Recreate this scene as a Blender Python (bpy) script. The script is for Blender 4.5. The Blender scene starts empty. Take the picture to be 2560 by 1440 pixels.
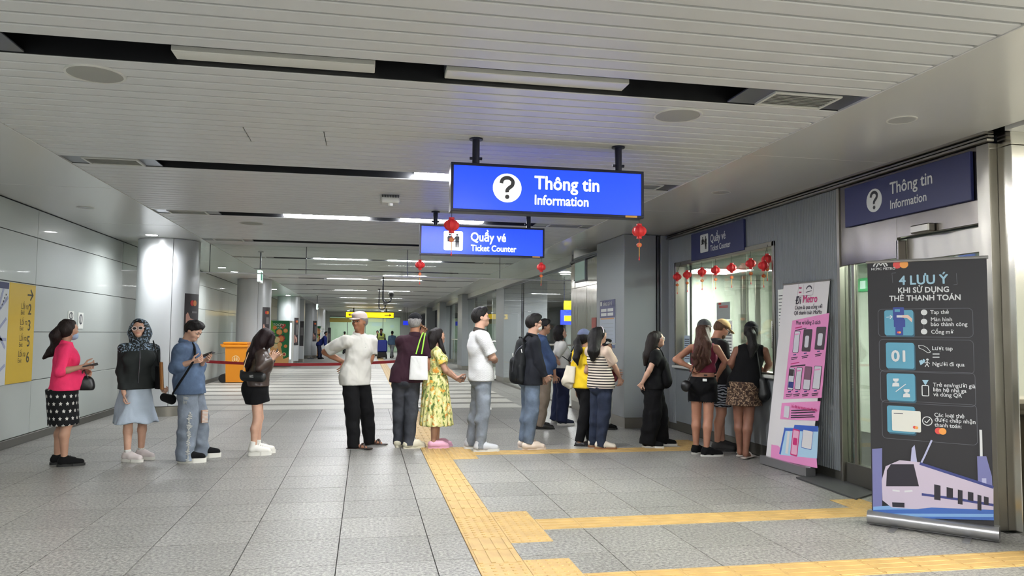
import bpy, bmesh, math, random
import numpy as np
from mathutils import Vector, Matrix
random.seed(7)
SC = bpy.context.scene
COL = SC.collection
# ------------------------------------------------------------------ camera
F_PX, YAW, PITCH, ROLL, CAM_H = 1907.06, 0.1893514, 0.0605240, 0.0089176, 1.41667
_f = Vector((math.sin(YAW)*math.cos(PITCH), math.cos(YAW)*math.cos(PITCH), math.sin(PITCH)))
_r0 = Vector((math.cos(YAW), -math.sin(YAW), 0)); _u0 = _r0.cross(_f)
CR = math.cos(ROLL)*_r0 + math.sin(ROLL)*_u0
CU = -math.sin(ROLL)*_r0 + math.cos(ROLL)*_u0
CF = _f
cam_data = bpy.data.cameras.new('camera'); cam_data.sensor_width = 36.0
cam_data.lens = F_PX/2560*36.0; cam_data.clip_start = 0.05; cam_data.clip_end = 300
cam = bpy.data.objects.new('camera', cam_data); COL.objects.link(cam)
cam.matrix_world = Matrix(((CR.x, CU.x, -CF.x, 0), (CR.y, CU.y, -CF.y, 0), (CR.z, CU.z, -CF.z, CAM_H), (0, 0, 0, 1)))
SC.camera = cam
def pray(px, py): return CR*((px-1280)/F_PX) + CU*((720-py)/F_PX) + CF
def at(px, py, Y):
    d = pray(px, py); return Vector((0, 0, CAM_H)) + d*(Y/d.y)
def atx(px, py, X):
    d = pray(px, py); return Vector((0, 0, CAM_H)) + d*(X/d.x)
def atz(px, py, Z=0.0):
    d = pray(px, py); return Vector((0, 0, CAM_H)) + d*((Z-CAM_H)/d.z)
# ------------------------------------------------------------------ world, exposure
w = bpy.data.worlds.new('world'); SC.world = w; w.use_nodes = True
w.node_tree.nodes['Background'].inputs[0].default_value = (0.9, 0.95, 1, 1)
w.node_tree.nodes['Background'].inputs[1].default_value = 0.02
SC.view_settings.view_transform = 'Standard'; SC.view_settings.look = 'None'
SC.view_settings.gamma = 1.0; SC.view_settings.use_curve_mapping = False
SC.view_settings.exposure = 0.0
SC.cycles.use_denoising = True
SC.cycles.max_bounces = 7; SC.cycles.diffuse_bounces = 4; SC.cycles.glossy_bounces = 3
SC.cycles.transparent_max_bounces = 12; SC.cycles.transmission_bounces = 4
SC.cycles.caustics_reflective = False; SC.cycles.caustics_refractive = False
SC.cycles.sample_clamp_indirect = 4.0
LAMP_N = 240.0       # the ones over and behind the camera
LAMP_E = 100.0        # radiance of the lit linear ceiling lights
SPOT_W = 200.0       # downlights beside the columns
SIGN_E = 1.0
BOOTH_E = 140.0
# ------------------------------------------------------------------ materials
def lin(c):
    def g(v):
        v = v/255.0
        return v/12.92 if v <= 0.04045 else ((v+0.055)/1.055)**2.4
    return (g(c[0]), g(c[1]), g(c[2]), 1)
MATS = {}
class NT:
    """small helper round a material's node tree"""
    def __init__(s, m): s.t = m.node_tree; s.n = s.t.nodes; s.l = s.t.links
    def add(s, typ, **kw):
        n = s.n.new(typ)
        for k, v in kw.items():
            if k == 'ins':
                for a, b in v.items():
                    if isinstance(b, bpy.types.NodeSocket): s.l.new(b, n.inputs[a])
                    else: n.inputs[a].default_value = b
            else: setattr(n, k, v)
        return n
    def math(s, op, a, b=None, c=None, clamp=False):
        n = s.n.new('ShaderNodeMath'); n.operation = op; n.use_clamp = clamp
        for i, v in enumerate((a, b, c)):
            if v is None: continue
            if isinstance(v, bpy.types.NodeSocket): s.l.new(v, n.inputs[i])
            else: n.inputs[i].default_value = v
        return n.outputs[0]
    def mix(s, fac, a, b):
        n = s.n.new('ShaderNodeMix'); n.data_type = 'RGBA'
        for i, v in ((0, fac), (6, a), (7, b)):
            if isinstance(v, bpy.types.NodeSocket): s.l.new(v, n.inputs[i])
            else: n.inputs[i].default_value = v
        return n.outputs[2]
    def obj(s): return s.add('ShaderNodeTexCoord').outputs['Object']
    def noise(s, vec, scale, detail=2, rough=.5, out='Fac'):
        n = s.add('ShaderNodeTexNoise', ins={'Vector': vec, 'Scale': scale, 'Detail': detail, 'Roughness': rough})
        return n.outputs[0 if out == 'Fac' else 1]
    def vscale(s, vec, sc):
        n = s.add('ShaderNodeVectorMath', operation='MULTIPLY'); s.l.new(vec, n.inputs[0]); n.inputs[1].default_value = sc
        return n.outputs[0]
    def sep(s, vec):
        n = s.add('ShaderNodeSeparateXYZ'); s.l.new(vec, n.inputs[0]); return n.outputs
    def ramp(s, fac, stops, interp='LINEAR'):
        n = s.add('ShaderNodeValToRGB'); s.l.new(fac, n.inputs[0]); r = n.color_ramp; r.interpolation = interp
        while len(r.elements) < len(stops): r.elements.new(0.5)
        for e, (p, c) in zip(r.elements, stops): e.position = p; e.color = c
        return n.outputs[0]
    def bsdf(s): return s.n['Principled BSDF']
    def col(s, sock): s.l.new(sock, s.bsdf().inputs['Base Color'])
    def bump(s, h, strength, dist=0.01):
        b = s.add('ShaderNodeBump', ins={'Strength': strength, 'Distance': dist, 'Height': h})
        s.l.new(b.outputs[0], s.bsdf().inputs['Normal'])
def mat(name, c, rough=.5, metal=0.0, spec=.5, emit=0, ecol=None, coat=0, sheen=0, var=0, vscale=8, bump=0, bscale=200, alpha=None):
    if name in MATS: return MATS[name]
    m = bpy.data.materials.new(name); m.use_nodes = True; MATS[name] = m
    t = NT(m); b = t.bsdf(); L = lin(c) if max(c) > 1.0 else (*c[:3], 1)
    b.inputs['Base Color'].default_value = L; b.inputs['Roughness'].default_value = rough
    b.inputs['Metallic'].default_value = metal; b.inputs['Specular IOR Level'].default_value = spec
    if coat: b.inputs['Coat Weight'].default_value = coat
    if sheen: b.inputs['Sheen Weight'].default_value = sheen
    if emit:
        b.inputs['Emission Color'].default_value = lin(ecol) if ecol else L
        b.inputs['Emission Strength'].default_value = emit
    if var:
        n = t.noise(t.obj(), vscale, 3)
        lo = tuple(x*(1-var) for x in L[:3])+(1,); hi = tuple(min(1, x*(1+var)) for x in L[:3])+(1,)
        t.col(t.ramp(n, [(.3, lo), (.7, hi)]))
    if bump: t.bump(t.noise(t.obj(), bscale, 2), bump, .004)
    return m
M_slat = mat('white slat metal', (219, 220, 220), .36)
M_soffit = mat('white panel metal', (224, 224, 221), .24, .12, coat=.2)
M_void = mat('dark plenum', (14, 15, 18), .8)
M_slot = mat('black slot metal', (9, 10, 14), .45)
M_slotplate = mat('grey slot plate', (92, 94, 102), .28, .6)
M_wall = mat('pale enamel panel', (182, 188, 184), .33, .1, coat=.15)
M_joint = mat('dark joint', (74, 78, 78), .7)
M_column = mat('column metal', (200, 203, 205), .33, .12)
M_base_steel = mat('brushed base steel', (150, 146, 138), .3, .9)
M_skirt = mat('dark skirting', (98, 96, 90), .35, .6)
M_flute = mat('grey fluted cladding', (122, 126, 129), .45, .15)
M_pier = mat('grey pier cladding', (150, 154, 157), .4, .25)
M_black = mat('black', (16, 16, 18), .45)
M_navy = mat('navy metal', (18, 20, 42), .35, .3)
M_white = mat('white plastic', (216, 216, 210), .4)
M_red = mat('red paper', (205, 36, 40), .55)
M_gold = mat('gold print', (214, 160, 70), .5)
def _steel():
    m = mat('steel sheet', (112, 107, 102), .26, 1.0); t = NT(m)
    v = t.vscale(t.obj(), (1.2, 1.2, .5)); t.bump(t.noise(v, 2.2, 1), .22, .05); return m
M_steel = _steel()
def _steel3():
    m = mat('mirror steel', (206, 202, 192), .16, 1.0); t = NT(m)
    v = t.vscale(t.obj(), (1.6, 1.6, .35)); t.bump(t.noise(v, 2.6, 1), .16, .05); return m
M_mirror = _steel3()
def _steel2():
    m = mat('satin steel', (150, 146, 138), .34, .95); t = NT(m)
    v = t.vscale(t.obj(), (2.0, 2.0, .9)); t.bump(t.noise(v, 3, 1), .25, .03); return m
M_satin = _steel2()
def _granite(name, a, b, c, rough=.3):
    m = mat(name, a, rough); t = NT(m); tc = t.add('ShaderNodeNewGeometry').outputs['Position']
    n1 = t.noise(tc, 46, 4, .75); n2 = t.noise(tc, 1.1, 3); n3 = t.noise(tc, 330, 1)
    base = t.ramp(n1, [(.34, lin(b)), (.5, lin(a)), (.66, lin(c))])
    rnd = t.add('ShaderNodeObjectInfo').outputs['Random']
    v = t.math('MULTIPLY_ADD', rnd, .16, .92); v2 = t.math('MULTIPLY_ADD', n2, .24, .88)
    h = t.add('ShaderNodeHueSaturation', ins={'Color': base, 'Value': t.math('MULTIPLY', v, v2)})
    t.col(h.outputs[0])
    return m
M_granite = _granite('grey granite', (134, 132, 127), (80, 79, 77), (173, 171, 164), .4)
M_granite2 = _granite('light granite', (176, 174, 166), (156, 154, 147), (192, 190, 182), .5)
M_granite3 = _granite('mid granite', (112, 110, 104), (90, 88, 84), (130, 128, 121), .4)
M_grout = mat('grout', (46, 45, 42), .9)
M_tact = mat('yellow tactile tile', (182, 150, 92), .55, var=.12, vscale=6)
def _glass(name, tint, refl=.10, k=.8):
    m = bpy.data.materials.new(name); m.use_nodes = True; MATS[name] = m; t = NT(m)
    t.n.remove(t.bsdf()); out = t.n['Material Output']
    tr = t.add('ShaderNodeBsdfTransparent', ins={'Color': (*tint, 1)}); gl = t.add('ShaderNodeBsdfGlossy', ins={'Roughness': .02})
    fr = t.add('ShaderNodeFresnel', ins={'IOR': 1.5}); f = t.math('MULTIPLY_ADD', fr.outputs[0], k, refl*.2, clamp=True)
    mx = t.add('ShaderNodeMixShader', ins={0: f, 1: tr.outputs[0], 2: gl.outputs[0]}); t.l.new(mx.outputs[0], out.inputs[0]); return m
M_glass = _glass('clear pane', (.93, .96, .94)); M_glassg = _glass('greenish pane', (.90, .94, .91)); M_glassq = _glass('low glare pane', (.95, .97, .96), .02, .22)
# ------------------------------------------------------------------ mesh helpers
BASE = {}
class MB:
    def __init__(s): s.v = []; s.f = []; s.mi = []
    def add(s, vs, fs, mi=0):
        o = len(s.v); s.v += [tuple(v) for v in vs]; s.f += [tuple(i+o for i in f) for f in fs]; s.mi += [mi]*len(fs); return s
    def box(s, x0, x1, y0, y1, z0, z1, c=0.0, mi=0):
        if c <= 0:
            vs = [(x, y, z) for z in (z0, z1) for y in (y0, y1) for x in (x0, x1)]
            return s.add(vs, [(0, 2, 3, 1), (4, 5, 7, 6), (0, 1, 5, 4), (2, 6, 7, 3), (0, 4, 6, 2), (1, 3, 7, 5)], mi)
        bm = bmesh.new(); bmesh.ops.create_cube(bm, size=1)
        for v in bm.verts: v.co = Vector((x0+(v.co.x+.5)*(x1-x0), y0+(v.co.y+.5)*(y1-y0), z0+(v.co.z+.5)*(z1-z0)))
        bmesh.ops.bevel(bm, geom=bm.edges[:], offset=c, segments=1, affect='EDGES', clamp_overlap=True)
        bm.verts.index_update(); s.add([v.co for v in bm.verts], [[v.index for v in f.verts] for f in bm.faces], mi); bm.free(); return s
    def obox(s, c, ax, ay, az, hx, hy, hz, mi=0):
        """oriented box: centre, unit axes, half sizes"""
        vs = [c+ax*(i*hx)+ay*(j*hy)+az*(k*hz) for k in (-1, 1) for j in (-1, 1) for i in (-1, 1)]
        return s.add(vs, [(0, 2, 3, 1), (4, 5, 7, 6), (0, 1, 5, 4), (2, 6, 7, 3), (0, 4, 6, 2), (1, 3, 7, 5)], mi)
    def tube(s, path, r, n=8, mi=0, caps=True):
        path = [Vector(p) for p in path]; rs = r if isinstance(r, (list, tuple)) else [r]*len(path); rings = []; up = None
        for i, p in enumerate(path):
            d = (path[min(i+1, len(path)-1)]-path[max(i-1, 0)]).normalized()
            if up is None or abs(up.dot(d)) > .98: up = Vector((0, 0, 1)) if abs(d.z) < .9 else Vector((1, 0, 0))
            a = d.cross(up).normalized(); b = a.cross(d).normalized(); up = b
            rings.append([p+(a*math.cos(t)+b*math.sin(t))*rs[i] for t in [2*math.pi*k/n for k in range(n)]])
        vs = [v for g in rings for v in g]; fs = []
        for i in range(len(path)-1):
            for k in range(n): fs.append((i*n+k, i*n+(k+1) % n, (i+1)*n+(k+1) % n, (i+1)*n+k))
        if caps: fs += [tuple(range(n-1, -1, -1)), tuple(range((len(path)-1)*n, len(path)*n))]
        return s.add(vs, fs, mi)
    def lathe(s, prof, c=(0, 0, 0), n=24, mi=0, lobes=0, amp=0.0, caps=True):
        c = Vector(c); vs = []; fs = []
        for r, z in prof:
            for k in range(n):
                a = 2*math.pi*k/n; rr = r*(1-amp*abs(math.sin(lobes*a/2))) if lobes else r
                vs.append(c+Vector((rr*math.cos(a), rr*math.sin(a), z)))
        for i in range(len(prof)-1):
            for k in range(n): fs.append((i*n+k, i*n+(k+1) % n, (i+1)*n+(k+1) % n, (i+1)*n+k))
        if caps: fs += [tuple(range(n-1, -1, -1)), tuple(range((len(prof)-1)*n, len(prof)*n))]
        else: fs += [((len(prof)-1)*n+k, (len(prof)-1)*n+(k+1) % n, (k+1) % n, k) for k in range(n)]
        return s.add(vs, fs, mi)
    def prism(s, pts, org, ux, uy, depth, mi=0):
        """polygon pts (2-D) on the plane org+ux*a+uy*b, extruded by depth along ux x uy"""
        org = Vector(org); ux = Vector(ux); uy = Vector(uy); nz = ux.cross(uy).normalized()
        n = len(pts); vs = [org+ux*a+uy*b for a, b in pts]+[org+ux*a+uy*b+nz*depth for a, b in pts]
        fs = [tuple(range(n-1, -1, -1)), tuple(range(n, 2*n))]+[(i, (i+1) % n, n+(i+1) % n, n+i) for i in range(n)]
        return s.add(vs, fs, mi)
    def build(s, name, mats, parent=None, smooth=False, base=None):
        me = bpy.data.meshes.new(name)
        b = Vector(BASE.get(parent.name, (0, 0, 0))) if parent else Vector(base or (0, 0, 0))
        me.from_pydata([(v[0]-b.x, v[1]-b.y, v[2]-b.z) for v in s.v], [], s.f)
        mats = mats if isinstance(mats, (list, tuple)) else [mats]
        for m in mats: me.materials.append(m)
        if len(mats) > 1: me.polygons.foreach_set('material_index', s.mi)
        if smooth: me.polygons.foreach_set('use_smooth', [True]*len(me.polygons)); me.set_sharp_from_angle(angle=math.radians(38))
        me.update(); o = bpy.data.objects.new(name, me); COL.objects.link(o)
        if parent: o.parent = parent; BASE[o.name] = b
        else: o.location = b; BASE[o.name] = b
        return o
def tag(o, label=None, cat=None, group=None, kind=None):
    if label: o['label'] = label
    if cat: o['category'] = cat
    if group: o['group'] = group
    if kind: o['kind'] = kind
    return o
def empty(name, loc, label=None, cat=None, group=None, kind=None):
    o = bpy.data.objects.new(name, None); COL.objects.link(o); o.location = loc; o.empty_display_size = .1
    BASE[o.name] = Vector(loc); return tag(o, label, cat, group, kind)
def struct(o): o['kind'] = 'structure'; return o
def inst(src, loc, parent=None, name=None):
    c = src.copy(); COL.objects.link(c); c.location = loc
    if parent: c.parent = parent
    return c
def copy_thing(root, loc, label, group=None, rotz=0):
    r = root.copy(); COL.objects.link(r); r.location = loc; r.rotation_euler = (0, 0, rotz); r['label'] = label
    if group: r['group'] = group
    for ch in list(root.children):
        c = ch.copy(); COL.objects.link(c); c.parent = r
        for g in list(ch.children):
            d = g.copy(); COL.objects.link(d); d.parent = c
    return r
def text(body, size, org, ux, uy, m, parent, name='lettering', align='LEFT', xs=1.0, bold=0.0, ext=.002, label=None, skew=0):
    c = bpy.data.curves.new('txt', 'FONT'); c.body = body; c.size = size; c.align_x = align; c.resolution_u = 3
    c.extrude = 0; c.shear = skew
    o = bpy.data.objects.new('txt', c); me = bpy.data.meshes.new_from_object(o)
    bpy.data.objects.remove(o)
    ux = Vector(ux).normalized(); uy = Vector(uy).normalized(); nz = ux.cross(uy); org = Vector(org)
    b = BASE.get(parent.name, Vector()) if parent else Vector()
    n = len(me.vertices); co = np.empty(n*3); me.vertices.foreach_get('co', co); co = co.reshape(-1, 3)
    U = np.array(ux)*xs; W = np.array(uy)
    if bold > 0:
        bm = bmesh.new(); e = bold*size*.9
        for k_, (dx, dy) in enumerate(((e, 0), (-e, 0), (0, e), (0, -e), (e*.7, e*.7), (-e*.7, -e*.7), (e*.7, -e*.7), (-e*.7, e*.7))):
            n0 = len(bm.verts); bm.from_mesh(me); bm.verts.ensure_lookup_table()
            for v in bm.verts[n0:]: v.co.x += dx; v.co.y += dy; v.co.z += k_*1e-4
        bm.to_mesh(me); bm.free(); n = len(me.vertices); co = np.empty(n*3); me.vertices.foreach_get('co', co); co = co.reshape(-1, 3)
    P = np.array(org)[None]+co[:, :1]*U+co[:, 1:2]*W+np.array(nz)[None]*(ext+co[:, 2:3])-np.array(b)[None]
    me.vertices.foreach_set('co', P.ravel()); me.materials.clear(); me.materials.append(m); me.name = name; me.update()
    ob = bpy.data.objects.new(name, me); COL.objects.link(ob)
    if parent: ob.parent = parent
    if label: ob['label'] = label
    return ob
ORD = ['nearest', 'second', 'third', 'fourth', 'fifth', 'sixth', 'seventh', 'eighth', 'ninth', 'tenth', 'eleventh', 'twelfth', 'thirteenth', 'fourteenth', 'fifteenth', 'sixteenth', 'seventeenth', 'eighteenth']
# ================================================================== THE HALL
WL, WR, SL, SR, ZC = -4.2, 4.62, -2.74, 3.2, 2.98
YN, YF = -6.0, 58.0
floor = struct(MB().box(-4.4, 14, YN, YF+6, -.2, -.012).build('floor', M_grout))
# floor tiles: 0.6 m stone squares, joints where the photograph has them
xe = [WL, -3.745, -3.145, -2.545, -1.945, -1.345, -.745, -.145, .455, .70, 1.0, 1.6, 2.2, 2.8, 3.4, 4.0, 4.62]
def tile_mb(x0, x1, y0, y1): return MB().box(x0+.0025, x1-.0025, y0+.0025, y1-.0025, -.02, 0)
tmesh = {}
for r in range(18):
    y0 = 3.67+.6*r
    for i in range(len(xe)-1):
        if i == 9: continue
        wdt = round(xe[i+1]-xe[i], 3)
        if wdt not in tmesh:
            tmesh[wdt] = MB().box(.0032, wdt-.0032, .0032, .5968, -.02, 0).build('tile', M_granite, floor)
            tmesh[wdt].location = (xe[i], y0, 0)
        else: inst(tmesh[wdt], (xe[i], y0, 0), floor)
far = MB()
for r in list(range(-16, 0))+list(range(18, 100)):
    y0 = 3.67+.6*r
    if y0 > YF+5: break
    for i in range(len(xe)-1): far.box(xe[i]+.0025, xe[i+1]-.0025, y0+.0025, y0+.5975, -.02, -.0005)
for r in range(-16, 100):
    for i in range(8):
        y0 = 3.67+.6*r
        if 5.0 < y0+.3 < 11.3: continue
        far.box(4.62+1.2*i+.0025, 4.62+1.2*(i+1)-.0025, y0+.0025, y0+.5975, -.02, -.0005)
tag(far.build('tile_field', M_granite, floor), kind='stuff')
# pale stone bands across the walkway
for k in range(14):
    y0 = 14.62+1.18*k
    for a, b in ((-4.18, -2.545), (-2.545, -.145), (-.145, .70), (1.0, 3.05+.03*k)):
        MB().box(a+.003, b-.003, y0, y0+.86, -.015, .0015).build('pale_band', M_granite2, floor)
        MB().box(a+.003, b-.003, y0+.865, y0+1.175, -.015, .001).build('grey_band', M_granite3, floor)
# tactile paving
bar = MB().box(-.149, .149, -.149, .149, -.01, .003, c=.0015)
for i in range(4): bar.box(-.12+.08*i-.014, -.12+.08*i+.014, -.135, .135, .002, .007, c=.002)
tb = bar.build('tactile_bar_tile', M_tact, floor); tb.location = (.85, 4.28-.3, 0)
dot = MB().box(-.149, .149, -.149, .149, -.01, .003, c=.0015)
for i in range(5):
    for j in range(5):
        dot.lathe([(.017, .002), (.012, .007)], (-.12+.06*i, -.12+.06*j, 0), 6)
td = dot.build('tactile_dot_tile', M_tact, floor); td.location = (1.15, 5.33, 0)
for k in range(-3, 90):
    y = 4.28+.3*k
    if k == -1: continue
    d = 5.18 < y < 6.08 or 8.68 < y < 9.65 or (3.8 < y < 4.75)
    if k < 36: inst(td if d else tb, (.85, y, 0), floor)
for y in (5.63, 5.93, 4.63, 4.33, 4.03, 8.83, 9.13, 9.43): inst(td, (1.15, y, 0), floor)
def branch(y, xs):
    for x in xs:
        o = inst(tb, (x, y, 0), floor); o.rotation_euler = (0, 0, math.pi/2)
branch(5.65, [1.45+.3*i for i in range(9)]); branch(4.31, [1.45+.3*i for i in range(11)]); branch(9.1, [1.45+.3*i for i in range(9)])
for x, y in ((4.15, 5.65), (4.15, 5.95), (4.15, 9.1), (4.15, 9.4)): inst(td, (x, y, 0), floor)
for x, y in ((3.9, 9.7), (4.2, 9.7)): inst(td, (x, y, 0), floor)
tf = MB()
for k in range(36, 170):
    y = 4.28+.3*k
    tf.box(.701, .999, y-.149, y+.149, -.01, .003)
    for i in range(4): tf.box(.85-.12+.08*i-.014, .85-.12+.08*i+.014, y-.135, y+.135, .002, .007)
tag(tf.build('tactile_strip', M_tact, floor), kind='stuff')
# ------------------------------------------------------------------ ceiling
ceiling = struct(MB().box(-4.4, 14, YN, YF+6, 3.32, 3.5).build('ceiling', M_void))
MB().box(SL, SR, YN, YF, 3.17, 3.19).build('plenum_lining', M_void, ceiling)
PITCH_S, MOD, S0 = .151, 3.03, 4.38
def slat_mb(x0, x1):
    h = .0628; prof = [(-h, .05), (-h, .005), (-h+.005, 0), (h-.005, 0), (h, .005), (h, .05), (h-.004, .05), (h-.004, .009), (-h+.004, .009), (-h+.004, .05)]
    n = len(prof); m = MB(); vs = [(x, a, ZC+b) for x in (x0, x1) for a, b in prof]
    m.add(vs, [(i, (i+1) % n, n+(i+1) % n, n+i) for i in range(n)]); return m
base_slat = None; farslat = MB(); n_sl = 0
for k in range(-3, 18):
    for i in range(18):
        y = S0+MOD*k+.31+PITCH_S*(i+.5)
        if y < 1.2 or y > 30:
            if YN < y < YF: farslat.add([(v[0], v[1]+y, v[2]) for v in slat_mb(SL, SR).v], slat_mb(SL, SR).f)
            continue
        if k == 0 and i in (9, 10, 11):      # access flap: the slats are cut
            for a, b in ((SL, -.955), (-.948, -.352), (-.345, SR)):
                o = slat_mb(a, b).build('ceiling_slat', M_slat, ceiling); o.location = (0, y, 0)
            continue
        if base_slat is None:
            base_slat = slat_mb(SL, SR).build('ceiling_slat', M_slat, ceiling); base_slat.location = (0, y, 0)
        else: inst(base_slat, (0, y, 0), ceiling)
tag(farslat.build('slat_field', M_slat, ceiling), kind='stuff')
MB_s = MB()
for k in range(-3, 18):
    y0 = S0+MOD*k; y1 = y0+.31
    b = MB(); b.box(SL, SR, y0-.012, y0-.002, ZC+.005, 3.18).box(SL, SR, y1+.002, y1+.012, ZC+.005, 3.18).box(SL, SR, y0, y1, 3.16, 3.175)
    b.build('slot_trough', M_slot, ceiling)
    for a, c in ((SL, -1.93), (2.36, SR)): MB().box(a, c, y0+.004, y1-.004, ZC+.008, ZC+.02, c=.002).build('slot_plate', M_slotplate, ceiling)
# grilles in the slot ends
def grille(x0, x1, y0, y1, label):
    t = empty('vent_grille', ((x0+x1)/2, (y0+y1)/2, ZC), label, 'vent', 'air grilles in the ceiling slots')
    f = MB(); z0, z1 = ZC-.006, ZC+.008
    f.box(x0, x1, y0, y0+.02, z0, z1, c=.002).box(x0, x1, y1-.02, y1, z0, z1, c=.002).box(x0, x0+.02, y0+.02, y1-.02, z0, z1).box(x1-.02, x1, y0+.02, y1-.02, z0, z1)
    f.build('frame', M_white, t); MB().box(x0+.02, x1-.02, y0+.02, y1-.02, z1-.004, z1-.001).build('backing', mat('grille backing', (128, 128, 126), .6), t)
    n = 8
    for i in range(n):
        y = y0+.02+(y1-y0-.04)*(i+.5)/n
        MB().add([(x0+.02, y-.007, z0+.002), (x1-.02, y-.007, z0+.002), (x1-.02, y+.009, z1-.002), (x0+.02, y+.009, z1-.002), (x0+.02, y-.007, z0+.0035), (x1-.02, y-.007, z0+.0035), (x1-.02, y+.009, z1-.0005), (x0+.02, y+.009, z1-.0005)],
                 [(0, 3, 2, 1), (4, 5, 6, 7), (0, 1, 5, 4), (2, 3, 7, 6)]).build('blade', M_white, t)
for k in range(0, 5):
    y0 = S0+MOD*k+.02
    grille(-2.56, -2.08, y0, y0+.27, f'white air grille at the left end of the {ORD[k]} ceiling slot')
    grille(2.55, 3.03, y0, y0+.27, f'white air grille at the right end of the {ORD[k]} ceiling slot')
# linear lights
M_lit = mat('lit diffuser', (255, 255, 250), .4, emit=LAMP_E, ecol=(250, 252, 255)); M_litn = mat('lit diffuser near', (255, 255, 250), .4, emit=LAMP_N, ecol=(250, 252, 255))
M_off = mat('unlit diffuser', (236, 236, 230), .35)
for k in range(-3, 18):
    y0 = S0+MOD*k
    for j, (x0, x1) in enumerate(((-1.12, .03), (.45, 1.62))):
        lit = (k in (-3, -2, -1)) or (k >= 2 and k % 2 == 0) or (k == 1 and j == 1)
        if k in (1, 3, 5) and not lit: continue
        side = ('left', 'right')[j]
        where = f'the {ORD[k]} ceiling slot' if k >= 0 else ('just', 'further', 'furthest')[-k-1]+' behind the camera'
        zb = (2.987 if k < 2 else 2.994) if lit else 3.008
        t = empty('linear_light', ((x0+x1)/2, y0+.22, zb), (f'lit white linear light on the {side} {"in " if k >= 0 else ""}{where}' if lit else f'unlit grey linear light on the {side} in {where}'), 'ceiling light', 'linear lights in the ceiling slots')
        MB().box(x0, x1, y0+.15, y0+.30, zb+.035, zb+.10, c=.004).build('housing', M_slotplate, t)
        MB().box(x0+.004, x1-.004, y0+.153, y0+.297, zb, zb+.034, c=.004).build('diffuser', (M_litn if k < 2 else M_lit) if lit else M_off, t)
# soffits either side
for nm, x0, x1 in (('left', -4.2, SL), ('right', SR, 4.62)):
    y = YN
    while y < YF:
        MB().box(x0+.003, x1-.022, y+.003, y+2.997, ZC, ZC+.03, c=.003).build('soffit_panel', M_soffit, ceiling); y += 3.0
struct(MB().box(SL-.02, SL+.008, YN, YF, ZC-.008, ZC+.05, c=.003).build('trim_1', M_soffit))
struct(MB().box(SR-.008, SR+.02, YN, YF, ZC-.008, ZC+.05, c=.003).build('trim_2', M_soffit))
# ------------------------------------------------------------------ left wall
wall_left = struct(MB().box(-4.42, -4.225, YN, YF, 0, 3.3).build('wall_left', M_joint))
ze = [.10, .77, 1.39, 2.0, 2.61, 2.975]; ye = [10.84+3.55*k for k in range(-5, 15)]
for a, b in zip(ye, ye[1:]):
    for z0, z1 in zip(ze, ze[1:]):
        MB().box(-4.22, -4.2, a+.004, b-.004, z0+.004, z1-.004, c=.003).build('wall_panel', M_wall, wall_left)
struct(MB().box(-4.22, -4.17, YN, YF, 0, .10, c=.004).build('baseboard_left', M_skirt))
# back wall behind the camera, far walls
struct(MB().box(-4.4, 14, YN-.2, YN, 0, 3.3).build('wall_back', M_wall))
struct(MB().box(12.5, 12.7, YN, YF, 0, 3.3).build('wall_right', M_wall))
# ------------------------------------------------------------------ columns
def column(c, r, label):
    t = empty('round_column', (c[0], c[1], 0), label, 'column', 'round metal columns along the left wall')
    for i in range(4):                   # four curved metal sheets with open joints
        m = MB(); a0 = math.pi*.5*i+.35+.008; a1 = math.pi*.5*(i+1)+.35-.008; n = 14; vs = []; fs = []
        for z in (.17, 2.975):
            for rr in (r, r-.02):
                for k in range(n+1):
                    a = a0+(a1-a0)*k/n; vs.append((c[0]+rr*math.cos(a), c[1]+rr*math.sin(a), z))
        q = n+1
        for k in range(n): fs += [(k, k+1, 2*q+k+1, 2*q+k), (q+k+1, q+k, 3*q+k, 3*q+k+1), (k, q+k, q+k+1, k+1), (2*q+k, 2*q+k+1, 3*q+k+1, 3*q+k)]
        fs += [(0, 2*q, 3*q, q), (n, q+n, 3*q+n, 2*q+n)]
        m.add(vs, fs).build('cladding_sheet', M_column, t, smooth=True)
    MB().lathe([(r-.03, 0), (r-.03, 2.97)], (c[0], c[1], 0), 32).build('core', M_joint, t, smooth=True)
    MB().lathe([(r-.012, 0), (r-.012, .16), (r-.03, .17)], (c[0], c[1], 0), 40).build('base_ring', M_base_steel, t, smooth=True)
    return t
COLS = [(-3.37, 14.1, .5), (-3.27, 23.8, .49), (-3.33, 34.8, .475), (-3.0, 43.2, .42), (-3.05, 52.9, .4)]
cl = ['nearest round column, brightly lit from above, behind the woman in the hooded jacket', 'second round column, in shade, behind the orange wheeled bin', 'third round column, brightly lit, behind the green vending machine', 'fourth round column, grey, near the cleaner bending over', 'fifth round column, small and pale, near the far glass wall']
for c, l in zip(COLS, cl): column(c[:2], c[2], l)
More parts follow.
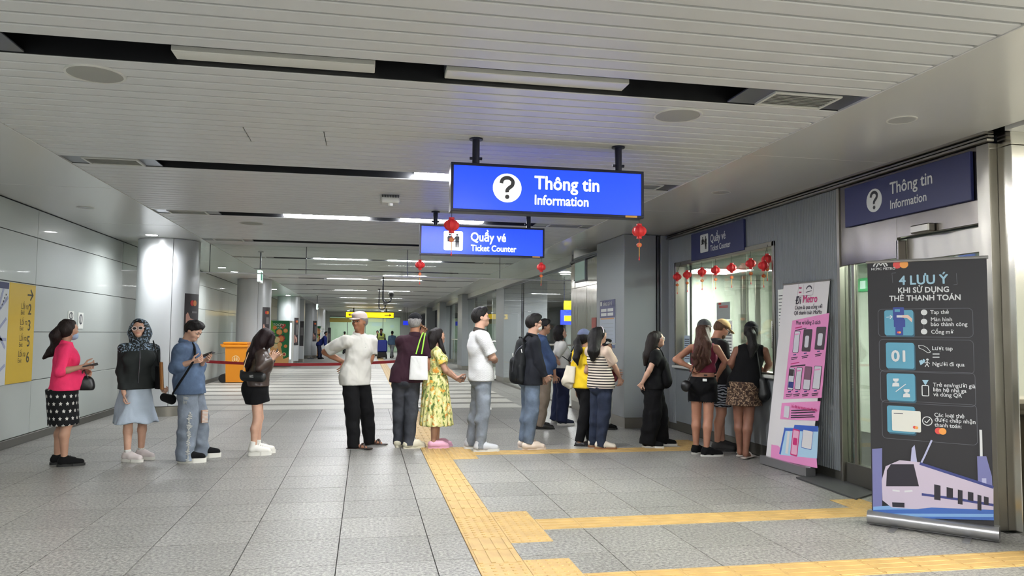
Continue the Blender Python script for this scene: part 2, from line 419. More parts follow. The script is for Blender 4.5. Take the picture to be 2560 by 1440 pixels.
def column_poster(ci, a0, a1, z0, z1, label, img=True):
    cx, cy, r = COLS[ci]; r += .006
    t = empty('column_poster', (cx, cy, z0), label, 'poster')
    def arc(aa, ab, za, zb, rr, m, nm):
        q = 6; vs = []; fs = []
        for z in (za, zb):
            for k in range(q+1):
                a = aa+(ab-aa)*k/q; vs.append((cx+rr*math.cos(a), cy+rr*math.sin(a), z))
        vs2 = [(x+(cx-x)*.008/rr, y+(cy-y)*.008/rr, z) for x, y, z in vs]; n = len(vs)
        for k in range(q):
            f = (k, k+1, q+1+k+1, q+1+k); fs += [f, tuple(i+n for i in reversed(f)), (k, n+k, n+k+1, k+1), (q+1+k, q+2+k, n+q+2+k, n+q+1+k)]
        fs += [(0, q+1, n+q+1, n), (q, n+q, n+2*q+1, 2*q+1)]
        return MB().add(vs+vs2, fs).build(nm, m, t, smooth=True)
    arc(a0, a1, z0, z1, r, mat('dark poster', (58, 54, 56), .4), 'sheet')
    ca = (a0+a1)/2; s = (a1-a0)
    def patch(pts, rr, m, nm):          # outline (metres along the curve, height) bent round the column
        n = len(pts); vs = [(cx+q*math.cos(u/r), cy+q*math.sin(u/r), z) for q in (rr, rr-.003) for u, z in pts]
        return MB().add(vs, [tuple(range(n)), tuple(range(2*n-1, n-1, -1))]+[(k, n+k, n+(k+1) % n, (k+1) % n) for k in range(n)]).build(nm, m, t)
    circ = lambda u, z, R: [(u+R*math.cos(2*math.pi*k/20), z+R*math.sin(2*math.pi*k/20)) for k in range(20)]
    patch(circ(r*(ca-.08*s), z1-.16, .05), r+.004, mat('poster red', (190, 50, 50), .5), 'red_disc'); patch(circ(r*(ca+.09*s), z1-.16, .05), r+.0065, mat('poster orange', (214, 130, 60), .5), 'orange_disc')
    u0 = r*(ca-.42*s); W_ = r*s*.6; patch([(u0, z0+.10), (u0+W_*.8, z0+.12), (u0+W_, z0+.24), (u0+W_*.8, z0+.34), (u0+W_*.4, z0+.36), (u0+W_*.15, z0+.46), (u0, z0+.42)], r+.004, mat('poster hand', (196, 150, 136), .5), 'hand_picture')
    arc(ca-.1*s, ca+.3*s, z0+.45, z1-.3, r+.004, mat('poster grey', (120, 116, 116), .5), 'card_picture')
column_poster(0, -.79, -.03, 1.28, 2.06, 'dark poster with two overlapping discs on the nearest column, above the denim man')
column_poster(1, -.92, -.28, 1.2, 2.15, 'dark narrow poster on the second column, above the girl in the brown jacket')
column_poster(2, -.91, -.32, .86, 2.05, 'dark poster on the third column, just right of the green vending machine')
column_poster(3, -1.08, -.4, .93, 2.05, 'dark poster on the fourth column, left of the far vending machine')
# downlights in the soffits
M_dl = mat('lit downlight', (255, 255, 255), .4, emit=60)
M_dloff = mat('unlit downlight', (170, 170, 168), .3)
def downlight(x, y, lit, label, r=.09, watts=None, tilt=None):
    t = empty('downlight', (x, y, ZC), label, 'ceiling light')
    MB().lathe([(r, ZC-.004), (r+.012, ZC-.004), (r+.014, ZC+.002), (r, ZC+.002)], (x, y, 0), 24, caps=False).build('ring', M_white, t, smooth=True)
    MB().lathe([(.001, ZC-.003), (r, ZC-.003), (r, ZC+.001), (.001, ZC+.001)], (x, y, 0), 24).build('lens', M_dl if lit else M_dloff, t, smooth=True)
    if lit:
        d = bpy.data.lights.new('downlight_lamp', 'SPOT'); d.energy = watts or SPOT_W; d.spot_size = math.radians(165); d.spot_blend = 1.0; d.shadow_soft_size = .08; d.color = (.95, .97, 1)
        o = bpy.data.objects.new('lamp', d); COL.objects.link(o); o.parent = t; o.location = (0, 0, -.03)
for x, y, lit, l in ((-3.45, 13.25, 1, 'lit downlight above the nearest column'), (-3.53, 10.5, 0, 'unlit downlight in the left soffit above the pink woman'), (-3.47, 19.6, 1, 'lit downlight in the left soffit just past the nearest column'), (-3.39, 20.9, 1, 'lit downlight in the left soffit second past the nearest column'),
                     (-3.3, 29.0, 1, 'lit downlight in the left soffit beside the second column'), (-3.25, 33.6, 1, 'lit downlight above the third column'), (-3.1, 51.0, 1, 'small lit downlight near the far glass wall, left'),
                     (2.3, 52.5, 1, 'small lit downlight near the far glass wall, right'), (-1.2, 55.5, 1, 'added fill downlight in front of the far glass wall, left'), (1.2, 55.5, 1, 'added fill downlight in front of the far glass wall, right'), (-3.5, 4.0, 1, 'lit downlight in the left soffit outside the frame'), (3.76, 4.78, 0, 'unlit downlight in the right soffit above the black banner'), (3.78, 7.66, 0, 'unlit downlight in the right soffit above the ticket counter'), (3.8, 13.2, 0, 'unlit downlight in the right soffit beyond the ticket counter')):  # pair in front of the glass wall is added to brighten the end walls
    downlight(x, y, lit, l)
# ceiling speakers
def speaker(x, y, label, r=.17):
    t = empty('ceiling_speaker', (x, y, ZC), label, 'speaker', 'round ceiling speakers')
    MB().lathe([(r-.015, ZC-.006), (r, ZC-.008), (r+.004, ZC+.004), (r-.015, ZC+.004)], (x, y, 0), 32, caps=False).build('rim', M_white, t, smooth=True)
    MB().lathe([(.001, ZC-.012), (r*.6, ZC-.01), (r-.016, ZC-.004), (r-.016, ZC+.002), (.001, ZC+.002)], (x, y, 0), 32).build('grille', mat('speaker mesh', (158, 158, 152), .6, bump=.6, bscale=500), t, smooth=True)
speaker(-1.65, 4.97, 'round ceiling speaker at the upper left near the first slot'); speaker(2.15, 5.02, 'round ceiling speaker right of the information sign'); speaker(-1.64, 11.43, 'round ceiling speaker beyond the third slot on the left')
# access point on the ceiling
t = empty('access_point', (.25, 8.74, ZC), 'white ceiling box with black vents left of the information sign', 'box')
MB().box(.14, .36, 8.64, 8.84, ZC-.09, ZC, c=.02).build('case', M_white, t)
for i in range(11): MB().box(.155+.018*i, .165+.018*i, 8.636, 8.642, ZC-.035, ZC-.006).build('vent_slit', M_black, t)
MB().lathe([(.03, ZC-.12), (.035, ZC-.09)], (.25, 8.72, 0), 12).build('lens_ring', M_white, t)
# hanging exit sign seen edge on
def exit_sign(x, y, w, label, rot=0):
    t = empty('exit_sign', (x, y, ZC), label, 'sign')
    MB().lathe([(.05, ZC-.02), (.05, ZC)], (x, y, 0), 16).build('ceiling_plate', M_soffit, t)
    MB().tube([(x, y, ZC-.01), (x, y, ZC-.34)], .014).build('rod', M_slotplate, t)
    b = MB().box(x-.025, x+.025, y-w/2, y+w/2, ZC-.62, ZC-.36, c=.006).build('case', M_white, t)
    MB().box(x+.0255, x+.028, y-w/2+.02, y+w/2-.02, ZC-.60, ZC-.38).build('lit_panel', mat('exit panel', (225, 255, 245), .4, emit=1.6), t)
    MB().box(x-.026, x+.026, y-w/2-.004, y-w/2-.001, ZC-.60, ZC-.38).build('lit_edge', mat('exit panel', (225, 255, 245), .4, emit=1.6), t)
    g = mat('exit green', (30, 140, 110), .5, emit=.3)
    for i, (a, c) in enumerate(((-.34, .10), (-.12, -.05), (.06, .3))): MB().box(x+.028, x+.030, y+w*a, y+w*c, ZC-.57, ZC-.41).build('green_symbol', g, t)
    return t
exit_sign(-2.02, 15.4, .40, 'hanging lit exit sign seen nearly edge on, left of the hall')
exit_sign(-2.0, 33, .40, 'far small hanging exit sign above the cleaner')
# CCTV cameras on hooked poles
def cctv(x, y, d, label):
    t = empty('security_camera', (x, y, ZC), label, 'camera', 'security cameras on hooked poles')
    zt = ZC; L = .62
    path = [(x, y, zt), (x, y, zt-L)]+[(x+.11-.11*math.cos(a), y, zt-L-.11*math.sin(a)) for a in [math.pi*i/8 for i in range(1, 9)]]+[(x+.22, y, zt-L+.06)]
    MB().tube(path, .022).build('hooked_pole', M_slotplate, t, smooth=True)
    MB().lathe([(.05, 0), (.05, .02)], (x, y, zt-.02), 14).build('ceiling_plate', M_slotplate, t)
    c = Vector((x+.22, y, zt-L+.13)); m = MB().tube([c+Vector((0, -.13*d, -.03)), c+Vector((0, .13*d, .02))], [.075, .07], 14); m.build('body', mat('camera grey', (128, 130, 132), .4), t, smooth=True)
    MB().tube([c+Vector((0, -.14*d, -.032)), c+Vector((0, -.128*d, -.03))], .045, 14).build('lens', M_black, t, smooth=True)
cctv(.46, 21.2, 1, 'nearer security camera on a hooked pole under the ceiling'); cctv(.46, 27.4, -1, 'farther security camera on a hooked pole under the ceiling')
# ------------------------------------------------------------------ smoke curtain of glass
t = empty('smoke_curtain', (0, 14.3, ZC), 'clear glass smoke curtain hanging across the ceiling behind the ticket sign', 'glass screen')
xs = [-4.19, -2.74, -1.08, .75, 2.5, 3.9]
for a, b in zip(xs, xs[1:]):
    MB().box(a+.006, b-.006, 14.295, 14.305, 2.47, 2.975).build('pane', M_glass, t)
for a in xs[1:-1]: MB().box(a-.006, a+.006, 14.293, 14.307, 2.47, 2.975).build('joint_strip', M_slotplate, t)
MB().box(-4.19, 3.9, 14.285, 14.315, 2.455, 2.475).build('bottom_rail', M_soffit, t)
# ================================================================== TICKET BOOTH
def flute_x(X, y0, y1, z0, z1, pitch=.03, d=.006):
    """corrugated sheet on the plane x = X facing -x"""
    pr = []; y = y0
    while y < y1-1e-4:
        for q, e in ((0, 0), (.35, 0), (.5, d), (.85, d)):
            if y+q*pitch < y1: pr.append((X+e, y+q*pitch))
        y += pitch
    pr.append((X, y1)); n = len(pr)
    vs = [(x, y, z) for z in (z0, z1) for x, y in pr]+[(X+.03, y0, z0), (X+.03, y1, z0), (X+.03, y1, z1), (X+.03, y0, z1)]
    fs = [(i, n+i, n+i+1, i+1) for i in range(n-1)]+[(2*n, 2*n+1, 2*n+2, 2*n+3), (0, n, 2*n+3, 2*n)]
    return MB().add(vs, fs)
def flute_y(Y, x0, x1, z0, z1, pitch=.03, d=.006):
    m = flute_x(Y, x0, x1, z0, z1, pitch, d); m.v = [(b, a, c) for a, b, c in m.v]; m.f = [tuple(reversed(f)) for f in m.f]; return m
booth = struct(MB().box(4.75, 4.80, 6.83, 8.05, 0, 2.98).box(4.76, 4.80, 10.88, 11.15, 0, 2.98).box(4.75, 4.80, 8.05, 10.88, 0, .98).box(4.75, 4.80, 8.05, 10.88, 2.5, 2.98).box(4.75, 4.8, 4.95, 6.83, 2.3, 2.98).build('wall_booth_front', M_flute))
flute_x(4.62, 6.84, 8.02, .10, 2.90).build('fluted_sheet', M_flute, booth)
flute_x(4.62, 8.02, 10.9, 2.52, 2.90).build('fluted_sheet', M_flute, booth)
flute_x(4.62, 10.9, 11.17, .10, 2.90).build('fluted_sheet', M_flute, booth)
for a, b in ((8.02, 8.72), (8.72, 9.42), (9.42, 10.15), (10.15, 10.9)): MB().box(4.62, 4.66, a+.003, b-.003, .14, .93, c=.003).build('counter_panel', M_flute, booth)
struct(MB().box(4.63, 4.7, 6.84, 11.15, 0, .14, c=.004).build('baseboard_booth', M_skirt))
struct(MB().box(4.575, 4.64, 4.9, 11.16, 2.905, 2.925, c=.003).box(4.59, 4.64, 4.9, 11.16, 2.935, 2.955, c=.003).box(4.56, 4.64, 4.9, 11.16, 2.962, 2.985, c=.003).build('trim_3', M_satin))
# the counter ledge and window
MB().box(4.56, 4.76, 8.0, 10.92, .935, .975, c=.008).build('ledge', mat('white stone ledge', (196, 196, 190), .3), booth)
win = struct(empty('window_1', (4.62, 9.46, .98)))
f = MB(); f.box(4.60, 4.75, 8.02, 8.07, .975, 2.52, c=.004).box(4.60, 4.75, 10.85, 10.9, .975, 2.52, c=.004).box(4.60, 4.75, 8.02, 10.9, 2.46, 2.52, c=.004).box(4.60, 4.7, 8.02, 10.9, .975, .995, c=.004)
f.build('window_frame', M_satin, win)
MB().box(4.73, 4.74, 8.07, 8.92, 1.0, 2.46).build('pane', M_glass, win); MB().box(4.73, 4.74, 8.93, 9.88, 1.12, 2.46).build('pane', M_glass, win); MB().box(4.73, 4.74, 9.89, 10.85, 1.0, 2.46).build('pane', M_glass, win)
MB().box(4.72, 4.75, 10.60, 10.615, 1.0, 2.46).build('mullion', M_black, win)
# booth room
M_int = mat('booth wall white', (226, 232, 220), .6)
struct(MB().box(7.4, 7.5, 4.95, 12.75, 0, 2.9).build('wall_booth_back', M_int))
struct(MB().box(4.8, 7.5, 12.62, 12.75, 0, 2.98).build('wall_booth_far', M_int))
struct(MB().box(4.8, 7.5, 4.95, 5.05, 0, 2.98).build('wall_booth_near', M_int))
struct(MB().box(4.8, 7.4, 5.05, 12.62, 2.50, 2.60).build('ceiling_booth', M_int))
M_blight = mat('booth light', (255, 255, 255), .5, emit=BOOTH_E, ecol=(250, 255, 244))
for i, (x, y) in enumerate(((5.62, 11.7), (5.8, 9.0), (5.7, 6.0))):
    t = empty('panel_light', (x, y, 2.50), ('lit square ceiling panel inside the ticket booth above the counter', 'lit ceiling panel deeper inside the booth', 'lit ceiling panel inside the information office')[i], 'ceiling light')
    MB().box(x-.45, x+.45, y-.45, y+.45, 2.48, 2.50, c=.004).build('frame', M_white, t); MB().box(x-.42, x+.42, y-.42, y+.42, 2.472, 2.482).build('diffuser', M_blight, t)
M_glow = M_int
t = empty('steel_partition', (6.0, 12.4, 0), 'grey and white striped metal partition inside the ticket booth', 'partition')
for p0, p1, m in ((1853, 1868, M_satin), (1869, 1884, M_int), (1885, 1897, M_satin), (1898, 1919, M_int)):
    a = at(p0, 700, 12.4).x; b = at(p1, 700, 12.4).x; MB().box(a, b, 12.36, 12.44, 0, 2.49, c=.004).build('partition_panel', m, t)
t = empty('staff_desk', (5.2, 9.4, 0), 'white desk behind the ticket window', 'desk')
MB().box(4.82, 5.5, 8.1, 10.8, .9, .94, c=.005).build('desktop', M_white, t); MB().box(4.84, 4.9, 8.1, 10.8, .02, .9).build('front_panel', M_white, t); MB().box(5.0, 5.45, 8.1, 8.2, .02, .9).build('side_panel', M_white, t); MB().box(5.0, 5.45, 10.7, 10.8, .02, .9).build('side_panel', M_white, t)
t = empty('monitor', (5.15, 8.55, .94), 'dark computer monitor on the desk behind the ticket window', 'monitor')
MB().box(5.1, 5.2, 8.5, 8.6, .94, .955).build('foot', M_black, t); MB().box(5.14, 5.16, 8.53, 8.57, .955, 1.1).build('stem', M_black, t); MB().box(5.12, 5.15, 8.3, 8.8, 1.05, 1.36, c=.005).build('screen', M_black, t)
# notices on the glass
M_paper = mat('paper', (226, 228, 222), .7); M_grey_paper = mat('grey notice', (150, 158, 156), .6); M_ink = mat('ink', (60, 62, 70), .7); M_ink_red = mat('red ink', (176, 70, 60), .7)
def notice(y0, y1, z0, z1, m, label, lines=(), X=4.724, ink=None, cat='notice'):
    t = empty('paper_notice', (X, (y0+y1)/2, z0), label, cat)
    MB().box(X-.002, X+.001, y0, y1, z0, z1).build('sheet', m, t)
    if lines:
        b = MB()
        for a, c, z, h in lines: b.box(X-.0035, X-.002, y1-(y1-y0)*c, y1-(y1-y0)*a, z0+(z1-z0)*z, z0+(z1-z0)*z+h)
        tag(b.build('printed_lines', ink or M_ink, t), kind='stuff')
    return t
L8 = [(.1, .9, .85-.08*i, .012) for i in range(10)]
y0, z1 = atx(1792, 757, 4.724).y, atx(1792, 757, 4.724).z
notice(atx(1825, 757, 4.724).y, y0, 1.64, z1, M_grey_paper, 'grey notice with red lines hung in the ticket window', [(.2, .85, .75, .012), (.2, .85, .68, .012), (.15, .35, .86, .03)], ink=M_ink_red)
notice(9.28, 9.55, 1.12, 1.62, M_paper, 'white sheet of rules on the glass behind the man in the beige cap', L8)
notice(8.12, 8.3, 1.28, 1.6, M_paper, 'small paper on the right end of the ticket window', L8)
notice(10.62, 10.82, 1.02, 1.42, mat('bluish paper', (176, 192, 206), .6), 'bluish leaflet on the left end of the ticket window', L8)
notice(10.2, 10.5, 1.0, 1.3, mat('leaflet picture', (196, 176, 168), .6), 'colourful leaflet on the glass behind the woman with hands on hips', L8[:4], ink=M_ink_red)
notice(8.15, 8.27, 1.62, 2.02, mat('brown poster', (110, 50, 44), .6), 'dark red strip poster on the right side of the ticket window', [(.2, .8, .8, .02), (.2, .8, .6, .02)])
notice(7.72, 7.96, 1.2, 1.95, M_paper, 'tall white printed sheet on the fluted wall beside the pink banner', [(.08, .92, .9-.05*i, .008) for i in range(17)], X=4.615)
# ------------------------------------------------------------------ information office front
M_hdr = M_steel
info = struct(empty('wall_info_front', (4.62, 5.9, 0)))
MB().box(4.62, 4.66, 5.97, 6.82, 2.12, 2.90, c=.003).box(4.62, 4.66, 5.05, 5.97, 2.30, 2.9, c=.003).build('steel_header', M_steel, info)
MB().box(4.605, 4.70, 6.79, 6.83, .0, 2.9, c=.003).build('steel_post', M_satin, info)
MB().box(4.62, 4.72, 5.955, 5.985, 0, 2.28, c=.003).build('steel_post', M_steel, info)
MB().box(4.615, 4.75, 4.93, 5.05, 0, 2.9, c=.003).build('steel_post', M_satin, info)
MB().box(4.64, 4.72, 5.985, 6.79, 0, .2, c=.003).build('kick_plate', M_skirt, info)
MB().box(4.55, 4.62, 5.50, 5.72, 2.30, 2.37, c=.01).build('door_sensor', M_satin, info)
MB().box(4.66, 4.67, 5.985, 6.62, .2, 2.12).build('pane', M_glassg, info); MB().box(4.66, 4.67, 6.66, 6.79, .2, 2.12).build('pane', M_glassg, info)
MB().box(4.645, 4.685, 6.62, 6.66, .2, 2.12).build('mullion', M_satin, info)
door = struct(empty('door_1', (4.72, 5.5, 0)))
MB().box(4.70, 4.74, 5.06, 5.95, 2.09, 2.29, c=.004).build('door_head', M_satin, door)
MB().box(4.70, 4.74, 5.06, 5.10, .02, 2.09, c=.003).box(4.70, 4.74, 5.91, 5.95, .02, 2.09, c=.003).box(4.70, 4.74, 5.06, 5.95, .02, .12, c=.003).build('door_frame', M_white, door)
MB().box(4.715, 4.725, 5.10, 5.91, .12, 2.09).build('pane', M_glassg, door)
MB().tube([(4.69, 5.14, 1.0), (4.66, 5.14, 1.0), (4.66, 5.14, 1.25), (4.69, 5.14, 1.25)], .012).build('door_handle', M_satin, door)
t = empty('exit_sign', (7.36, 7.6, 2.0), 'small green exit sign on the wall inside the information office', 'sign')
yy, zz = atx(2160, 712, 7.38).y, atx(2160, 712, 7.38).z
MB().box(7.36, 7.40, yy-.2, yy+.2, zz-.1, zz+.1, c=.004).build('case', mat('exit green lit', (40, 190, 110), .5, emit=.8), t); MB().box(7.355, 7.36, yy-.06, yy+.06, zz-.06, zz+.06).build('symbol', mat('exit panel', (225, 255, 245)), t)
# steel pillar and gate cabinet at the right edge
t = empty('steel_pillar', (5.4, 5.0, 0), 'polished steel pillar at the right edge beside the black banner', 'pillar')
MB().box(4.69, 6.2, 4.80, 4.93, 0, 2.86, c=.004).build('steel_sheet', M_mirror, t); MB().box(4.69, 6.2, 4.80, 4.93, 2.865, 2.978, c=.004).build('steel_sheet', M_mirror, t)
t = empty('ticket_gate', (4.86, 4.25, 0), 'brown-grey ticket gate cabinet at the bottom right edge, cut by the frame', 'ticket gate')
M_gate = mat('gate metal', (128, 120, 106), .35, .6)
MB().box(4.70, 5.02, 3.55, 4.72, 0, .84, c=.02).build('body', M_gate, t); MB().box(4.68, 5.04, 3.50, 4.76, .86, .97, c=.03).build('top', M_satin, t); MB().box(4.71, 5.01, 3.6, 4.7, .84, .86).build('joint', M_black, t)
# ------------------------------------------------------------------ piers, lift front and glass on the right beyond the booth
def pier(x0, x1, y0, y1, label, base=.16):
    t = empty('grey_pier', ((x0+x1)/2, (y0+y1)/2, 0), label, 'pillar')
    MB().box(x0, x0+.52, y0, y1, base, 2.975, c=.004).build('cladding_sheet', M_pier, t)
    MB().box(x0+.60, x1, y0, y1, base, 2.975, c=.004).build('cladding_sheet', M_pier, t)
    MB().box(x0+.52, x0+.60, y0+.05, y1-.03, base, 2.97).build('groove', M_black, t)
    MB().box(x0+.545, x0+.575, y0+.02, y0+.06, base, 2.96).build('groove_rib', M_slotplate, t)
    MB().box(x0+.015, x1-.01, y0+.015, y1-.015, 0, base).build('base_plate', M_base_steel, t); return t
p1 = pier(3.90, 4.74, 11.185, 12.6, 'large grey pier with a notice on its side, left of the ticket booth')
pier(3.95, 5.25, 21.85, 23.2, 'second grey pier with a dark groove, behind the man with the backpack')
pier(3.72, 4.7, 29.8, 31.2, 'third grey pier, behind the man in the patterned white polo'); pier(3.62, 4.4, 38.0, 39.2, 'fourth small grey pier behind the woman in the floral dress'); pier(3.6, 4.4, 46, 47, 'fifth small grey pier in the far distance')
t = empty('steel_lift_front', (3.95, 13.5, 0), 'shiny steel panels reflecting wavy lights, beyond the large pier', 'steel panels')
for a, b in ((12.62, 13.31), (13.32, 14.38)):
    MB().box(3.93, 3.97, a+.003, b-.003, .16, 2.3, c=.003).build('steel_sheet', M_mirror, t); MB().box(3.93, 3.97, a+.003, b-.003, 2.305, 2.78, c=.003).build('steel_sheet', M_mirror, t)
MB().box(3.945, 3.97, 12.62, 14.38, 0, .16).build('base_plate', M_base_steel, t); MB().box(3.97, 4.78, 12.62, 14.36, 0, 2.9).build('shaft', M_pier, t)
t = empty('small_screen', (3.92, 13.68, 2.4), 'small framed pale screen high on the steel panels', 'screen')
MB().box(3.905, 3.93, 13.33, 14.03, 2.40, 2.80, c=.004).build('frame', M_pier, t); MB().box(3.901, 3.906, 13.36, 14.0, 2.43, 2.77).build('glass', mat('screen glow', (176, 204, 192), .15, emit=.15), t)
t = empty('paper_notice', (3.92, 12.85, 1.5), 'small red-brown sheet on the steel panels', 'notice'); MB().box(3.924, 3.929, 12.72, 12.98, 1.42, 1.72).build('sheet', mat('red brown sheet', (168, 82, 70), .6), t)
struct(MB().box(3.93, 4.0, 14.4, 21.9, 2.74, 2.80, c=.004).box(3.93, 4.0, 23.2, 58, 2.74, 2.8, c=.004).box(3.9, 3.94, 12.62, 14.4, 2.80, 2.83, c=.004).build('trim_4', M_slotplate))
struct(MB().box(3.945, 3.985, 14.4, 58, 2.80, 2.98).build('trim_5', M_soffit))
t = empty('glass_wall', (3.95, 18, 0), 'clear glass wall along the right side between the grey piers', 'glass wall')
for a, b in ((14.42, 16.9), (16.92, 19.4), (19.42, 21.83), (23.22, 26.4), (26.42, 29.78), (31.3, 34.5), (34.52, 37.95)): MB().box(3.95, 3.965, a, b, .04, 2.74).build('pane', M_glassq, t)
MB().box(3.93, 3.985, 14.4, 21.84, 0, .04).box(3.93, 3.985, 23.2, 29.8, 0, .04).build('floor_channel', M_base_steel, t)
def railing(x0, x1, y, label):
    t = empty('glass_railing', ((x0+x1)/2, y, 0), label, 'railing'); n = max(2, int((x1-x0)/1.1)+1)
    for i in range(n):
        x = x0+(x1-x0)*i/(n-1); MB().tube([(x, y, 0), (x, y, 1.12)], .025).build('post', M_base_steel, t, smooth=True)
    for i in range(n-1):
        a = x0+(x1-x0)*i/(n-1); b = x0+(x1-x0)*(i+1)/(n-1); MB().box(a+.06, b-.06, y-.006, y+.006, .1, 1.05).build('pane', M_glassg, t)
    MB().tube([(x0-.1, y, 1.15), (x1+.1, y, 1.15)], .03).build('handrail', M_base_steel, t, smooth=True)
railing(4.1, 6.4, 27.2, 'glass railing with steel posts behind the glass wall'); railing(4.6, 8.0, 19.2, 'nearer glass railing behind the short-haired woman'); railing(4.1, 6.3, 36, 'far glass railing behind the glass wall')
# side hall beyond the glass: ceiling, far wall columns, lights
struct(MB().box(4.62, 12.5, 11.3, 58, 2.98, 3.0).build('ceiling_side', M_soffit)); struct(MB().box(4.64, 12.5, YN, 4.8, 2.96, 3.0).build('ceiling_gate', M_soffit))
for i, (x, y) in enumerate(((4.93, 18.6), (4.8, 25.2), (6.6, 21), (6.2, 30), (5.2, 34), (8.5, 17), (9, 28), (8, 2.2), (7, -2))):
    t = empty('downlight', (x, y, 2.96), f'lit downlight in the side hall ceiling, {ORD[i]} of those beyond the glass' if i < 7 else f'lit downlight over the ticket gates out of frame, {ORD[i-7]}', 'ceiling light')
    MB().lathe([(.001, 2.945), (.13, 2.945), (.13, 2.96), (.001, 2.96)], (x, y, 0), 20).build('lens', mat('side downlight', (255, 255, 255), .5, emit=60), t)
    MB().lathe([(.13, 2.94), (.15, 2.94), (.15, 2.965), (.13, 2.965)], (x, y, 0), 20, caps=False).build('ring', M_white, t)
    d = bpy.data.lights.new('side_lamp', 'SPOT'); d.energy = 620; d.spot_size = math.radians(174); d.spot_blend = .5; d.shadow_soft_size = .12
    o = bpy.data.objects.new('lamp', d); COL.objects.link(o); o.parent = t; o.location = (0, 0, -.03)
for i, (x, y) in enumerate(((6.4, 3.2), (9.0, 3.2), (6.4, .2), (9, .2), (6.4, -3), (9, -3))):
    t = empty('panel_light', (x, y, 2.96), f'lit ceiling panel over the ticket gates right of the camera, {ORD[i]}', 'ceiling light', 'gate hall lights'); MB().box(x-.9, x+.9, y-.3, y+.3, 2.935, 2.95).build('diffuser', mat('gate light', (255, 252, 240), .5, emit=85), t); MB().box(x-.93, x+.93, y-.33, y+.33, 2.951, 2.96).build('frame', M_white, t)
for i, (x, y) in enumerate(((5.9, 33), (8.2, 24), (7.4, 41), (9.5, 34))):
    t = empty('pale_column', (x, y, 0), f'pale round column in the side hall, {ORD[i]} beyond the glass', 'column'); MB().lathe([(.45, 0), (.45, 2.95)], (x, y, 0), 28).build('shaft', M_wall, t, smooth=True); MB().lathe([(.455, 0), (.455, .15)], (x, y, 0), 28).build('base_ring', M_base_steel, t, smooth=True)
t = empty('wayfinding_sign', (5.0, 19.6, 2.2), 'blue and yellow lit wayfinding sign seen through the glass wall', 'sign')
a = at(1402, 775, 19.6); b = at(1432, 812, 19.6)
MB().box(a.x, b.x, 19.6, 19.66, b.z, a.z, c=.005).build('blue_panel', mat('sign blue lit', (40, 60, 230), .4, emit=.9), t)
for (p0, q0, p1, q1) in ((1411, 752, 1432, 774), (1411, 789, 1428, 803)):
    a2 = at(p0, q0, 19.58); b2 = at(p1, q1, 19.58); MB().box(a2.x, b2.x, 19.585, 19.6 if q0 > 780 else 19.66, b2.z, a2.z).build('yellow_panel', mat('sign yellow lit', (250, 225, 20), .4, emit=1.0), t)
MB().tube([(a.x+.1, 19.63, a.z+.2), (a.x+.1, 19.63, 2.96)], .015).build('rod', M_navy, t)
# pier notice
t = empty('fare_notice', (3.89, 12.0, 1.21), 'purple and white notice board on the side of the large pier', 'notice'); X = 3.897
MB().box(X-.004, X+.002, 11.60, 12.39, 1.21, 1.99).build('sheet', mat('pale notice', (178, 186, 196), .5), t)
MB().box(X-.006, X-.004, 11.60, 12.39, 1.70, 1.99).build('purple_header', mat('notice purple', (88, 88, 124), .5), t)
MB().box(X-.006, X-.004, 11.60, 12.39, 1.21, 1.26).build('blue_foot', mat('notice blue', (86, 104, 140), .5), t)
MB().box(X-.006, X-.004, 11.65, 12.34, 1.675, 1.695).build('orange_line', mat('notice orange', (206, 150, 96), .5), t)
for y in (11.68, 12.03):
    for z in (1.73, 1.80): MB().box(X-.008, X-.006, y, y+.29, z, z+.05).build('white_box', M_paper, t)
tag(MB().box(X-.0065, X-.004, 11.68, 12.3, 1.3, 1.304).box(X-.0065, X-.004, 11.68, 12.3, 1.36, 1.364).box(X-.0065, X-.004, 11.68, 12.3, 1.42, 1.424).box(X-.0065, X-.004, 11.68, 12.3, 1.48, 1.484).box(X-.0065, X-.004, 11.68, 12.3, 1.54, 1.544).box(X-.0065, X-.004, 11.68, 12.3, 1.6, 1.604).build('table_lines', M_grey_paper, t), kind='stuff')
text('BẢNG GIÁ VÉ', .075, (X-.006, 12.2, 1.90), (0, -1, 0), (0, 0, 1), M_paper, t, bold=.01)
MB().box(X-.008, X-.006, 12.27, 12.36, 1.90, 1.97).build('white_logo', M_paper, t)
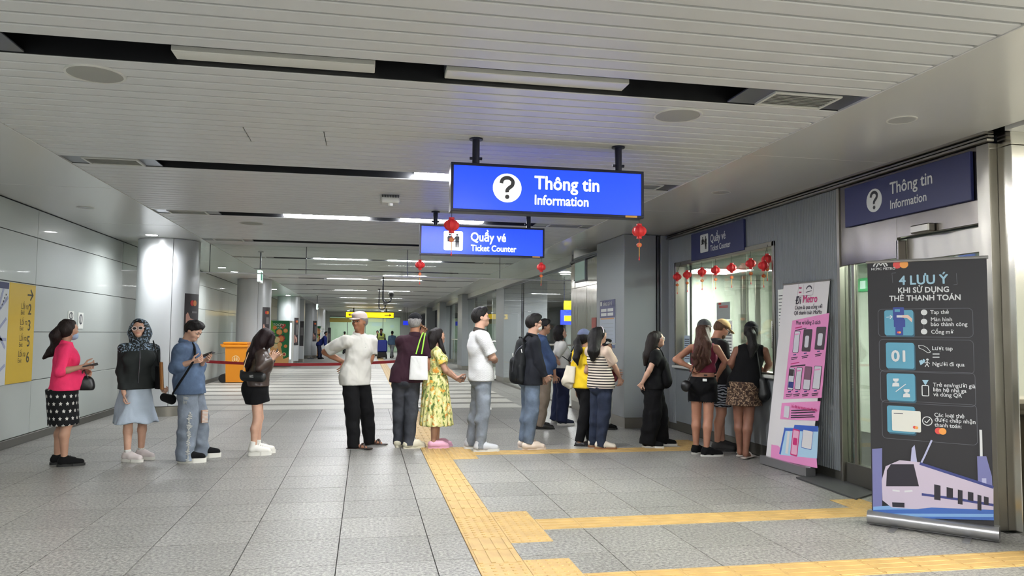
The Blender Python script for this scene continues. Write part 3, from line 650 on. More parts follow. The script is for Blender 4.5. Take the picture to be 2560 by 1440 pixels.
# ------------------------------------------------------------------ lit hanging signs
M_blue = mat('lit sign blue', (28, 70, 246), .3, emit=SIGN_E); M_signw = mat('lit sign white', (255, 255, 255), .4, emit=1.3); M_icon = mat('icon grey', (58, 58, 62), .5)
def disc(t, c, r, ux, uy, m, name, ext=.002, n=32, sx=1):
    nz = Vector(ux).cross(Vector(uy)).normalized()
    return MB().prism([(sx*r*math.cos(2*math.pi*k/n), r*math.sin(2*math.pi*k/n)) for k in range(n)], Vector(c)+nz*0, ux, uy, ext).build(name, m, t)
def rrect(w, h, r, q=4):
    pts = []
    for cx, cy, a0 in ((w-r, r, -90), (w-r, h-r, 0), (r, h-r, 90), (r, r, 180)):
        for k in range(q+1): a = math.radians(a0+90*k/q); pts.append((cx+r*math.cos(a), cy+r*math.sin(a)))
    return pts
def qmark(t, c, h, ux, uy, m):
    """question mark: hooked stroke and dot"""
    ux = Vector(ux); uy = Vector(uy); nz = ux.cross(uy).normalized(); s = h
    pts = [(-.27, .20), (-.22, .36), (-.06, .45), (.12, .43), (.25, .30), (.22, .12), (.08, 0), (.0, -.10), (.0, -.2)]
    dense = []
    for i in range(len(pts)-1):
        for k in range(4):
            u = k/4; p0 = pts[max(i-1, 0)]; p1 = pts[i]; p2 = pts[i+1]; p3 = pts[min(i+2, len(pts)-1)]
            dense.append(tuple(.5*((2*p1[j])+(-p0[j]+p2[j])*u+(2*p0[j]-5*p1[j]+4*p2[j]-p3[j])*u*u+(-p0[j]+3*p1[j]-3*p2[j]+p3[j])*u**3) for j in (0, 1)))
    dense.append(pts[-1]); W = .085; L = []; R = []
    for i, p in enumerate(dense):
        a = dense[max(i-1, 0)]; b = dense[min(i+1, len(dense)-1)]; dx, dy = b[0]-a[0], b[1]-a[1]; l = math.hypot(dx, dy) or 1
        L.append((p[0]-dy/l*W, p[1]+dx/l*W)); R.append((p[0]+dy/l*W, p[1]-dx/l*W))
    mb = MB(); n = len(dense); vs = [Vector(c)+ux*(a*s)+uy*(b*s)+nz*.0012 for a, b in L+R]
    mb.add(vs, [(n+i, n+i+1, i+1, i) for i in range(n-1)]); mb.build('question_mark', m, t)
    disc(t, Vector(c)+uy*(-.40*s), .1*s, ux, uy, m, 'question_dot', .0014)
def counter_icon(t, org, ux, uy, s, white, dark, ext):
    """white rounded square with two figures at a counter"""
    ux = Vector(ux); uy = Vector(uy); nz = ux.cross(uy).normalized(); o = Vector(org)
    MB().prism([(a*s, b*s) for a, b in rrect(1, 1, .08)], o, ux, uy, ext).build('icon_square', white, t)
    o2 = o+nz*ext; e = .0012
    P = lambda pts, nm: MB().prism([(a*s, b*s) for a, b in pts], o2, ux, uy, e).build(nm, dark, t)
    for cx, cy in ((.32, .82), (.70, .82)): disc(t, o2+ux*(cx*s)+uy*(cy*s), .055*s, ux, uy, dark, 'figure_head', e, 16)
    P([(.10, .45), (.90, .45), (.90, .48), (.10, .48)], 'counter_line')
    P([(.20, .48), (.44, .48), (.44, .62), (.52, .50), (.55, .53), (.44, .72), (.40, .75), (.24, .75), (.18, .68)], 'figure_body')
    P([(.60, .48), (.62, .16), (.68, .16), (.70, .44), (.72, .16), (.78, .16), (.80, .50), (.82, .70), (.76, .75), (.64, .75), (.56, .66), (.50, .54), (.53, .51), (.60, .60)], 'figure_body')
def hang_sign(Yf, px, label, lines, icon):
    TL = at(px[0], px[1], Yf); BR = at(px[2], px[3], Yf); x0, x1, z0, z1 = TL.x, BR.x, BR.z, TL.z
    t = empty('hanging_sign', ((x0+x1)/2, Yf+.06, z0), label, 'sign')
    fr = .022
    MB().box(x0, x1, Yf, Yf+.13, z0, z0+fr, c=.003).box(x0, x1, Yf, Yf+.13, z1-fr, z1, c=.003).box(x0, x0+fr, Yf, Yf+.13, z0+fr, z1-fr).box(x1-fr, x1, Yf, Yf+.13, z0+fr, z1-fr).build('frame', M_navy, t)
    MB().box(x0+fr, x1-fr, Yf+.008, Yf+.012, z0+fr, z1-fr).build('lit_face', M_blue, t); MB().box(x0+fr, x1-fr, Yf+.118, Yf+.122, z0+fr, z1-fr).build('lit_back_face', M_blue, t)
    MB().box(x1-.16, x1-.06, Yf-.001, Yf, z0+.002, z0+.018).build('maker_plate', M_gold, t)
    for rx in px[4:6]:
        x = at(rx, (px[1]+px[3])/2, Yf+.06).x
        MB().tube([(x, Yf+.065, z1-.005), (x, Yf+.065, ZC)], .03, 12).build('hanging_post', M_navy, t, smooth=True)
        MB().lathe([(.055, 0), (.055, .012)], (x, Yf+.065, ZC-.012), 16).build('ceiling_plate', M_navy, t); MB().tube([(x-.05, Yf+.065, z1+.05), (x+.05, Yf+.065, z1+.05)], .012, 8).build('bolt', M_navy, t)
    o = Yf+.008; UX = (1, 0, 0); UY = (0, 0, 1)
    for s, p, size, xs_, b in lines:
        q = at(p[0], p[1], o); text(s, size, (q.x, o, q.z), UX, UY, M_signw, t, xs=xs_, bold=b, ext=.003)
    if icon[0] == 'q':
        q = at(icon[1], icon[2], o); c = Vector((q.x, o, q.z)); disc(t, c, icon[3], UX, UY, M_signw, 'icon_disc', .002); qmark(t, c+Vector((0, -.0022, 0)), icon[3]*1.55, UX, UY, M_icon)
    else:
        q = at(icon[1], icon[2], o); counter_icon(t, (q.x, o, q.z), UX, UY, icon[3], M_signw, M_icon, .002)
    return t, x0, x1, z0
s1 = hang_sign(5.92, (1128, 404, 1610, 546, 1189, 1546), 'nearer lit blue hanging sign with a question mark, Thông tin Information', [('Thông tin', (1336, 472), .152, .92, .022), ('Information', (1335, 511), .112, .86, .02)], ('q', 1268, 470, .116))
s2 = hang_sign(9.66, (1050, 560, 1361, 645, 1088, 1321), 'farther lit blue hanging sign with counter figures, Quầy vé Ticket Counter', [('Quầy vé', (1176, 602), .158, .84, .02), ('Ticket Counter', (1177, 627), .112, .84, .018)], ('c', 1109, 625, .245))
# ------------------------------------------------------------------ flat signs on the booth front
M_signnavy = mat('navy sign plate', (30, 36, 84), .5); M_signtxt = mat('sign print white', (206, 208, 208), .5)
def wall_sign(y0, y1, z0, z1, label):
    t = empty('wall_sign', (4.60, (y0+y1)/2, z0), label, 'sign'); MB().box(4.585, 4.618, y0, y1, z0, z1, c=.004).build('plate', M_signnavy, t); return t
UXW = (0, -1, 0); UZ = (0, 0, 1); XP = 4.585
def wl(px, py): q = atx(px, py, XP); return (XP, q.y, q.z)
t = wall_sign(8.70, 10.25, 2.485, 2.87, 'navy sign on the fluted wall above the ticket window, Quầy vé Ticket Counter')
q = wl(1751, 633); counter_icon(t, q, UXW, UZ, .25, M_signtxt, M_black, .002)
q = wl(1776, 606); text('Quầy vé', .15, q, UXW, UZ, M_signtxt, t, xs=.85, bold=.015); q = wl(1776, 628); text('Ticket Counter', .11, (XP, q[1], q[2]), UXW, UZ, M_signtxt, t, xs=.84, bold=.012)
t = wall_sign(5.08, 6.66, 2.485, 2.87, 'navy sign on the steel header above the black banner, Thông tin Information')
q = wl(2185.5, 501); disc(t, q, .108, UXW, UZ, M_signtxt, 'icon_disc', .002); qmark(t, Vector(q)+Vector((-.0022, 0, 0)), .165, UXW, UZ, M_black)
q = wl(2225, 486); text('Thông tin', .15, q, UXW, UZ, M_signtxt, t, xs=.90, bold=.015); q = wl(2225, 523); text('Information', .11, q, UXW, UZ, M_signtxt, t, xs=.88, bold=.012)
# ------------------------------------------------------------------ paper lanterns
def make_lantern(loc, r, drop, label, tail=True, dx=0):
    x, y, z = loc; t = empty('paper_lantern', (x, y, z), label, 'lantern', 'red paper lanterns')
    prof = [(.30, -.86), (.34, -.72), (.72, -.55), (.95, -.25), (1.0, 0), (.93, .28), (.7, .55), (.34, .72), (.30, .86)]
    MB().lathe([(a*r, b*r) for a, b in prof], (x, y, z), 40, lobes=10, amp=.13).build('body', M_red, t, smooth=True)
    MB().lathe([(.36*r, .78*r), (.36*r, .98*r)], (x, y, z), 12).build('top_collar', M_red, t); MB().lathe([(.34*r, -1.0*r), (.34*r, -.8*r)], (x, y, z), 12).build('bottom_collar', M_red, t)
    MB().tube([(x, y, z+.98*r), (x+dx, y, z+r+drop)], .0022, 5).build('string', M_black, t)
    if tail:
        MB().tube([(x, y, z-r), (x, y, z-1.55*r)], .002, 5).build('cord', M_red, t)
        MB().lathe([(.05*r, -.14*r), (.32*r, -.09*r), (.36*r, 0), (.32*r, .09*r), (.05*r, .14*r)], (0, 0, 0), 16)
        mb = MB(); c = Vector((x, y, z-1.85*r)); mb.prism([(.34*r*math.cos(2*math.pi*k/14), .3*r*math.sin(2*math.pi*k/14)) for k in range(14)], c+Vector((0, .008, 0)), (1, 0, 0), (0, 0, 1), .016); mb.build('medallion', mat('lantern medallion', (190, 74, 40), .5), t)
        text('福', .42*r, c+Vector((-.2*r, -.009, -.16*r)), (1, 0, 0), (0, 0, 1), M_gold, t, 'lettering', ext=.001)
        MB().tube([(x, y, z-2.15*r), (x, y, z-3.4*r)], .003, 5).build('tail_cord', M_gold, t); MB().lathe([(.03*r, 0), (.1*r, -.5*r), (.02*r, -.55*r)], (x, y, z-3.35*r), 8).build('tassel', M_red, t)
    return t
for px, py, Y, r, l, zt in ((1129, 563, 5.93, .062, 'red paper lantern under the left end of the information sign', s1[3]), (1598, 578, 5.93, .062, 'red paper lantern under the right end of the information sign', s1[3]), (1050, 662, 9.70, .064, 'red paper lantern under the left end of the ticket counter sign', s2[3]), (1353, 668, 9.70, .062, 'red paper lantern under the right end of the ticket counter sign', s2[3])):
    q = at(px, py, Y); make_lantern((q.x, Y, q.z), r, zt-q.z-r+.01, l)
wl_names = ['first from the left', 'second from the left', 'third from the left', 'fourth from the left', 'fifth from the left', 'sixth from the left', 'last and lower one at the right end', 'topmost one at the right end']
for (px, py), nm in zip(((1693, 692), (1718, 687), (1755, 680), (1789, 676), (1829, 670), (1877, 659), (1909, 664), (1918, 648)), wl_names):
    X = {1909: 4.545, 1693: 4.535}.get(px, 4.655); q = atx(px, py, X); make_lantern((X, q.y, q.z), .066, max(.02, (2.50 if px in (1909, 1693) else 2.465)-q.z-.066), f'red paper lantern in the ticket window, {nm}', dx=.06 if px in (1909, 1693) else 0)
# ------------------------------------------------------------------ map sign on the left wall
t = empty('map_sign', (-4.19, 10.0, .77), 'white station map with a yellow exit list beside it on the left wall', 'sign')
M_yel = mat('sign yellow', (204, 170, 40), .45); M_mapw = mat('map white', (200, 204, 206), .5)
MB().box(-4.2, -4.175, 8.4, 10.05, .76, 1.985, c=.004).build('map_board', M_mapw, t); MB().box(-4.2, -4.175, 10.055, 10.79, .765, 1.985, c=.004).build('yellow_board', M_yel, t)
MB().box(-4.176, -4.172, 8.4, 10.03, 1.90, 1.975).build('navy_header', M_signnavy, t)
rd = MB()
for a, b, c, d in ((9.3, 1.85, 10.0, 1.2), (9.2, 1.0, 10.0, 1.55), (9.4, .82, 9.9, 1.9), (9.0, 1.35, 10.02, 1.3), (9.6, .8, 10.02, 1.0), (9.75, 1.6, 10.02, 1.8)):
    u = Vector((0, c-a, d-b)).normalized(); v = Vector((1, 0, 0)).cross(u); o = Vector((-4.1735, (a+c)/2, (b+d)/2)); rd.obox(o, u, v, Vector((1, 0, 0)), math.hypot(c-a, d-b)/2, .018, .001)
tag(rd.build('map_roads', mat('map road', (150, 156, 184), .6), t), kind='stuff')
st = MB()
for i in range(9): st.box(-4.1735, -4.171, 9.72+.03*i, 9.735+.03*i, 1.5+.04*i, 1.52+.04*i)
tag(st.build('map_marks', M_ink, t), kind='stuff')
UL = (0, 1, 0); M_sink = mat('sign dark print', (70, 66, 44), .6)
def ll(px, py): q = atx(px, py, -4.174); return (-4.174, q.y, q.z)
for n, (a, b), (c, d), (e, f2) in (('2', (70, 786), (53, 772), (52, 786)), ('3', (68, 826), (50, 812), (49, 826)), ('5', (66, 866), (48, 852), (47, 867)), ('6', (64, 906), (45, 892), (44, 907))):
    text(n, .19, ll(a, b), UL, UZ, M_sink, t, bold=.01, ext=.001); text('Lối ra', .105, ll(c, d), UL, UZ, M_sink, t, xs=.8, ext=.001); text('Exit', .08, ll(e, f2), UL, UZ, M_sink, t, xs=.8, ext=.001)
o = Vector(ll(76, 738)); U = Vector(UL); Z = Vector(UZ); ab = MB(); N = Vector((1, 0, 0))
ab.obox(o, U, Z, N, .075, .011, .001)
for s in (1, -1): ab.obox(o+U*.045+Z*(s*.03), (U-Z*s*1).normalized(), (Z*s*1+U).normalized(), N, .052, .012, .001)
ab.build('arrow', M_sink, t)
for (a, b, c, d), l in (((172, 777, 185, 806), 'small white sticker on the left wall, left one behind the head of the pink woman'), ((197, 781, 208, 822), 'white sticker with an oval on the left wall, right of the pink woman')):
    p = atx(a, b, -4.19); q = atx(c, d, -4.19); t = empty('wall_sticker', (-4.195, (p.y+q.y)/2, q.z), l, 'sticker'); MB().box(-4.199, -4.194, p.y, q.y, q.z, p.z).build('sheet', M_paper, t)
    cy, cz = (p.y+q.y)/2, q.z+(p.z-q.z)*.58; rg = MB(); n = 20
    for k in range(n):
        a1 = 2*math.pi*k/n; a2 = 2*math.pi*(k+1)/n; ry, rz = (q.y-p.y)*.36, (p.z-q.z)*.32
        P = lambda a_, m_: (-4.1935, cy+ry*m_*math.cos(a_), cz+rz*m_*math.sin(a_)); rg.add([P(a1, 1), P(a2, 1), P(a2, .72), P(a1, .72)], [(0, 1, 2, 3)])
    rg.build('oval_ring', M_ink, t); MB().box(-4.1938, -4.193, cy-.012, cy+.012, cz-.06, cz+.05).build('symbol', M_ink, t)
# ------------------------------------------------------------------ far end of the hall
struct(MB().box(-4.2, 3.9, 62, 62.2, 0, 3).build('wall_far', mat('far wall pale', (214, 226, 212), .6)))
struct(MB().box(-4.2, -2.6, 58, 58.2, 0, 2.98).build('wall_far_left', M_wall)); struct(MB().box(2.6, 3.95, 58, 58.2, 0, 2.98).build('wall_far_right', M_wall)); struct(MB().box(-2.6, 2.6, 58, 58.2, 2.66, 2.98).build('trim_6', M_wall))
t = struct(empty('window_2', (0, 58, 0)))
for i in range(4): MB().box(-2.58+1.3*i, -2.58+1.3*(i+1)-.04, 58.05, 58.07, .02, 2.64).build('pane', M_glassg, t)
for i in range(5): MB().box(-2.6+1.3*i-.02, -2.6+1.3*i+.02, 58.02, 58.1, 0, 2.66).build('mullion', M_slotplate, t)
MB().box(-2.6, 2.6, 58.02, 58.1, 2.60, 2.66).build('head_rail', M_slotplate, t); MB().box(-2.6, -1.0, 58.0, 58.03, 2.2, 2.5).build('yellow_band', mat('pale yellow', (226, 206, 110), .5), t)
t = empty('panel_light', (0, 60, 2.9), 'lit ceiling strip behind the far glass front', 'ceiling light'); MB().box(-2.5, 2.5, 59.2, 60.6, 2.9, 2.95).build('diffuser', mat('far light', (240, 255, 240), .5, emit=7), t); MB().box(-2.55, 2.55, 59.15, 60.65, 2.951, 3.318).build('frame', M_white, t)
t = empty('yellow_sign', (.27, 49, 2.4), 'long lit yellow hanging sign at the far end behind the old man', 'sign')
a = at(864, 779, 49); b = at(985, 796, 49); M_ysign = mat('lit yellow', (255, 214, 0), .4, emit=1.6)
MB().box(a.x, b.x, 49, 49.12, b.z, a.z, c=.004).build('case', M_navy, t); MB().box(a.x+.03, b.x-.03, 48.99, 49, b.z+.03, a.z-.03).build('lit_face', M_ysign, t); MB().box(a.x+.03, b.x-.03, 49.12, 49.13, b.z+.03, a.z-.03).build('lit_back_face', M_ysign, t)
for x in (a.x+.5, b.x-.5): MB().tube([(x, 49.06, a.z-.01), (x, 49.06, ZC)], .03).build('hanging_post', M_navy, t)
zc = (a.z+b.z)/2; M_yink = mat('sign arrow', (150, 110, 0), .5)
for x, d in ((a.x+.4, -1), (b.x-.4, 1)): MB().prism([(-.2, -.03), (.1, -.03), (.1, -.1), (.25, 0), (.1, .1), (.1, .03), (-.2, .03)][::1] if d > 0 else [(.2, .03), (-.1, .03), (-.1, .1), (-.25, 0), (-.1, -.1), (-.1, -.03), (.2, -.03)], (x, 48.985, zc), (1, 0, 0), (0, 0, 1), .004).build('arrow', M_yink, t)
t = empty('small_blue_sign', (2.3, 46, 2.3), 'small lit blue hanging sign left of the man in the dark cap, far away', 'sign'); a = at(1008, 802, 46); b = at(1022, 813, 46)
MB().box(a.x, b.x, 46, 46.1, b.z, a.z).build('case', mat('sign blue lit', (40, 60, 230)), t)
for i in range(3): MB().tube([(a.x+.05+.1*i, 46.05, a.z-.01), (a.x+.05+.1*i, 46.05, ZC)], .012).build('rod', M_navy, t)
# ------------------------------------------------------------------ orange wheeled bin
t = empty('wheelie_bin', (-3.5, 22.6, 0), 'orange wheeled bin with a lid and black wheels by the left wall', 'bin'); M_or = mat('orange plastic', (224, 140, 24), .4)
bx0, bx1 = at(562, 900, 22.3).x, at(612, 900, 22.3).x; yf = 22.3
def taper(x0, x1, y0, y1, z0, z1, dx, dy): return MB().add([(x0+dx, y0+dy, z0), (x1-dx, y0+dy, z0), (x1-dx, y1-dy, z0), (x0+dx, y1-dy, z0), (x0, y0, z1), (x1, y0, z1), (x1, y1, z1), (x0, y1, z1)], [(0, 3, 2, 1), (4, 5, 6, 7), (0, 1, 5, 4), (1, 2, 6, 5), (2, 3, 7, 6), (3, 0, 4, 7)])
taper(bx0, bx1+.05, yf, yf+.6, .02, 1.0, .03, .05).build('body', M_or, t); MB().box(bx0-.1, bx1+.08, yf-.04, yf+.66, .98, 1.06, c=.02).build('rim', M_or, t)
MB().box(bx0-.07, bx1+.07, yf-.03, yf+.65, 1.06, 1.13, c=.03).build('lid', M_or, t); MB().tube([(bx0-.13, yf+.1, 1.05), (bx0-.13, yf+.5, 1.05)], .022).build('handle', M_or, t)
for y in (yf+.12, yf+.5): MB().tube([(bx0-.05, y-.03, .12), (bx0-.05, y+.03, .12)], .12, 20).build('wheel', M_black, t, smooth=True)
c = Vector(((bx0+bx1)/2+.02, yf+.012, .66)); rg = MB(); n = 28
for k in range(n):
    a1 = 2*math.pi*k/n; a2 = 2*math.pi*(k+1)/n; P = lambda a_, r_: c+Vector((r_*math.cos(a_), -.0, r_*math.sin(a_))); rg.add([P(a1, .1), P(a1, .085), P(a2, .085), P(a2, .1)], [(0, 1, 2, 3)])
M_emb = mat('pale orange print', (240, 206, 150), .5); rg.build('emblem_ring', M_emb, t)
MB().box(c.x-.05, c.x-.01, c.y-.002, c.y, .61, .69).box(c.x+.01, c.x+.05, c.y-.002, c.y, .61, .69).box(c.x-.045, c.x-.015, c.y-.002, c.y, .70, .73).box(c.x+.015, c.x+.045, c.y-.002, c.y, .70, .73).build('emblem_figures', M_emb, t)
# ------------------------------------------------------------------ vending machines
def vending(px0, px1, ptop, Y, label, fruit=True):
    a = at(px0, ptop, Y); b = at(px1, ptop, Y); x0, x1, zt = a.x, b.x, a.z; xg = x0+(x1-x0)*.88
    t = empty('vending_machine', ((x0+x1)/2, Y+.4, 0), label, 'vending machine'); g = mat('vending green', (22, 112, 60), .4)
    MB().box(x0, xg, Y, Y+.9, .1, zt, c=.01).build('green_side', g, t); MB().box(xg, x1, Y-.01, Y+.9, .1, zt, c=.01).build('door', M_white, t); MB().box(xg+.03, x1-.02, Y-.016, Y-.01, .3, zt-.1).build('lit_strip', mat('vending glow', (225, 245, 255), .4, emit=1.5), t)
    MB().box(x0+.03, x1-.03, Y+.03, Y+.87, 0, .1).build('plinth', M_black, t)
    if fruit:
        rn = random.Random(4); UX = (1, 0, 0); wd = xg-x0; mats = [mat('print orange', (232, 140, 70), .5), mat('print pale', (236, 206, 150), .5), mat('print red', (176, 52, 50), .5), mat('print leaf', (24, 66, 32), .5), mat('print lime', (120, 176, 70), .5), mat('print peach', (236, 176, 110), .5)]
        MB().prism([(0, 0), (wd, 0), (wd, .28), (wd*.75, .2), (wd*.6, .75), (wd*.3, .8), (wd*.1, .6), (0, .7)], (x0, Y, .11), UX, UZ, .003).build('juice_print', mats[5], t)
        MB().prism([(0, 0), (wd*.35, 0), (wd*.28, .3), (wd*.15, .6), (0, .62)], (x0, Y-.001, 1.3), UX, UZ, .002).build('lime_print', mats[4], t)
        k = 0
        for fx, fz, r, m in ((.52, 1.42, .12, 0), (.82, 1.48, .09, 0), (.30, 1.60, .08, 0), (.62, 1.15, .15, 2), (.62, 1.15, .10, 0), (.40, 1.1, .13, 1), (.25, 1.2, .10, 4), (.84, .84, .07, 0), (.78, .5, .08, 1), (.78, .5, .05, 2), (.36, .85, .10, 1), (.55, .9, .10, 5), (.2, .95, .09, 1), (.52, 1.42, .09, 5), (.82, 1.48, .06, 5), (.62, 1.68, .05, 3), (.45, 1.3, .05, 3), (.72, 1.3, .06, 3), (.8, 1.12, .05, 3), (.3, 1.35, .05, 3)):
            k += 1
            if m == 3: MB().prism([(-r, -r*.4), (0, -r*.5), (r, r*.5), (0, r*.5)], (x0+fx*wd, Y-.003-.0004*k, fz), UX, UZ, .001).build('leaf_print', mats[3], t)
            else: disc(t, (x0+fx*wd, Y-.003-.0004*k, fz), r, UX, UZ, mats[m], 'fruit_print', .001, 20)
        M_vt = mat('vending text', (222, 232, 214), .5)
        text('TOCEA', .13, (x0+wd*.22, Y-.002, zt-.22), UX, UZ, M_vt, t, bold=.02); text('TOUCH', .10, (x0+wd*.22, Y-.002, zt-.33), UX, UZ, M_vt, t, bold=.02)
        MB().prism([(0, -.12), (.12, .02), (.1, .1), (.03, .1), (0, .05), (-.03, .1), (-.1, .1), (-.12, .02)], (x0+wd*.68, Y-.002, zt-.24), UX, UZ, .002).build('heart_print', mat('print heart', (206, 70, 60), .5), t)
    return t
vending(672, 731, 801, 32.9, 'green vending machine with fruit pictures behind the girl in the brown jacket'); vending(789, 803, 815, 44.2, 'small far green vending machine behind the bending cleaner')
def totem(px0, px1, p0, p1, Y, label):
    a = at(px0, p0, Y); b = at(px1, p1, Y); t = empty('advert_panel', ((a.x+b.x)/2, Y, b.z), label, 'advert'); zb = b.z
    MB().box(a.x, b.x, Y, Y+.08, zb, a.z, c=.01).build('panel', mat('dark poster', (58, 54, 56)), t); w = b.x-a.x
    MB().box(a.x+.1*w, b.x-.3*w, Y-.003, Y, zb+.45*(a.z-zb), a.z-.25*(a.z-zb)).build('picture', mat('poster grey', (120, 116, 116)), t); MB().box(a.x+.15*w, b.x-.2*w, Y-.003, Y, zb+.08*(a.z-zb), zb+.16*(a.z-zb)).build('caption', M_paper, t)
    MB().box(a.x+.3*w, b.x-.3*w, Y+.02, Y+.06, 0, zb).build('leg', M_slotplate, t)
totem(820, 826, 819, 878, 44, 'tall thin black panel right of the bending cleaner')
a = at(745.5, 800, 37.5); b = at(760, 800, 37.5); t = empty('pilaster', ((a.x+b.x)/2, 37.5, 0), 'pale flat pilaster with a dark poster between the third and fourth columns', 'pillar')
MB().box(a.x, b.x, 37.5, 38.0, .15, 2.975, c=.01).build('cladding_sheet', M_column, t); MB().box(a.x+.01, b.x-.01, 37.51, 37.99, 0, .15).build('base_plate', M_base_steel, t)
a2 = at(750.5, 803, 37.49); b2 = at(758.5, 865, 37.49); MB().box(a2.x, b2.x, 37.485, 37.499, b2.z, a2.z).build('poster', mat('dark poster', (58, 54, 56)), t); MB().box(a2.x+.03, b2.x-.03, 37.48, 37.486, b2.z+.5, a2.z-.3).build('poster_picture', mat('poster grey', (120, 116, 116)), t)
# ------------------------------------------------------------------ belt barrier
def stanchion(x, y, label):
    t = empty('barrier_post', (x, y, 0), label, 'barrier post', 'steel belt barrier posts')
    MB().lathe([(.16, 0), (.16, .012), (.05, .035), (.032, .05)], (x, y, 0), 28).build('base', M_base_steel, t, smooth=True); MB().tube([(x, y, .04), (x, y, .93)], .032, 16).build('post', M_satin, t, smooth=True); MB().lathe([(.036, .86), (.04, .87), (.04, .95), (.03, .965)], (x, y, 0), 16).build('belt_head', M_black, t, smooth=True)
stanchion(1.14, 14.72, 'steel belt barrier post behind the man in the maroon polo'); stanchion(-3.55, 14.9, 'steel belt barrier post hidden behind the denim man')
bp = [Vector((-3.50+(1.14+3.45-.05)*i/24, 14.9-.18*i/24, .915-.10*(1-((i/12-1)**2)))) for i in range(25)]
mb = MB()
for a, b in zip(bp, bp[1:]):
    hz = Vector((0, 0, .026)); dy = Vector((0, .002, 0)); mb.add([a-hz-dy, b-hz-dy, b+hz-dy, a+hz-dy, a-hz+dy, b-hz+dy, b+hz+dy, a+hz+dy], [(0, 1, 2, 3), (7, 6, 5, 4), (3, 2, 6, 7), (0, 4, 5, 1)])
o = mb.build('barrier_belt', mat('red belt', (150, 20, 28), .6), base=(-1.2, 14.8, .85)); tag(o, 'red belt sagging between the two barrier posts', 'barrier belt')
# dark floor mats in front of the office
for (a, b, c, d), l in ((((1990, 1196), (2140, 1251), (2190, 1235), (2060, 1185)), 'dark grey rubber mat in front of the information office'),):
    pts = [atz(*p) for p in (a, b, c, d)]; o = MB().prism([(p.x-pts[0].x, p.y-pts[0].y) for p in pts], (pts[0].x, pts[0].y, .003), (1, 0, 0), (0, 1, 0), .012).build('floor_mat', mat('rubber mat', (62, 62, 62), .8, bump=.4), base=(4.3, 6.6, 0)); tag(o, l, 'mat')
# ================================================================== PEOPLE
# Each figure is sculpted as a smooth blended field of tapered limbs and turned into a surface mesh.
def surface_nets(D, org, h):
    """D: 3-D field (negative inside) -> verts, quads"""
    S = D < 0; nx, ny, nz = D.shape
    c = np.zeros((nx-1, ny-1, nz-1), np.int8)
    for i in (0, 1):
        for j in (0, 1):
            for k in (0, 1): c += S[i:nx-1+i, j:ny-1+j, k:nz-1+k]
    act = (c > 0) & (c < 8); idx = -np.ones(act.shape, np.int32); A = np.argwhere(act); n = len(A)
    if n == 0: return np.zeros((0, 3)), np.zeros((0, 4), int)
    idx[act] = np.arange(n); acc = np.zeros((n, 3)); cnt = np.zeros(n); cor = {}
    for i in (0, 1):
        for j in (0, 1):
            for k in (0, 1): cor[i, j, k] = D[A[:, 0]+i, A[:, 1]+j, A[:, 2]+k]
    for a in cor:
        for ax in range(3):
            if a[ax]: continue
            b = list(a); b[ax] = 1; b = tuple(b); da, db = cor[a], cor[b]; m = (da < 0) != (db < 0)
            t = da[m]/(da[m]-db[m]); p = np.tile(np.array(a, float), (m.sum(), 1)); p[:, ax] += t; acc[m] += p; cnt[m] += 1
    V = (A+acc/cnt[:, None])*h+np.array(org); Q = []
    for ax in range(3):
        sl = [slice(1, -1)]*3; sl[ax] = slice(0, -1); s0 = S[tuple(sl)]; sl2 = [slice(1, -1)]*3; sl2[ax] = slice(1, None); s1 = S[tuple(sl2)]
        E = np.argwhere(s0 != s1); f = s0[tuple(E.T)]; off = np.ones(3, int); off[ax] = 0; E = E+off; u, v = [(1, 2), (2, 0), (0, 1)][ax]
        def cell(du, dv): e = E.copy(); e[:, u] += du; e[:, v] += dv; return idx[tuple(e.T)]
        q = np.stack([cell(-1, -1), cell(0, -1), cell(0, 0), cell(-1, 0)], 1); q[~f] = q[~f][:, ::-1]; Q.append(q)
    Q = np.concatenate(Q); return V, Q[(Q >= 0).all(1)]
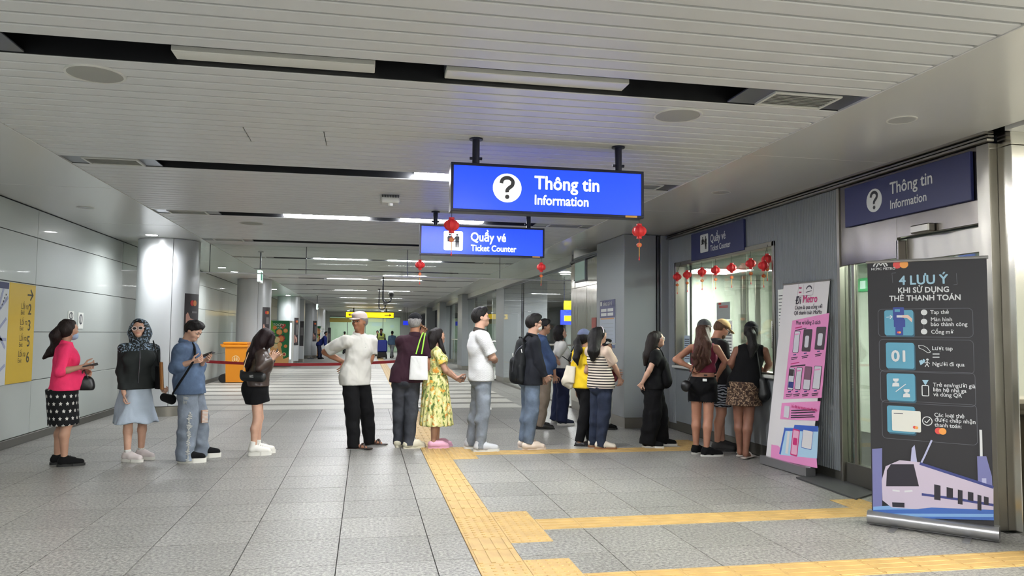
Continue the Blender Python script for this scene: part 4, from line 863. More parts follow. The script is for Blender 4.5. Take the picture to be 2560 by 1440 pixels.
class Field:
    """blended shapes in a person's own frame (right, forward, up)"""
    def __init__(s): s.p = []; s.cuts = []; s.sub = []; s.noise = None
    def rc(s, a, b, ra, rb=None, sq=(1, 1), k=.02, flat=(0, 0), ax=None):
        s.p.append(('rc', np.array(a, float), np.array(b, float), ra, ra if rb is None else rb, sq, k, flat, ax)); return s
    def chain(s, pts, rs, sq=(1, 1), k=.02, ax=None):
        for i in range(len(pts)-1): s.rc(pts[i], pts[i+1], rs[i], rs[i+1], sq, k, (0, 0), ax)
        return s
    def el(s, c, r, k=.02, M=None): s.p.append(('el', np.array(c, float), np.array(r, float), k, M)); return s
    def minus(s, c, r, k=.012, M=None): s.sub.append((np.array(c, float), np.array(r, float), k, M)); return s
    def cut(s, p, n): s.cuts.append((np.array(p, float), np.array(n, float)/np.linalg.norm(n))); return s
    def dist(s, pr, X, Y, Z):
        if pr[0] == 'rc':
            _, a, b, ra, rb, sq, k, flat, ax = pr; ba = b-a; L2 = max(ba@ba, 1e-9); px, py, pz = X-a[0], Y-a[1], Z-a[2]
            t0 = (px*ba[0]+py*ba[1]+pz*ba[2])/L2; t = np.clip(t0, 0, 1); vx, vy, vz = px-t*ba[0], py-t*ba[1], pz-t*ba[2]
            if sq != (1, 1):
                if ax is not None:      # squash across a given sideways direction: sq[0] along ax, sq[1] along its normal in plan
                    dx, dy = ax; u = vx*dx+vy*dy; w_ = -vx*dy+vy*dx; vx, vy = u/sq[0], w_/sq[1]
                else: vx, vy = vx/sq[0], vy/sq[1]
            d = np.sqrt(vx*vx+vy*vy+vz*vz)-(ra+(rb-ra)*t); d = d*min(1, min(sq))
            if flat[0]: d = np.maximum(d, -t0*math.sqrt(L2))
            if flat[1]: d = np.maximum(d, (t0-1)*math.sqrt(L2))
            return d
        _, c, r, k, M = pr; px, py, pz = X-c[0], Y-c[1], Z-c[2]
        if M is not None: px, py, pz = (M[0][0]*px+M[0][1]*py+M[0][2]*pz, M[1][0]*px+M[1][1]*py+M[1][2]*pz, M[2][0]*px+M[2][1]*py+M[2][2]*pz)
        q = np.sqrt((px/r[0])**2+(py/r[1])**2+(pz/r[2])**2); return (q-1)*min(r)
    def bounds(s, pr):
        if pr[0] == 'rc':
            r = max(pr[3], pr[4])*max(1, max(pr[5])); return np.minimum(pr[1], pr[2])-r, np.maximum(pr[1], pr[2])+r
        r = max(pr[2]); return pr[1]-r, pr[1]+r
    def mesh(s, h):
        lo = np.min([s.bounds(p)[0] for p in s.p], 0)-3*h; hi = np.max([s.bounds(p)[1] for p in s.p], 0)+3*h
        n = np.ceil((hi-lo)/h).astype(int)+1; D = np.full(n, .5, np.float32); g = [lo[i]+h*np.arange(n[i], dtype=np.float32) for i in range(3)]
        def sub(a, b): return tuple(slice(max(0, int((a[i]-lo[i])/h)-1), min(n[i], int((b[i]-lo[i])/h)+3)) for i in range(3))
        for pr in s.p:
            k = pr[6] if pr[0] == 'rc' else pr[3]; a, b = s.bounds(pr); m = k+.02; sl = sub(a-m, b+m)
            X, Y, Z = g[0][sl[0]][:, None, None], g[1][sl[1]][None, :, None], g[2][sl[2]][None, None, :]
            d = s.dist(pr, X, Y, Z).astype(np.float32); o = D[sl]
            if k > 0: hh = np.clip(.5+.5*(o-d)/k, 0, 1); D[sl] = o+(d-o)*hh-k*hh*(1-hh)
            else: D[sl] = np.minimum(o, d)
        X, Y, Z = g[0][:, None, None], g[1][None, :, None], g[2][None, None, :]
        if s.noise: D += s.noise(X, Y, Z).astype(np.float32)
        for c, r, k, M in s.sub:
            a, b = c-max(r)-k-.02, c+max(r)+k+.02; sl = sub(a, b); Xs, Ys, Zs = g[0][sl[0]][:, None, None], g[1][sl[1]][None, :, None], g[2][sl[2]][None, None, :]
            d = -s.dist(('el', c, r, k, M), Xs, Ys, Zs).astype(np.float32); o = D[sl]; hh = np.clip(.5-.5*(o-d)/k, 0, 1); D[sl] = o+(d-o)*hh+k*hh*(1-hh)
        for p, nn in s.cuts: D = np.maximum(D, ((X-p[0])*nn[0]+(Y-p[1])*nn[1]+(Z-p[2])*nn[2]).astype(np.float32))
        for ax in range(3):
            e = [slice(None)]*3; e[ax] = 0; D[tuple(e)] = .5; e[ax] = -1; D[tuple(e)] = .5
        return surface_nets(D, lo, h)
def np3(v): return np.array(v, float)
def unit(v): v = np3(v); return v/max(np.linalg.norm(v), 1e-9)
def fold_noise(amp, fx=17, fz=9, seed=0):
    r = random.Random(seed); P = [r.uniform(0, 6.3) for _ in range(8)]
    def f(X, Y, Z): return amp*(.7*np.sin(fx*X+P[0]+2.2*np.sin(fz*Z+P[1]))*np.sin(fx*.8*Y+P[2]+1.5*np.sin(fz*1.3*Z+P[3]))+1.0*(np.abs(np.sin(fz*1.25*Z+7*X+P[4]+1.6*np.sin(9*Y+P[5])+.8*np.sin(19*X)))-.5)+.5*(np.abs(np.sin(fz*2.1*Z-9*X+6*Y+P[6]+1.1*np.sin(13*X+P[7])))-.5))
    return f
# ---- materials for people
SKIN = {}
def skin(c):
    k = 'skin %d %d %d' % c
    if k not in SKIN:
        m = mat(k, c, .5, spec=.35); m.node_tree.nodes['Principled BSDF'].inputs['Subsurface Weight'].default_value = 0.0; t = NT(m)
        n = t.noise(t.obj(), 9, 3); L = lin(c); t.col(t.ramp(n, [(.35, (L[0]*.9, L[1]*.86, L[2]*.84, 1)), (.65, L)])); SKIN[k] = m
    return SKIN[k]
def lipc(c): return mat('lip %d' % c[0], (min(255, c[0]*.94), c[1]*.80, c[2]*.79), .4)
def hairm(c=(22, 18, 18), name='hair'):
    if name in MATS: return MATS[name]
    m = mat(name, c, .55, spec=.22); t = NT(m); v = t.vscale(t.obj(), (1, 1, .12)); n = t.noise(v, 160, 3, .6); L = lin(c)
    t.col(t.ramp(n, [(.3, (L[0]*.6, L[1]*.6, L[2]*.6, 1)), (.7, (L[0]*1.5+.002, L[1]*1.45+.0015, L[2]*1.45+.0015, 1))])); t.bump(n, .6, .008); return m
def cloth(name, c, rough=.85, var=.12, weave=260, bump=.25, vscale=7, sheen=0):
    if name in MATS: return MATS[name]
    m = mat(name, c, rough, spec=.2, var=var, vscale=vscale, sheen=sheen); t = NT(m); wrinkle(t, weave); return m
def wrinkle(t, weave=260, big=.75):
    o = t.obj(); n = t.add('ShaderNodeTexNoise', ins={'Vector': t.vscale(o, (1, 1, .6)), 'Scale': 8.0, 'Detail': 1.2, 'Roughness': .4, 'Distortion': .7}).outputs[0]; f = t.noise(o, weave, 2)
    t.bump(t.math('ADD', t.math('MULTIPLY', n, .94), t.math('MULTIPLY', f, .06)), big, .035)
def denim(name, c, fade=.35, vs=5):
    if name in MATS: return MATS[name]
    m = mat(name, c, .85, spec=.2); t = NT(m); o = t.obj(); n = t.noise(o, vs, 4, .6); n2 = t.noise(t.vscale(o, (1, 1, .3)), 190, 2); L = lin(c)
    a = t.ramp(n, [(.32, tuple(x*.62 for x in L[:3])+(1,)), (.52, L), (.72, tuple(min(1, x*(1+fade*2)+.01) for x in L[:3])+(1,))])
    b = t.mix(t.math('MULTIPLY', n2, .5), a, tuple(min(1, x*1.5+.01) for x in L[:3])+(1,)); t.col(b); wrinkle(t, 300, .5); return m
# ---- the figure
class Person:
    def __init__(P, label, base, yaw, H, skinc=(196, 150, 124), female=False, build=1.0, vox=.011, lean=(0, 0), head=(0, 0, 0), hip=0.0, feet=None, sh=None, belly=0, zoff=0, shz=0.0, legs=None, hs=1.0):
        """base: world x, y of the feet; yaw: facing (degrees from +x, anticlockwise); lean: chest offset (right, forward); head: turn left, nod down, tilt"""
        P.b = Vector((base[0], base[1], zoff)); P.H = H; P.vox = vox; P.f = female; P.k = build; P.skinc = skinc; P.skin = skin(skinc); a = math.radians(yaw); P.yaw = a
        P.F = np3((math.cos(a), math.sin(a), 0)); P.R = np3((math.sin(a), -math.cos(a), 0)); P.U = np3((0, 0, 1)); P.M = np.stack([P.R, P.F, P.U], 1)
        P.root = empty('person', P.b, label, 'person'); q = H; g = P.g = build
        lr, lf = lean; P.J = J = {}
        J['pelvis'] = np3((0, hip*.5, .525*q)); J['waist'] = np3((lr*.35, hip*.3+lf*.35, .615*q)); J['chest'] = np3((lr*.75, lf*.75, .725*q)); J['neck'] = np3((lr, lf, .835*q))
        sw = (sh or (.090 if female else .101))*q; P.sw = sw
        for s, n in ((1, 'R'), (-1, 'L')):
            J['sh'+n] = np3((s*sw+lr*.95, lf*.9, (.790+shz)*q)); J['hip'+n] = np3((s*.05*q, hip*.5, .51*q))
        feet = feet or {}
        for s, n in ((1, 'R'), (-1, 'L')):
            fr, ff, fy = feet.get(n, (s*.055*q, 0, 0)); a2 = math.radians(fy); d = np3((-math.sin(a2), math.cos(a2), 0))
            J['ank'+n] = np3((fr, ff, .05*q)); J['fdir'+n] = d
            kn = (J['hip'+n]+J['ank'+n])*.5; kn[2] = .285*q; kn[1] += .018*q; J['knee'+n] = kn
        if legs:
            for k2, v in legs.items(): J[k2] = np3(v)
        hy, hp, ht = [math.radians(x) for x in head]; hs = P.hs = .132*q*hs
        cy, sy, cp, sp, ct, st = math.cos(hy), math.sin(hy), math.cos(hp), math.sin(hp), math.cos(ht), math.sin(ht)
        fwd = np3((-sy*cp, cy*cp, -sp)); rt = np3((cy, sy, 0)); up = np.cross(rt, fwd); rt2 = ct*rt-st*up; up2 = st*rt+ct*up
        P.HM = np.stack([rt2, fwd, up2], 0); P.hb = J['neck']+np3((0, .012*q, .042*q)); P.hc = P.hb+up2*(.42*hs)+fwd*(.02*hs+.2*hs*sp)
        P.arms = {}; P.hands = {}
        for s, n in ((1, 'R'), (-1, 'L')): P.arm(n, None, None)
    def L(P, w):
        """world point -> own frame"""
        v = np3((w[0]-P.b.x, w[1]-P.b.y, w[2]-P.b.z)); return np3((v@P.R, v@P.F, v[2]))
    def W(P, l): return np3(P.b)+P.M@np3(l)
    def px(P, x, y, dy=0.0): return P.L(at(x, y, P.b.y+dy))
    def hp(P, r, f, u): return P.hc+(P.HM.T@np3((r, f, u)))*P.hs
    def arm(P, n, elbow=None, wrist=None, hand=None):
        s = 1 if n == 'R' else -1; q = P.H; S = P.J['sh'+n]
        E = np3(elbow) if elbow is not None else S+np3((s*.025*q, -.012*q, -.172*q)); W_ = np3(wrist) if wrist is not None else E+np3((s*.0*q, .03*q, -.142*q))
        P.arms[n] = (S, E, W_); P.hands[n] = hand or {}
    def put(P, V, Q, name, mats, parent=None, mi=None, smooth=True, extra=None):
        me = bpy.data.meshes.new(name); Wd = V@P.M.T
        tot = len(V); me.vertices.add(tot); me.vertices.foreach_set('co', Wd.astype(np.float32).ravel())
        nq = len(Q); me.loops.add(nq*4); me.loops.foreach_set('vertex_index', Q.astype(np.int32).ravel()); me.polygons.add(nq); me.polygons.foreach_set('loop_start', np.arange(0, nq*4, 4, dtype=np.int32)); me.polygons.foreach_set('loop_total', np.full(nq, 4, np.int32))
        mats = mats if isinstance(mats, (list, tuple)) else [mats]
        for m in mats: me.materials.append(m)
        if mi is not None: me.polygons.foreach_set('material_index', mi.astype(np.int32))
        me.polygons.foreach_set('use_smooth', np.ones(nq, bool)); me.update(calc_edges=True)
        o = bpy.data.objects.new(name, me); COL.objects.link(o); o.parent = parent or P.root; BASE[o.name] = P.b; return o
    def garment(P, fld, name, mats, h=None, parent=None, mi=None, label=None, sm=1):
        V, Q = fld.mesh(h or P.vox); V = smooth_v(V, Q, sm)
        m_i = mi(V[Q].mean(1)) if mi else None; o = P.put(V, Q, name, mats, parent, m_i)
        if label: o['label'] = label
        return o
    # -- skin fields
    def torso(P, F, inf=0.0, top=True, k=.03, hem=None, w=1.0, bust=None, bellyx=0):
        q = P.H; J = P.J; g = P.g; fm = P.f
        rp, rw, rch = ((.098, .077, .083) if fm else (.092, .084, .093)); rp, rw, rch = [x*q*g*w+inf for x in (rp, rw, rch)]
        F.rc(J['pelvis']-np3((0, 0, .01*q)), J['waist'], rp, rw, (1, .74), k); F.rc(J['waist'], J['chest'], rw, rch, (1, .72), k)
        tp = J['chest']+(J['neck']-J['chest'])*.52; F.rc(J['chest'], tp, rch, .056*q*g+inf, (1, .74), k)
        for n in 'RL': F.rc(tp*.30+J['sh'+n]*.70, tp+np3((0, -.004, .006*q)), .036*q*g**.5+inf, .045*q+inf, (1, .95), k)
        if inf <= 0: F.rc(J['neck']-np3((0, .004, .045*q)), J['neck']-np3((0, 0, .005*q)), .046*q, .035*q, (1, 1), k)
        b = bust if bust is not None else (.016 if fm else 0)
        if b:
            for s in (1, -1): F.el(J['chest']+np3((s*.042*q, rch*.60, .0*q)), np3((.05*q, b*q+.014, .052*q))*1.0+inf*.9, k=.04)
        if bellyx: F.el((J['waist']+J['pelvis'])*.5+np3((0, .035*q, .01*q)), np3((.075*q, bellyx*q+.04*q, .075*q))+inf, k=.05)
        F.el(J['pelvis']+np3((0, -.035*q*g, -.012*q)), np3((.08*q*g, .05*q*g, .058*q))+inf, k=.04)
    def leg(P, F, n, inf=(0, 0, 0), k=.02, upto='ank', g=None):
        q = P.H; J = P.J; g = g or P.g; h_, kn, an = J['hip'+n], J['knee'+n], J['ank'+n]
        F.rc(h_*np3((.9, 1, 1)), kn, .049*q*g+inf[0], .034*q*g**.7+inf[1], k=k)
        if upto == 'ank':
            cf = kn+(an-kn)*.32+np3((0, -.012*q, 0)); F.rc(kn, cf, .033*q*g**.7+inf[1], .033*q*g**.7+inf[1]*.8, k=k); F.rc(cf, an, .032*q*g**.7+inf[1]*.8, .0195*q+inf[2], k=k)
    def armf(P, F, n, inf=(0, 0, 0), k=.015, t0=0.0, tu=1.0, tf=1.0, flat=False):
        q = P.H; g = P.g**.6; S, E, W_ = P.arms[n]; r = (.031*q*g, .024*q*g, .0165*q) if not P.f else (.028*q*g, .0215*q*g, .015*q)
        e = S+(E-S)*tu; F.rc(S+(E-S)*t0, e, r[0]+inf[0], r[0]+inf[0]+(r[1]+inf[1]-r[0]-inf[0])*tu, k=k, flat=(0, 1 if (flat and tu < 1) else 0))
        if tf > 0 and tu >= 1:
            m_ = E+(W_-E)*min(.35, tf); F.rc(E, m_, r[1]+inf[1], r[1]*1.02+inf[1], k=k, flat=(0, 1 if flat and tf <= .35 else 0))
            if tf > .35: w_ = E+(W_-E)*tf; F.rc(m_, w_, r[1]*1.02+inf[1], r[2]+inf[2], k=k, flat=(0, 1 if flat and tf <= 1 else 0))
    def handf(P, F, n):
        """palm, four jointed fingers of unequal length and a thumb"""
        q = P.H; S, E, W_ = P.arms[n]; hd = P.hands[n]; s = 1 if n == 'R' else -1; d = unit(hd['dir']) if 'dir' in hd else unit(W_-E)
        pn = unit(hd.get('palm', (-s, .2, 0))); pn = unit(pn-d*(pn@d)); sd = np.cross(d, pn)*s      # sd points to the thumb side
        if 'thumb' in hd and (sd@np3(hd['thumb'])) < 0: sd = -sd
        L_ = .102*q; pw = .021*q; curl = hd.get('curl', (25, 30, 25)); sp = hd.get('spread', 1.0); kn = W_+d*(.5*L_)
        for u in (-.95, -.3, .35, .95): F.rc(W_+sd*(u*pw*.55)+d*.012, kn+sd*(u*pw*.95), .0105*q/1.68+.001, .0098*q/1.68, k=.008)
        ln = (.80, .95, 1.0, .90); roots = (-1.02, -.36, .32, 1.0)
        for i in range(4):
            p = kn+sd*(roots[i]*pw); ang = 0; dd = unit(d+sd*(roots[i]*.10*sp)); fl = ln[i]*.5*L_
            for j, (fr, r0, r1) in enumerate(((.45, .0088, .0080), (.31, .0078, .0072), (.24, .0070, .0060))):
                ang += math.radians(curl[j]*(1+.06*(1.5-i))); v = math.cos(ang)*dd+math.sin(ang)*pn; e = p+v*(fl*fr); F.rc(p, e, r0*q/1.68, r1*q/1.68, k=.004); p = e
        tb = W_+d*(.16*L_)+sd*(pw*.75); ta = hd.get('thumb_in', .45); v1 = unit(d*.62+sd*.75+pn*ta*.6); v2 = unit(d*.85+sd*(.35-.5*ta)+pn*ta); m1 = tb+v1*(.30*L_); m2 = m1+v2*(.17*L_); m3 = m2+unit(v2+pn*.15*ta)*(.15*L_)
        F.rc(tb, m1, .0118*q/1.68, .0098*q/1.68, k=.010); F.rc(m1, m2, .0092*q/1.68, .0082*q/1.68, k=.004); F.rc(m2, m3, .0082*q/1.68, .0066*q/1.68, k=.004); P.grip = (W_+d*(.62*L_)+pn*.022, d, pn, sd)
        return kn
    def headf(P, F, old=False, jaw=1.0, face=True):
        hs = P.hs; M = P.HM; E = lambda c, r, k=.02: F.el(P.hp(*c), np3(r)*hs, k, M)
        E((0, -.075, .13), (.335, .405, .365)); E((0, .10, -.10), (.275*jaw, .275, .37), .03); F.rc(P.hp(0, .06, -.24), P.hp(0, .25, -.40), .17*hs*jaw, .105*hs*jaw, k=.03)
        F.rc(P.J['neck']-np3((0, .006, .03*P.H)), P.hp(0, -.07, -.30), .036*P.H*(1 if not P.f else .86), .034*P.H*(1 if not P.f else .85), k=.02)
        if face:
            E((0, .335, -.33), (.10, .08, .06), .02)                                              # chin
            for s in (1, -1):
                E((s*.175, .235, -.09), (.10, .09, .085), .03); E((s*.14, .335, .095), (.11, .04, .028), .02)   # cheek, brow ridge
                F.minus(P.hp(s*.135, .40, .035), np3((.085, .055, .045))*hs, .018, M)                # eye socket
            F.rc(P.hp(0, .345, .05), P.hp(0, .425, -.10), .028*hs, .042*hs, k=.012)
            for s in (1, -1): E((s*.045, .385, -.112), (.032, .042, .028), .010)
            E((0, .36, -.205), (.095, .05, .026), .008); E((0, .355, -.255), (.085, .05, .030), .008); F.minus(P.hp(0, .425, -.23), np3((.10, .03, .007))*hs, .006, M)
            for s in (1, -1): E((s*.335, -.035, -.01), (.035, .085, .14), .006); F.minus(P.hp(s*.375, -.02, .0), np3((.02, .045, .075))*hs, .008, M)
    def body(P, torso=True, arms='RL', legs='RL', hands='RL', face=True, lips=None, foot=True, jaw=1.0, fine=True):
        F = Field()
        if torso: P.torso(F, -.006)
        for n in legs:
            P.leg(F, n)
            if foot: a = P.J['ank'+n]; d = P.J['fdir'+n]; q = P.H; F.rc(a, a-np3((0, 0, .018*q))-d*.004, .019*q, .016*q); F.rc(a-np3((0, 0, .016*q)), a+d*(.085*q)-np3((0, 0, .034*q)), .018*q, .0115*q, (1.15, 1), k=.02)
        for n in arms: P.armf(F, n)
        parts = [(F, P.vox)]
        H_ = Field(); P.headf(H_, face=face, jaw=jaw); parts.append((H_, .0062 if fine else P.vox))
        for n in hands: G = Field(); S, E, W_ = P.arms[n]; w = W_-(W_-E)*.12; r_ = (.0172 if not P.f else .0158)*P.H; G.rc(w, W_, r_, r_*.96); P.handf(G, n); parts.append((G, .0042 if fine else .008))
        Vs, Qs, o, hi = [], [], 0, None
        for i, (f, h) in enumerate(parts):
            V, Q = f.mesh(h); V = smooth_v(V, Q, 2 if i == 1 else 1)
            if i == 1: hi = (o, o+len(V))
            Vs.append(V); Qs.append(Q+o); o += len(V)
        V = np.concatenate(Vs); Q = np.concatenate(Qs); C = V[Q].mean(1); hl = (C-P.hc)@P.HM.T/P.hs
        lip = (abs(hl[:, 0]) < .10-.9*abs(hl[:, 2]+.232)) & (abs(hl[:, 2]+.232) < .052) & (hl[:, 1] > .33)
        o_ = P.put(V, Q, 'body', [P.skin, lips or lipc(P.skinc)], mi=lip.astype(int))
        if face: P.eyes()
        return o_
    def eyes(P, closed=False):
        hs = P.hs; mb = MB(); M_e = mat('eye white', (210, 200, 192), .3); M_i = mat('eye dark', (24, 16, 14), .2)
        for s in (1, -1):
            e = MB(); sphere(e, P.W(P.hp(s*.135, .335, .028)), .05*hs, P.HM.T@np.diag((1.5, .8, .6))@P.HM, P.M, 0); sphere(e, P.W(P.hp(s*.135, .362, .028)), .029*hs, P.HM.T@np.diag((1, .8, .95))@P.HM, P.M, 1); e.build('eye', [M_e, M_i], P.root, smooth=True)
            l = MB(); pts = [P.W(P.hp(s*x, y, z)) for x, y, z in ((.06, .372, .128), (.11, .376, .140), (.17, .355, .138), (.22, .315, .112))]; l.tube(pts, [.010*hs, .014*hs, .013*hs, .006*hs], 6); l.build('eyebrow', P.browm if hasattr(P, 'browm') else hairm(), P.root, smooth=True)
            u = MB(); pts = [P.W(P.hp(s*x, y, z)) for x, y, z in ((.068, .362, .035), (.11, .382, .056), (.16, .375, .056), (.205, .345, .038))]; u.tube(pts, .008*hs, 5); u.build('eyelid', mat('lash', (30, 22, 20), .6), P.root, smooth=True)
    # -- hair
    def hair(P, style='short', m=None, length=None, pts=None, name='hair', fringe=.30, front=.30, vol=1.0, h=.0078, under=False):
        F = Field(); hs = P.hs; M = P.HM; m = m or hairm(); E = lambda c, r, k=.02: F.el(P.hp(*c), np3(r)*hs, k, M)
        v_ = 1+(vol-1)*.35 if style == 'short' else vol; E((0, -.08, .15), (.358*v_, .432*v_, .39*v_))
        if style == 'short':
            E((0, -.25, -.05), (.27, .21, .25), .04); F.minus(P.hp(0, .53, -.20), np3((.42, .50, .57))*hs, .012, M)
            E((0, -.085, .06), (.348, .415, .36), .03)
            for s in (1, -1): F.minus(P.hp(s*.36, .28, -.02), np3((.13, .17, .20))*hs, .02, M); F.minus(P.hp(0, .06, -.56), np3((.5, .40, .45))*hs, .015, M)
            for s in (1, -1): F.minus(P.hp(s*.36, .0, -.13), np3((.10, .13, .17))*hs, .01, M)
            E((0, .12, .43), (.27, .24, .14), .04)
        else:
            E((0, -.20, -.10), (.37*vol, .33*vol, .36), .05); F.minus(P.hp(0, .52, -.12), np3((.30, .47, .50))*hs, .02, M)
        if pts is not None:
            for p in pts: P.hchain(F, p)
        if under: F.cut(P.hp(0, 0, .22), P.HM.T@np3((0, 0, 1)))
        r = random.Random(5); a, b = r.uniform(0, 6), r.uniform(0, 6)
        F.noise = lambda X, Y, Z: .0034*np.sin(75*X+a+3*np.sin(11*Z))*np.sin(70*Y+b+2*np.sin(13*Z))+.003*(np.abs(np.sin(46*X+31*Y+2.5*np.sin(9*Z+a)))-.6)
        return P.garment(F, name, m, h)
    def hchain(P, F, p):
        """strand lock: list of (point in own frame, radius), squash"""
        pts, rs, sq = p; F.chain([np3(a) for a in pts], rs, sq, .03)
    # -- shoes
    def shoe(P, n, m, sole=None, h=.008, size=1.0, high=0.0, sole_t=.022, kind='sneaker', lace=None, toe=None, name='shoe'):
        q = P.H; a = P.J['ank'+n]; d = P.J['fdir'+n]; L_ = .155*q*size; s_ = np3((d[1], -d[0], 0)); gz = a*np3((1, 1, 0))+np3((0, 0, a[2]-.05*q)); heel = gz-d*(.040*q); zt = gz[2]+sole_t; F = Field(); w = .0265*q*size
        def pt(u, z, lat=0): return heel+d*(u*L_)+s_*lat+np3((0, 0, z))
        if kind in ('sneaker', 'clog', 'flat'):
            r1 = {'sneaker': .86, 'clog': 1.05, 'flat': .8}[kind]*w; hh = {'sneaker': .030, 'clog': .028, 'flat': .014}[kind]
            F.rc(pt(.14, sole_t+hh), pt(.45, sole_t+hh*.95), r1, w, k=.02); F.rc(pt(.45, sole_t+hh*.9), pt(.85, sole_t+hh*.42), w*1.04, w*.84, k=.02)
            if kind == 'sneaker': F.rc(pt(.16, sole_t+.03), a+np3((0, 0, .012*q+high))-d*.006, w*.9, .0265*q, k=.02, flat=(0, 1)); F.rc(pt(.55, sole_t+.03), a+np3((0, 0, .008*q))+d*.012, w*.6, .020*q, k=.025)
            if kind == 'flat': F.minus(pt(.42, sole_t+.05), np3((.032, .032, .040))*1.0+np3((0, 0, 0)), .01)
            if kind == 'clog': F.rc(pt(.5, sole_t+.03), pt(.62, sole_t+.036), w*.95, w*.9, k=.03)
            F.cut(pt(0, sole_t*.55), (0, 0, -1)); sh = P.garment(F, name, m, h)
        else:
            F.rc(pt(.08, sole_t-.002), pt(.92, sole_t-.002), w*.98, w*1.02, (1, 1)); F.cut(pt(0, sole_t), (0, 0, 1)); F.cut(pt(0, sole_t-.012), (0, 0, -1)); sh = P.garment(F, name, m, h)
            b = MB(); w2 = w*1.12
            for u0, u1, hgt in ((.58, .78, .052), (.72, .56, .056)) if kind == 'sandal' else ((.74, .52, .045), (.74, .52, .0451)):
                pts = []
                for k in range(9): t = k/8; pts.append(Vector(P.W(pt(u0+(u1-u0)*t, sole_t+hgt*math.sin(math.pi*t)**.7, (2*t-1)*w2))))
                b.tube(pts, .008, 6)
            b.build('strap', toe or m, sh, smooth=True)
        if sole is not None:
            pr = []
            for k in range(44):
                t = 2*math.pi*k/44; c, s = math.cos(t), math.sin(t); u = .5-.53*c; ww = w*(1.0 if u > .5 else .86)*1.08*abs(s)**.8*(1 if s >= 0 else -1); pr.append(pt(u, 0, ww))
            n_ = len(pr); mb = MB(); vs = [Vector(P.W(p)) for p in pr]; top = [Vector(P.W(p+np3((0, 0, sole_t+.004)))) for p in pr]; mb.add(vs+top, [tuple(range(n_)), tuple(range(2*n_-1, n_-1, -1))]+[(i, n_+i, n_+(i+1) % n_, (i+1) % n_) for i in range(n_)]); mb.build('sole', sole, sh)
        if lace is not None:
            b = MB()
            for k in range(4):
                u = .44+.085*k; z = sole_t+.094-.0135*k-.010*(high == 0); b.tube([Vector(P.W(pt(u, z-.008, -.019))), Vector(P.W(pt(u+.01, z+.003, 0))), Vector(P.W(pt(u, z-.008, .019)))], .0042, 5)
            b.build('laces', lace, sh, smooth=True)
        return sh
    # -- everyday clothes
    def shirt(P, m, hem=.50, sleeve=.6, inf=.016, loose=.0, name='shirt', h=None, collar=None, fold=.004, w=1.0, neck=.0, slv=None, cuffm=None, belly=0, mi=None, extra=None, bust=None, armk=.02, only='RL', seed=1):
        P.hem = hem; F = Field(); q = P.H; J = P.J; P.torso(F, inf, w=w, bellyx=belly, bust=bust); pv = J['pelvis'].copy(); pv[2] = hem*q; F.rc(pv-np3((0, 0, .02)), J['waist'], (.096 if P.f else .094)*q*P.g*w+inf+loose, (.084)*q*P.g*w+inf+loose*.6, (1, .76), k=.03)
        so = slv if slv is not None else inf
        if hem < .54:
            for n in 'RL': F.rc(J['hip'+n]+np3((0, 0, .05*q)), J['hip'+n]-np3((0, 0, .02*q)), .050*q*P.g+inf+loose*.6+.004, .050*q*P.g+inf+loose*.6+.006, k=.04)
        for n in only:
            if sleeve <= 0: continue
            if sleeve <= 1: P.armf(F, n, (so+.004, so+.006, 0), t0=0, tu=sleeve, tf=0, flat=True, k=armk)
            else: P.armf(F, n, (so, so, so*.8), tu=1, tf=sleeve-1, flat=True, k=armk)
        F.cut((0, 0, hem*q), (0, 0, -1)); nb = J['neck']; F.minus(nb+np3((0, .018, .040*q+neck)), (.045*q, .052*q, .040*q), .012)
        if extra: extra(F)
        F.noise = fold_noise(fold, seed=seed); o = P.garment(F, name, m, h, mi=mi)
        if collar is not None: P.collar(collar, o, r=.0375+inf*.08, z=.004+inf*.25)
        return o
    def collar(P, m, parent, r=.043, z=.007, open_=.9, name='collar'):
        """folded collar band round the neck"""
        q = P.H; nb = P.J['neck']; mb = MB(); vs = []; n = 20; A = .35*open_
        for k in range(n+1):
            a = math.pi/2+A+(2*math.pi-2*A)*k/n; c, s = math.cos(a), math.sin(a); dz = -.016*s
            for rr, zz in ((r*q, .008*q+z), (r*q*1.22, -.011*q+z), (r*q*1.36, -.017*q+z), (r*q*1.10, .014*q+z)): vs.append(Vector(P.W(nb+np3((rr*c, rr*s*.98+.004, zz+dz)))))
        fs = []
        for k in range(n):
            for j in range(4): fs.append((4*k+j, 4*k+(j+1) % 4, 4*k+4+(j+1) % 4, 4*k+4+j))
        mb.add(vs, fs+[(0, 1, 2, 3), (4*n+3, 4*n+2, 4*n+1, 4*n)]); return mb.build(name, m, parent, smooth=True)
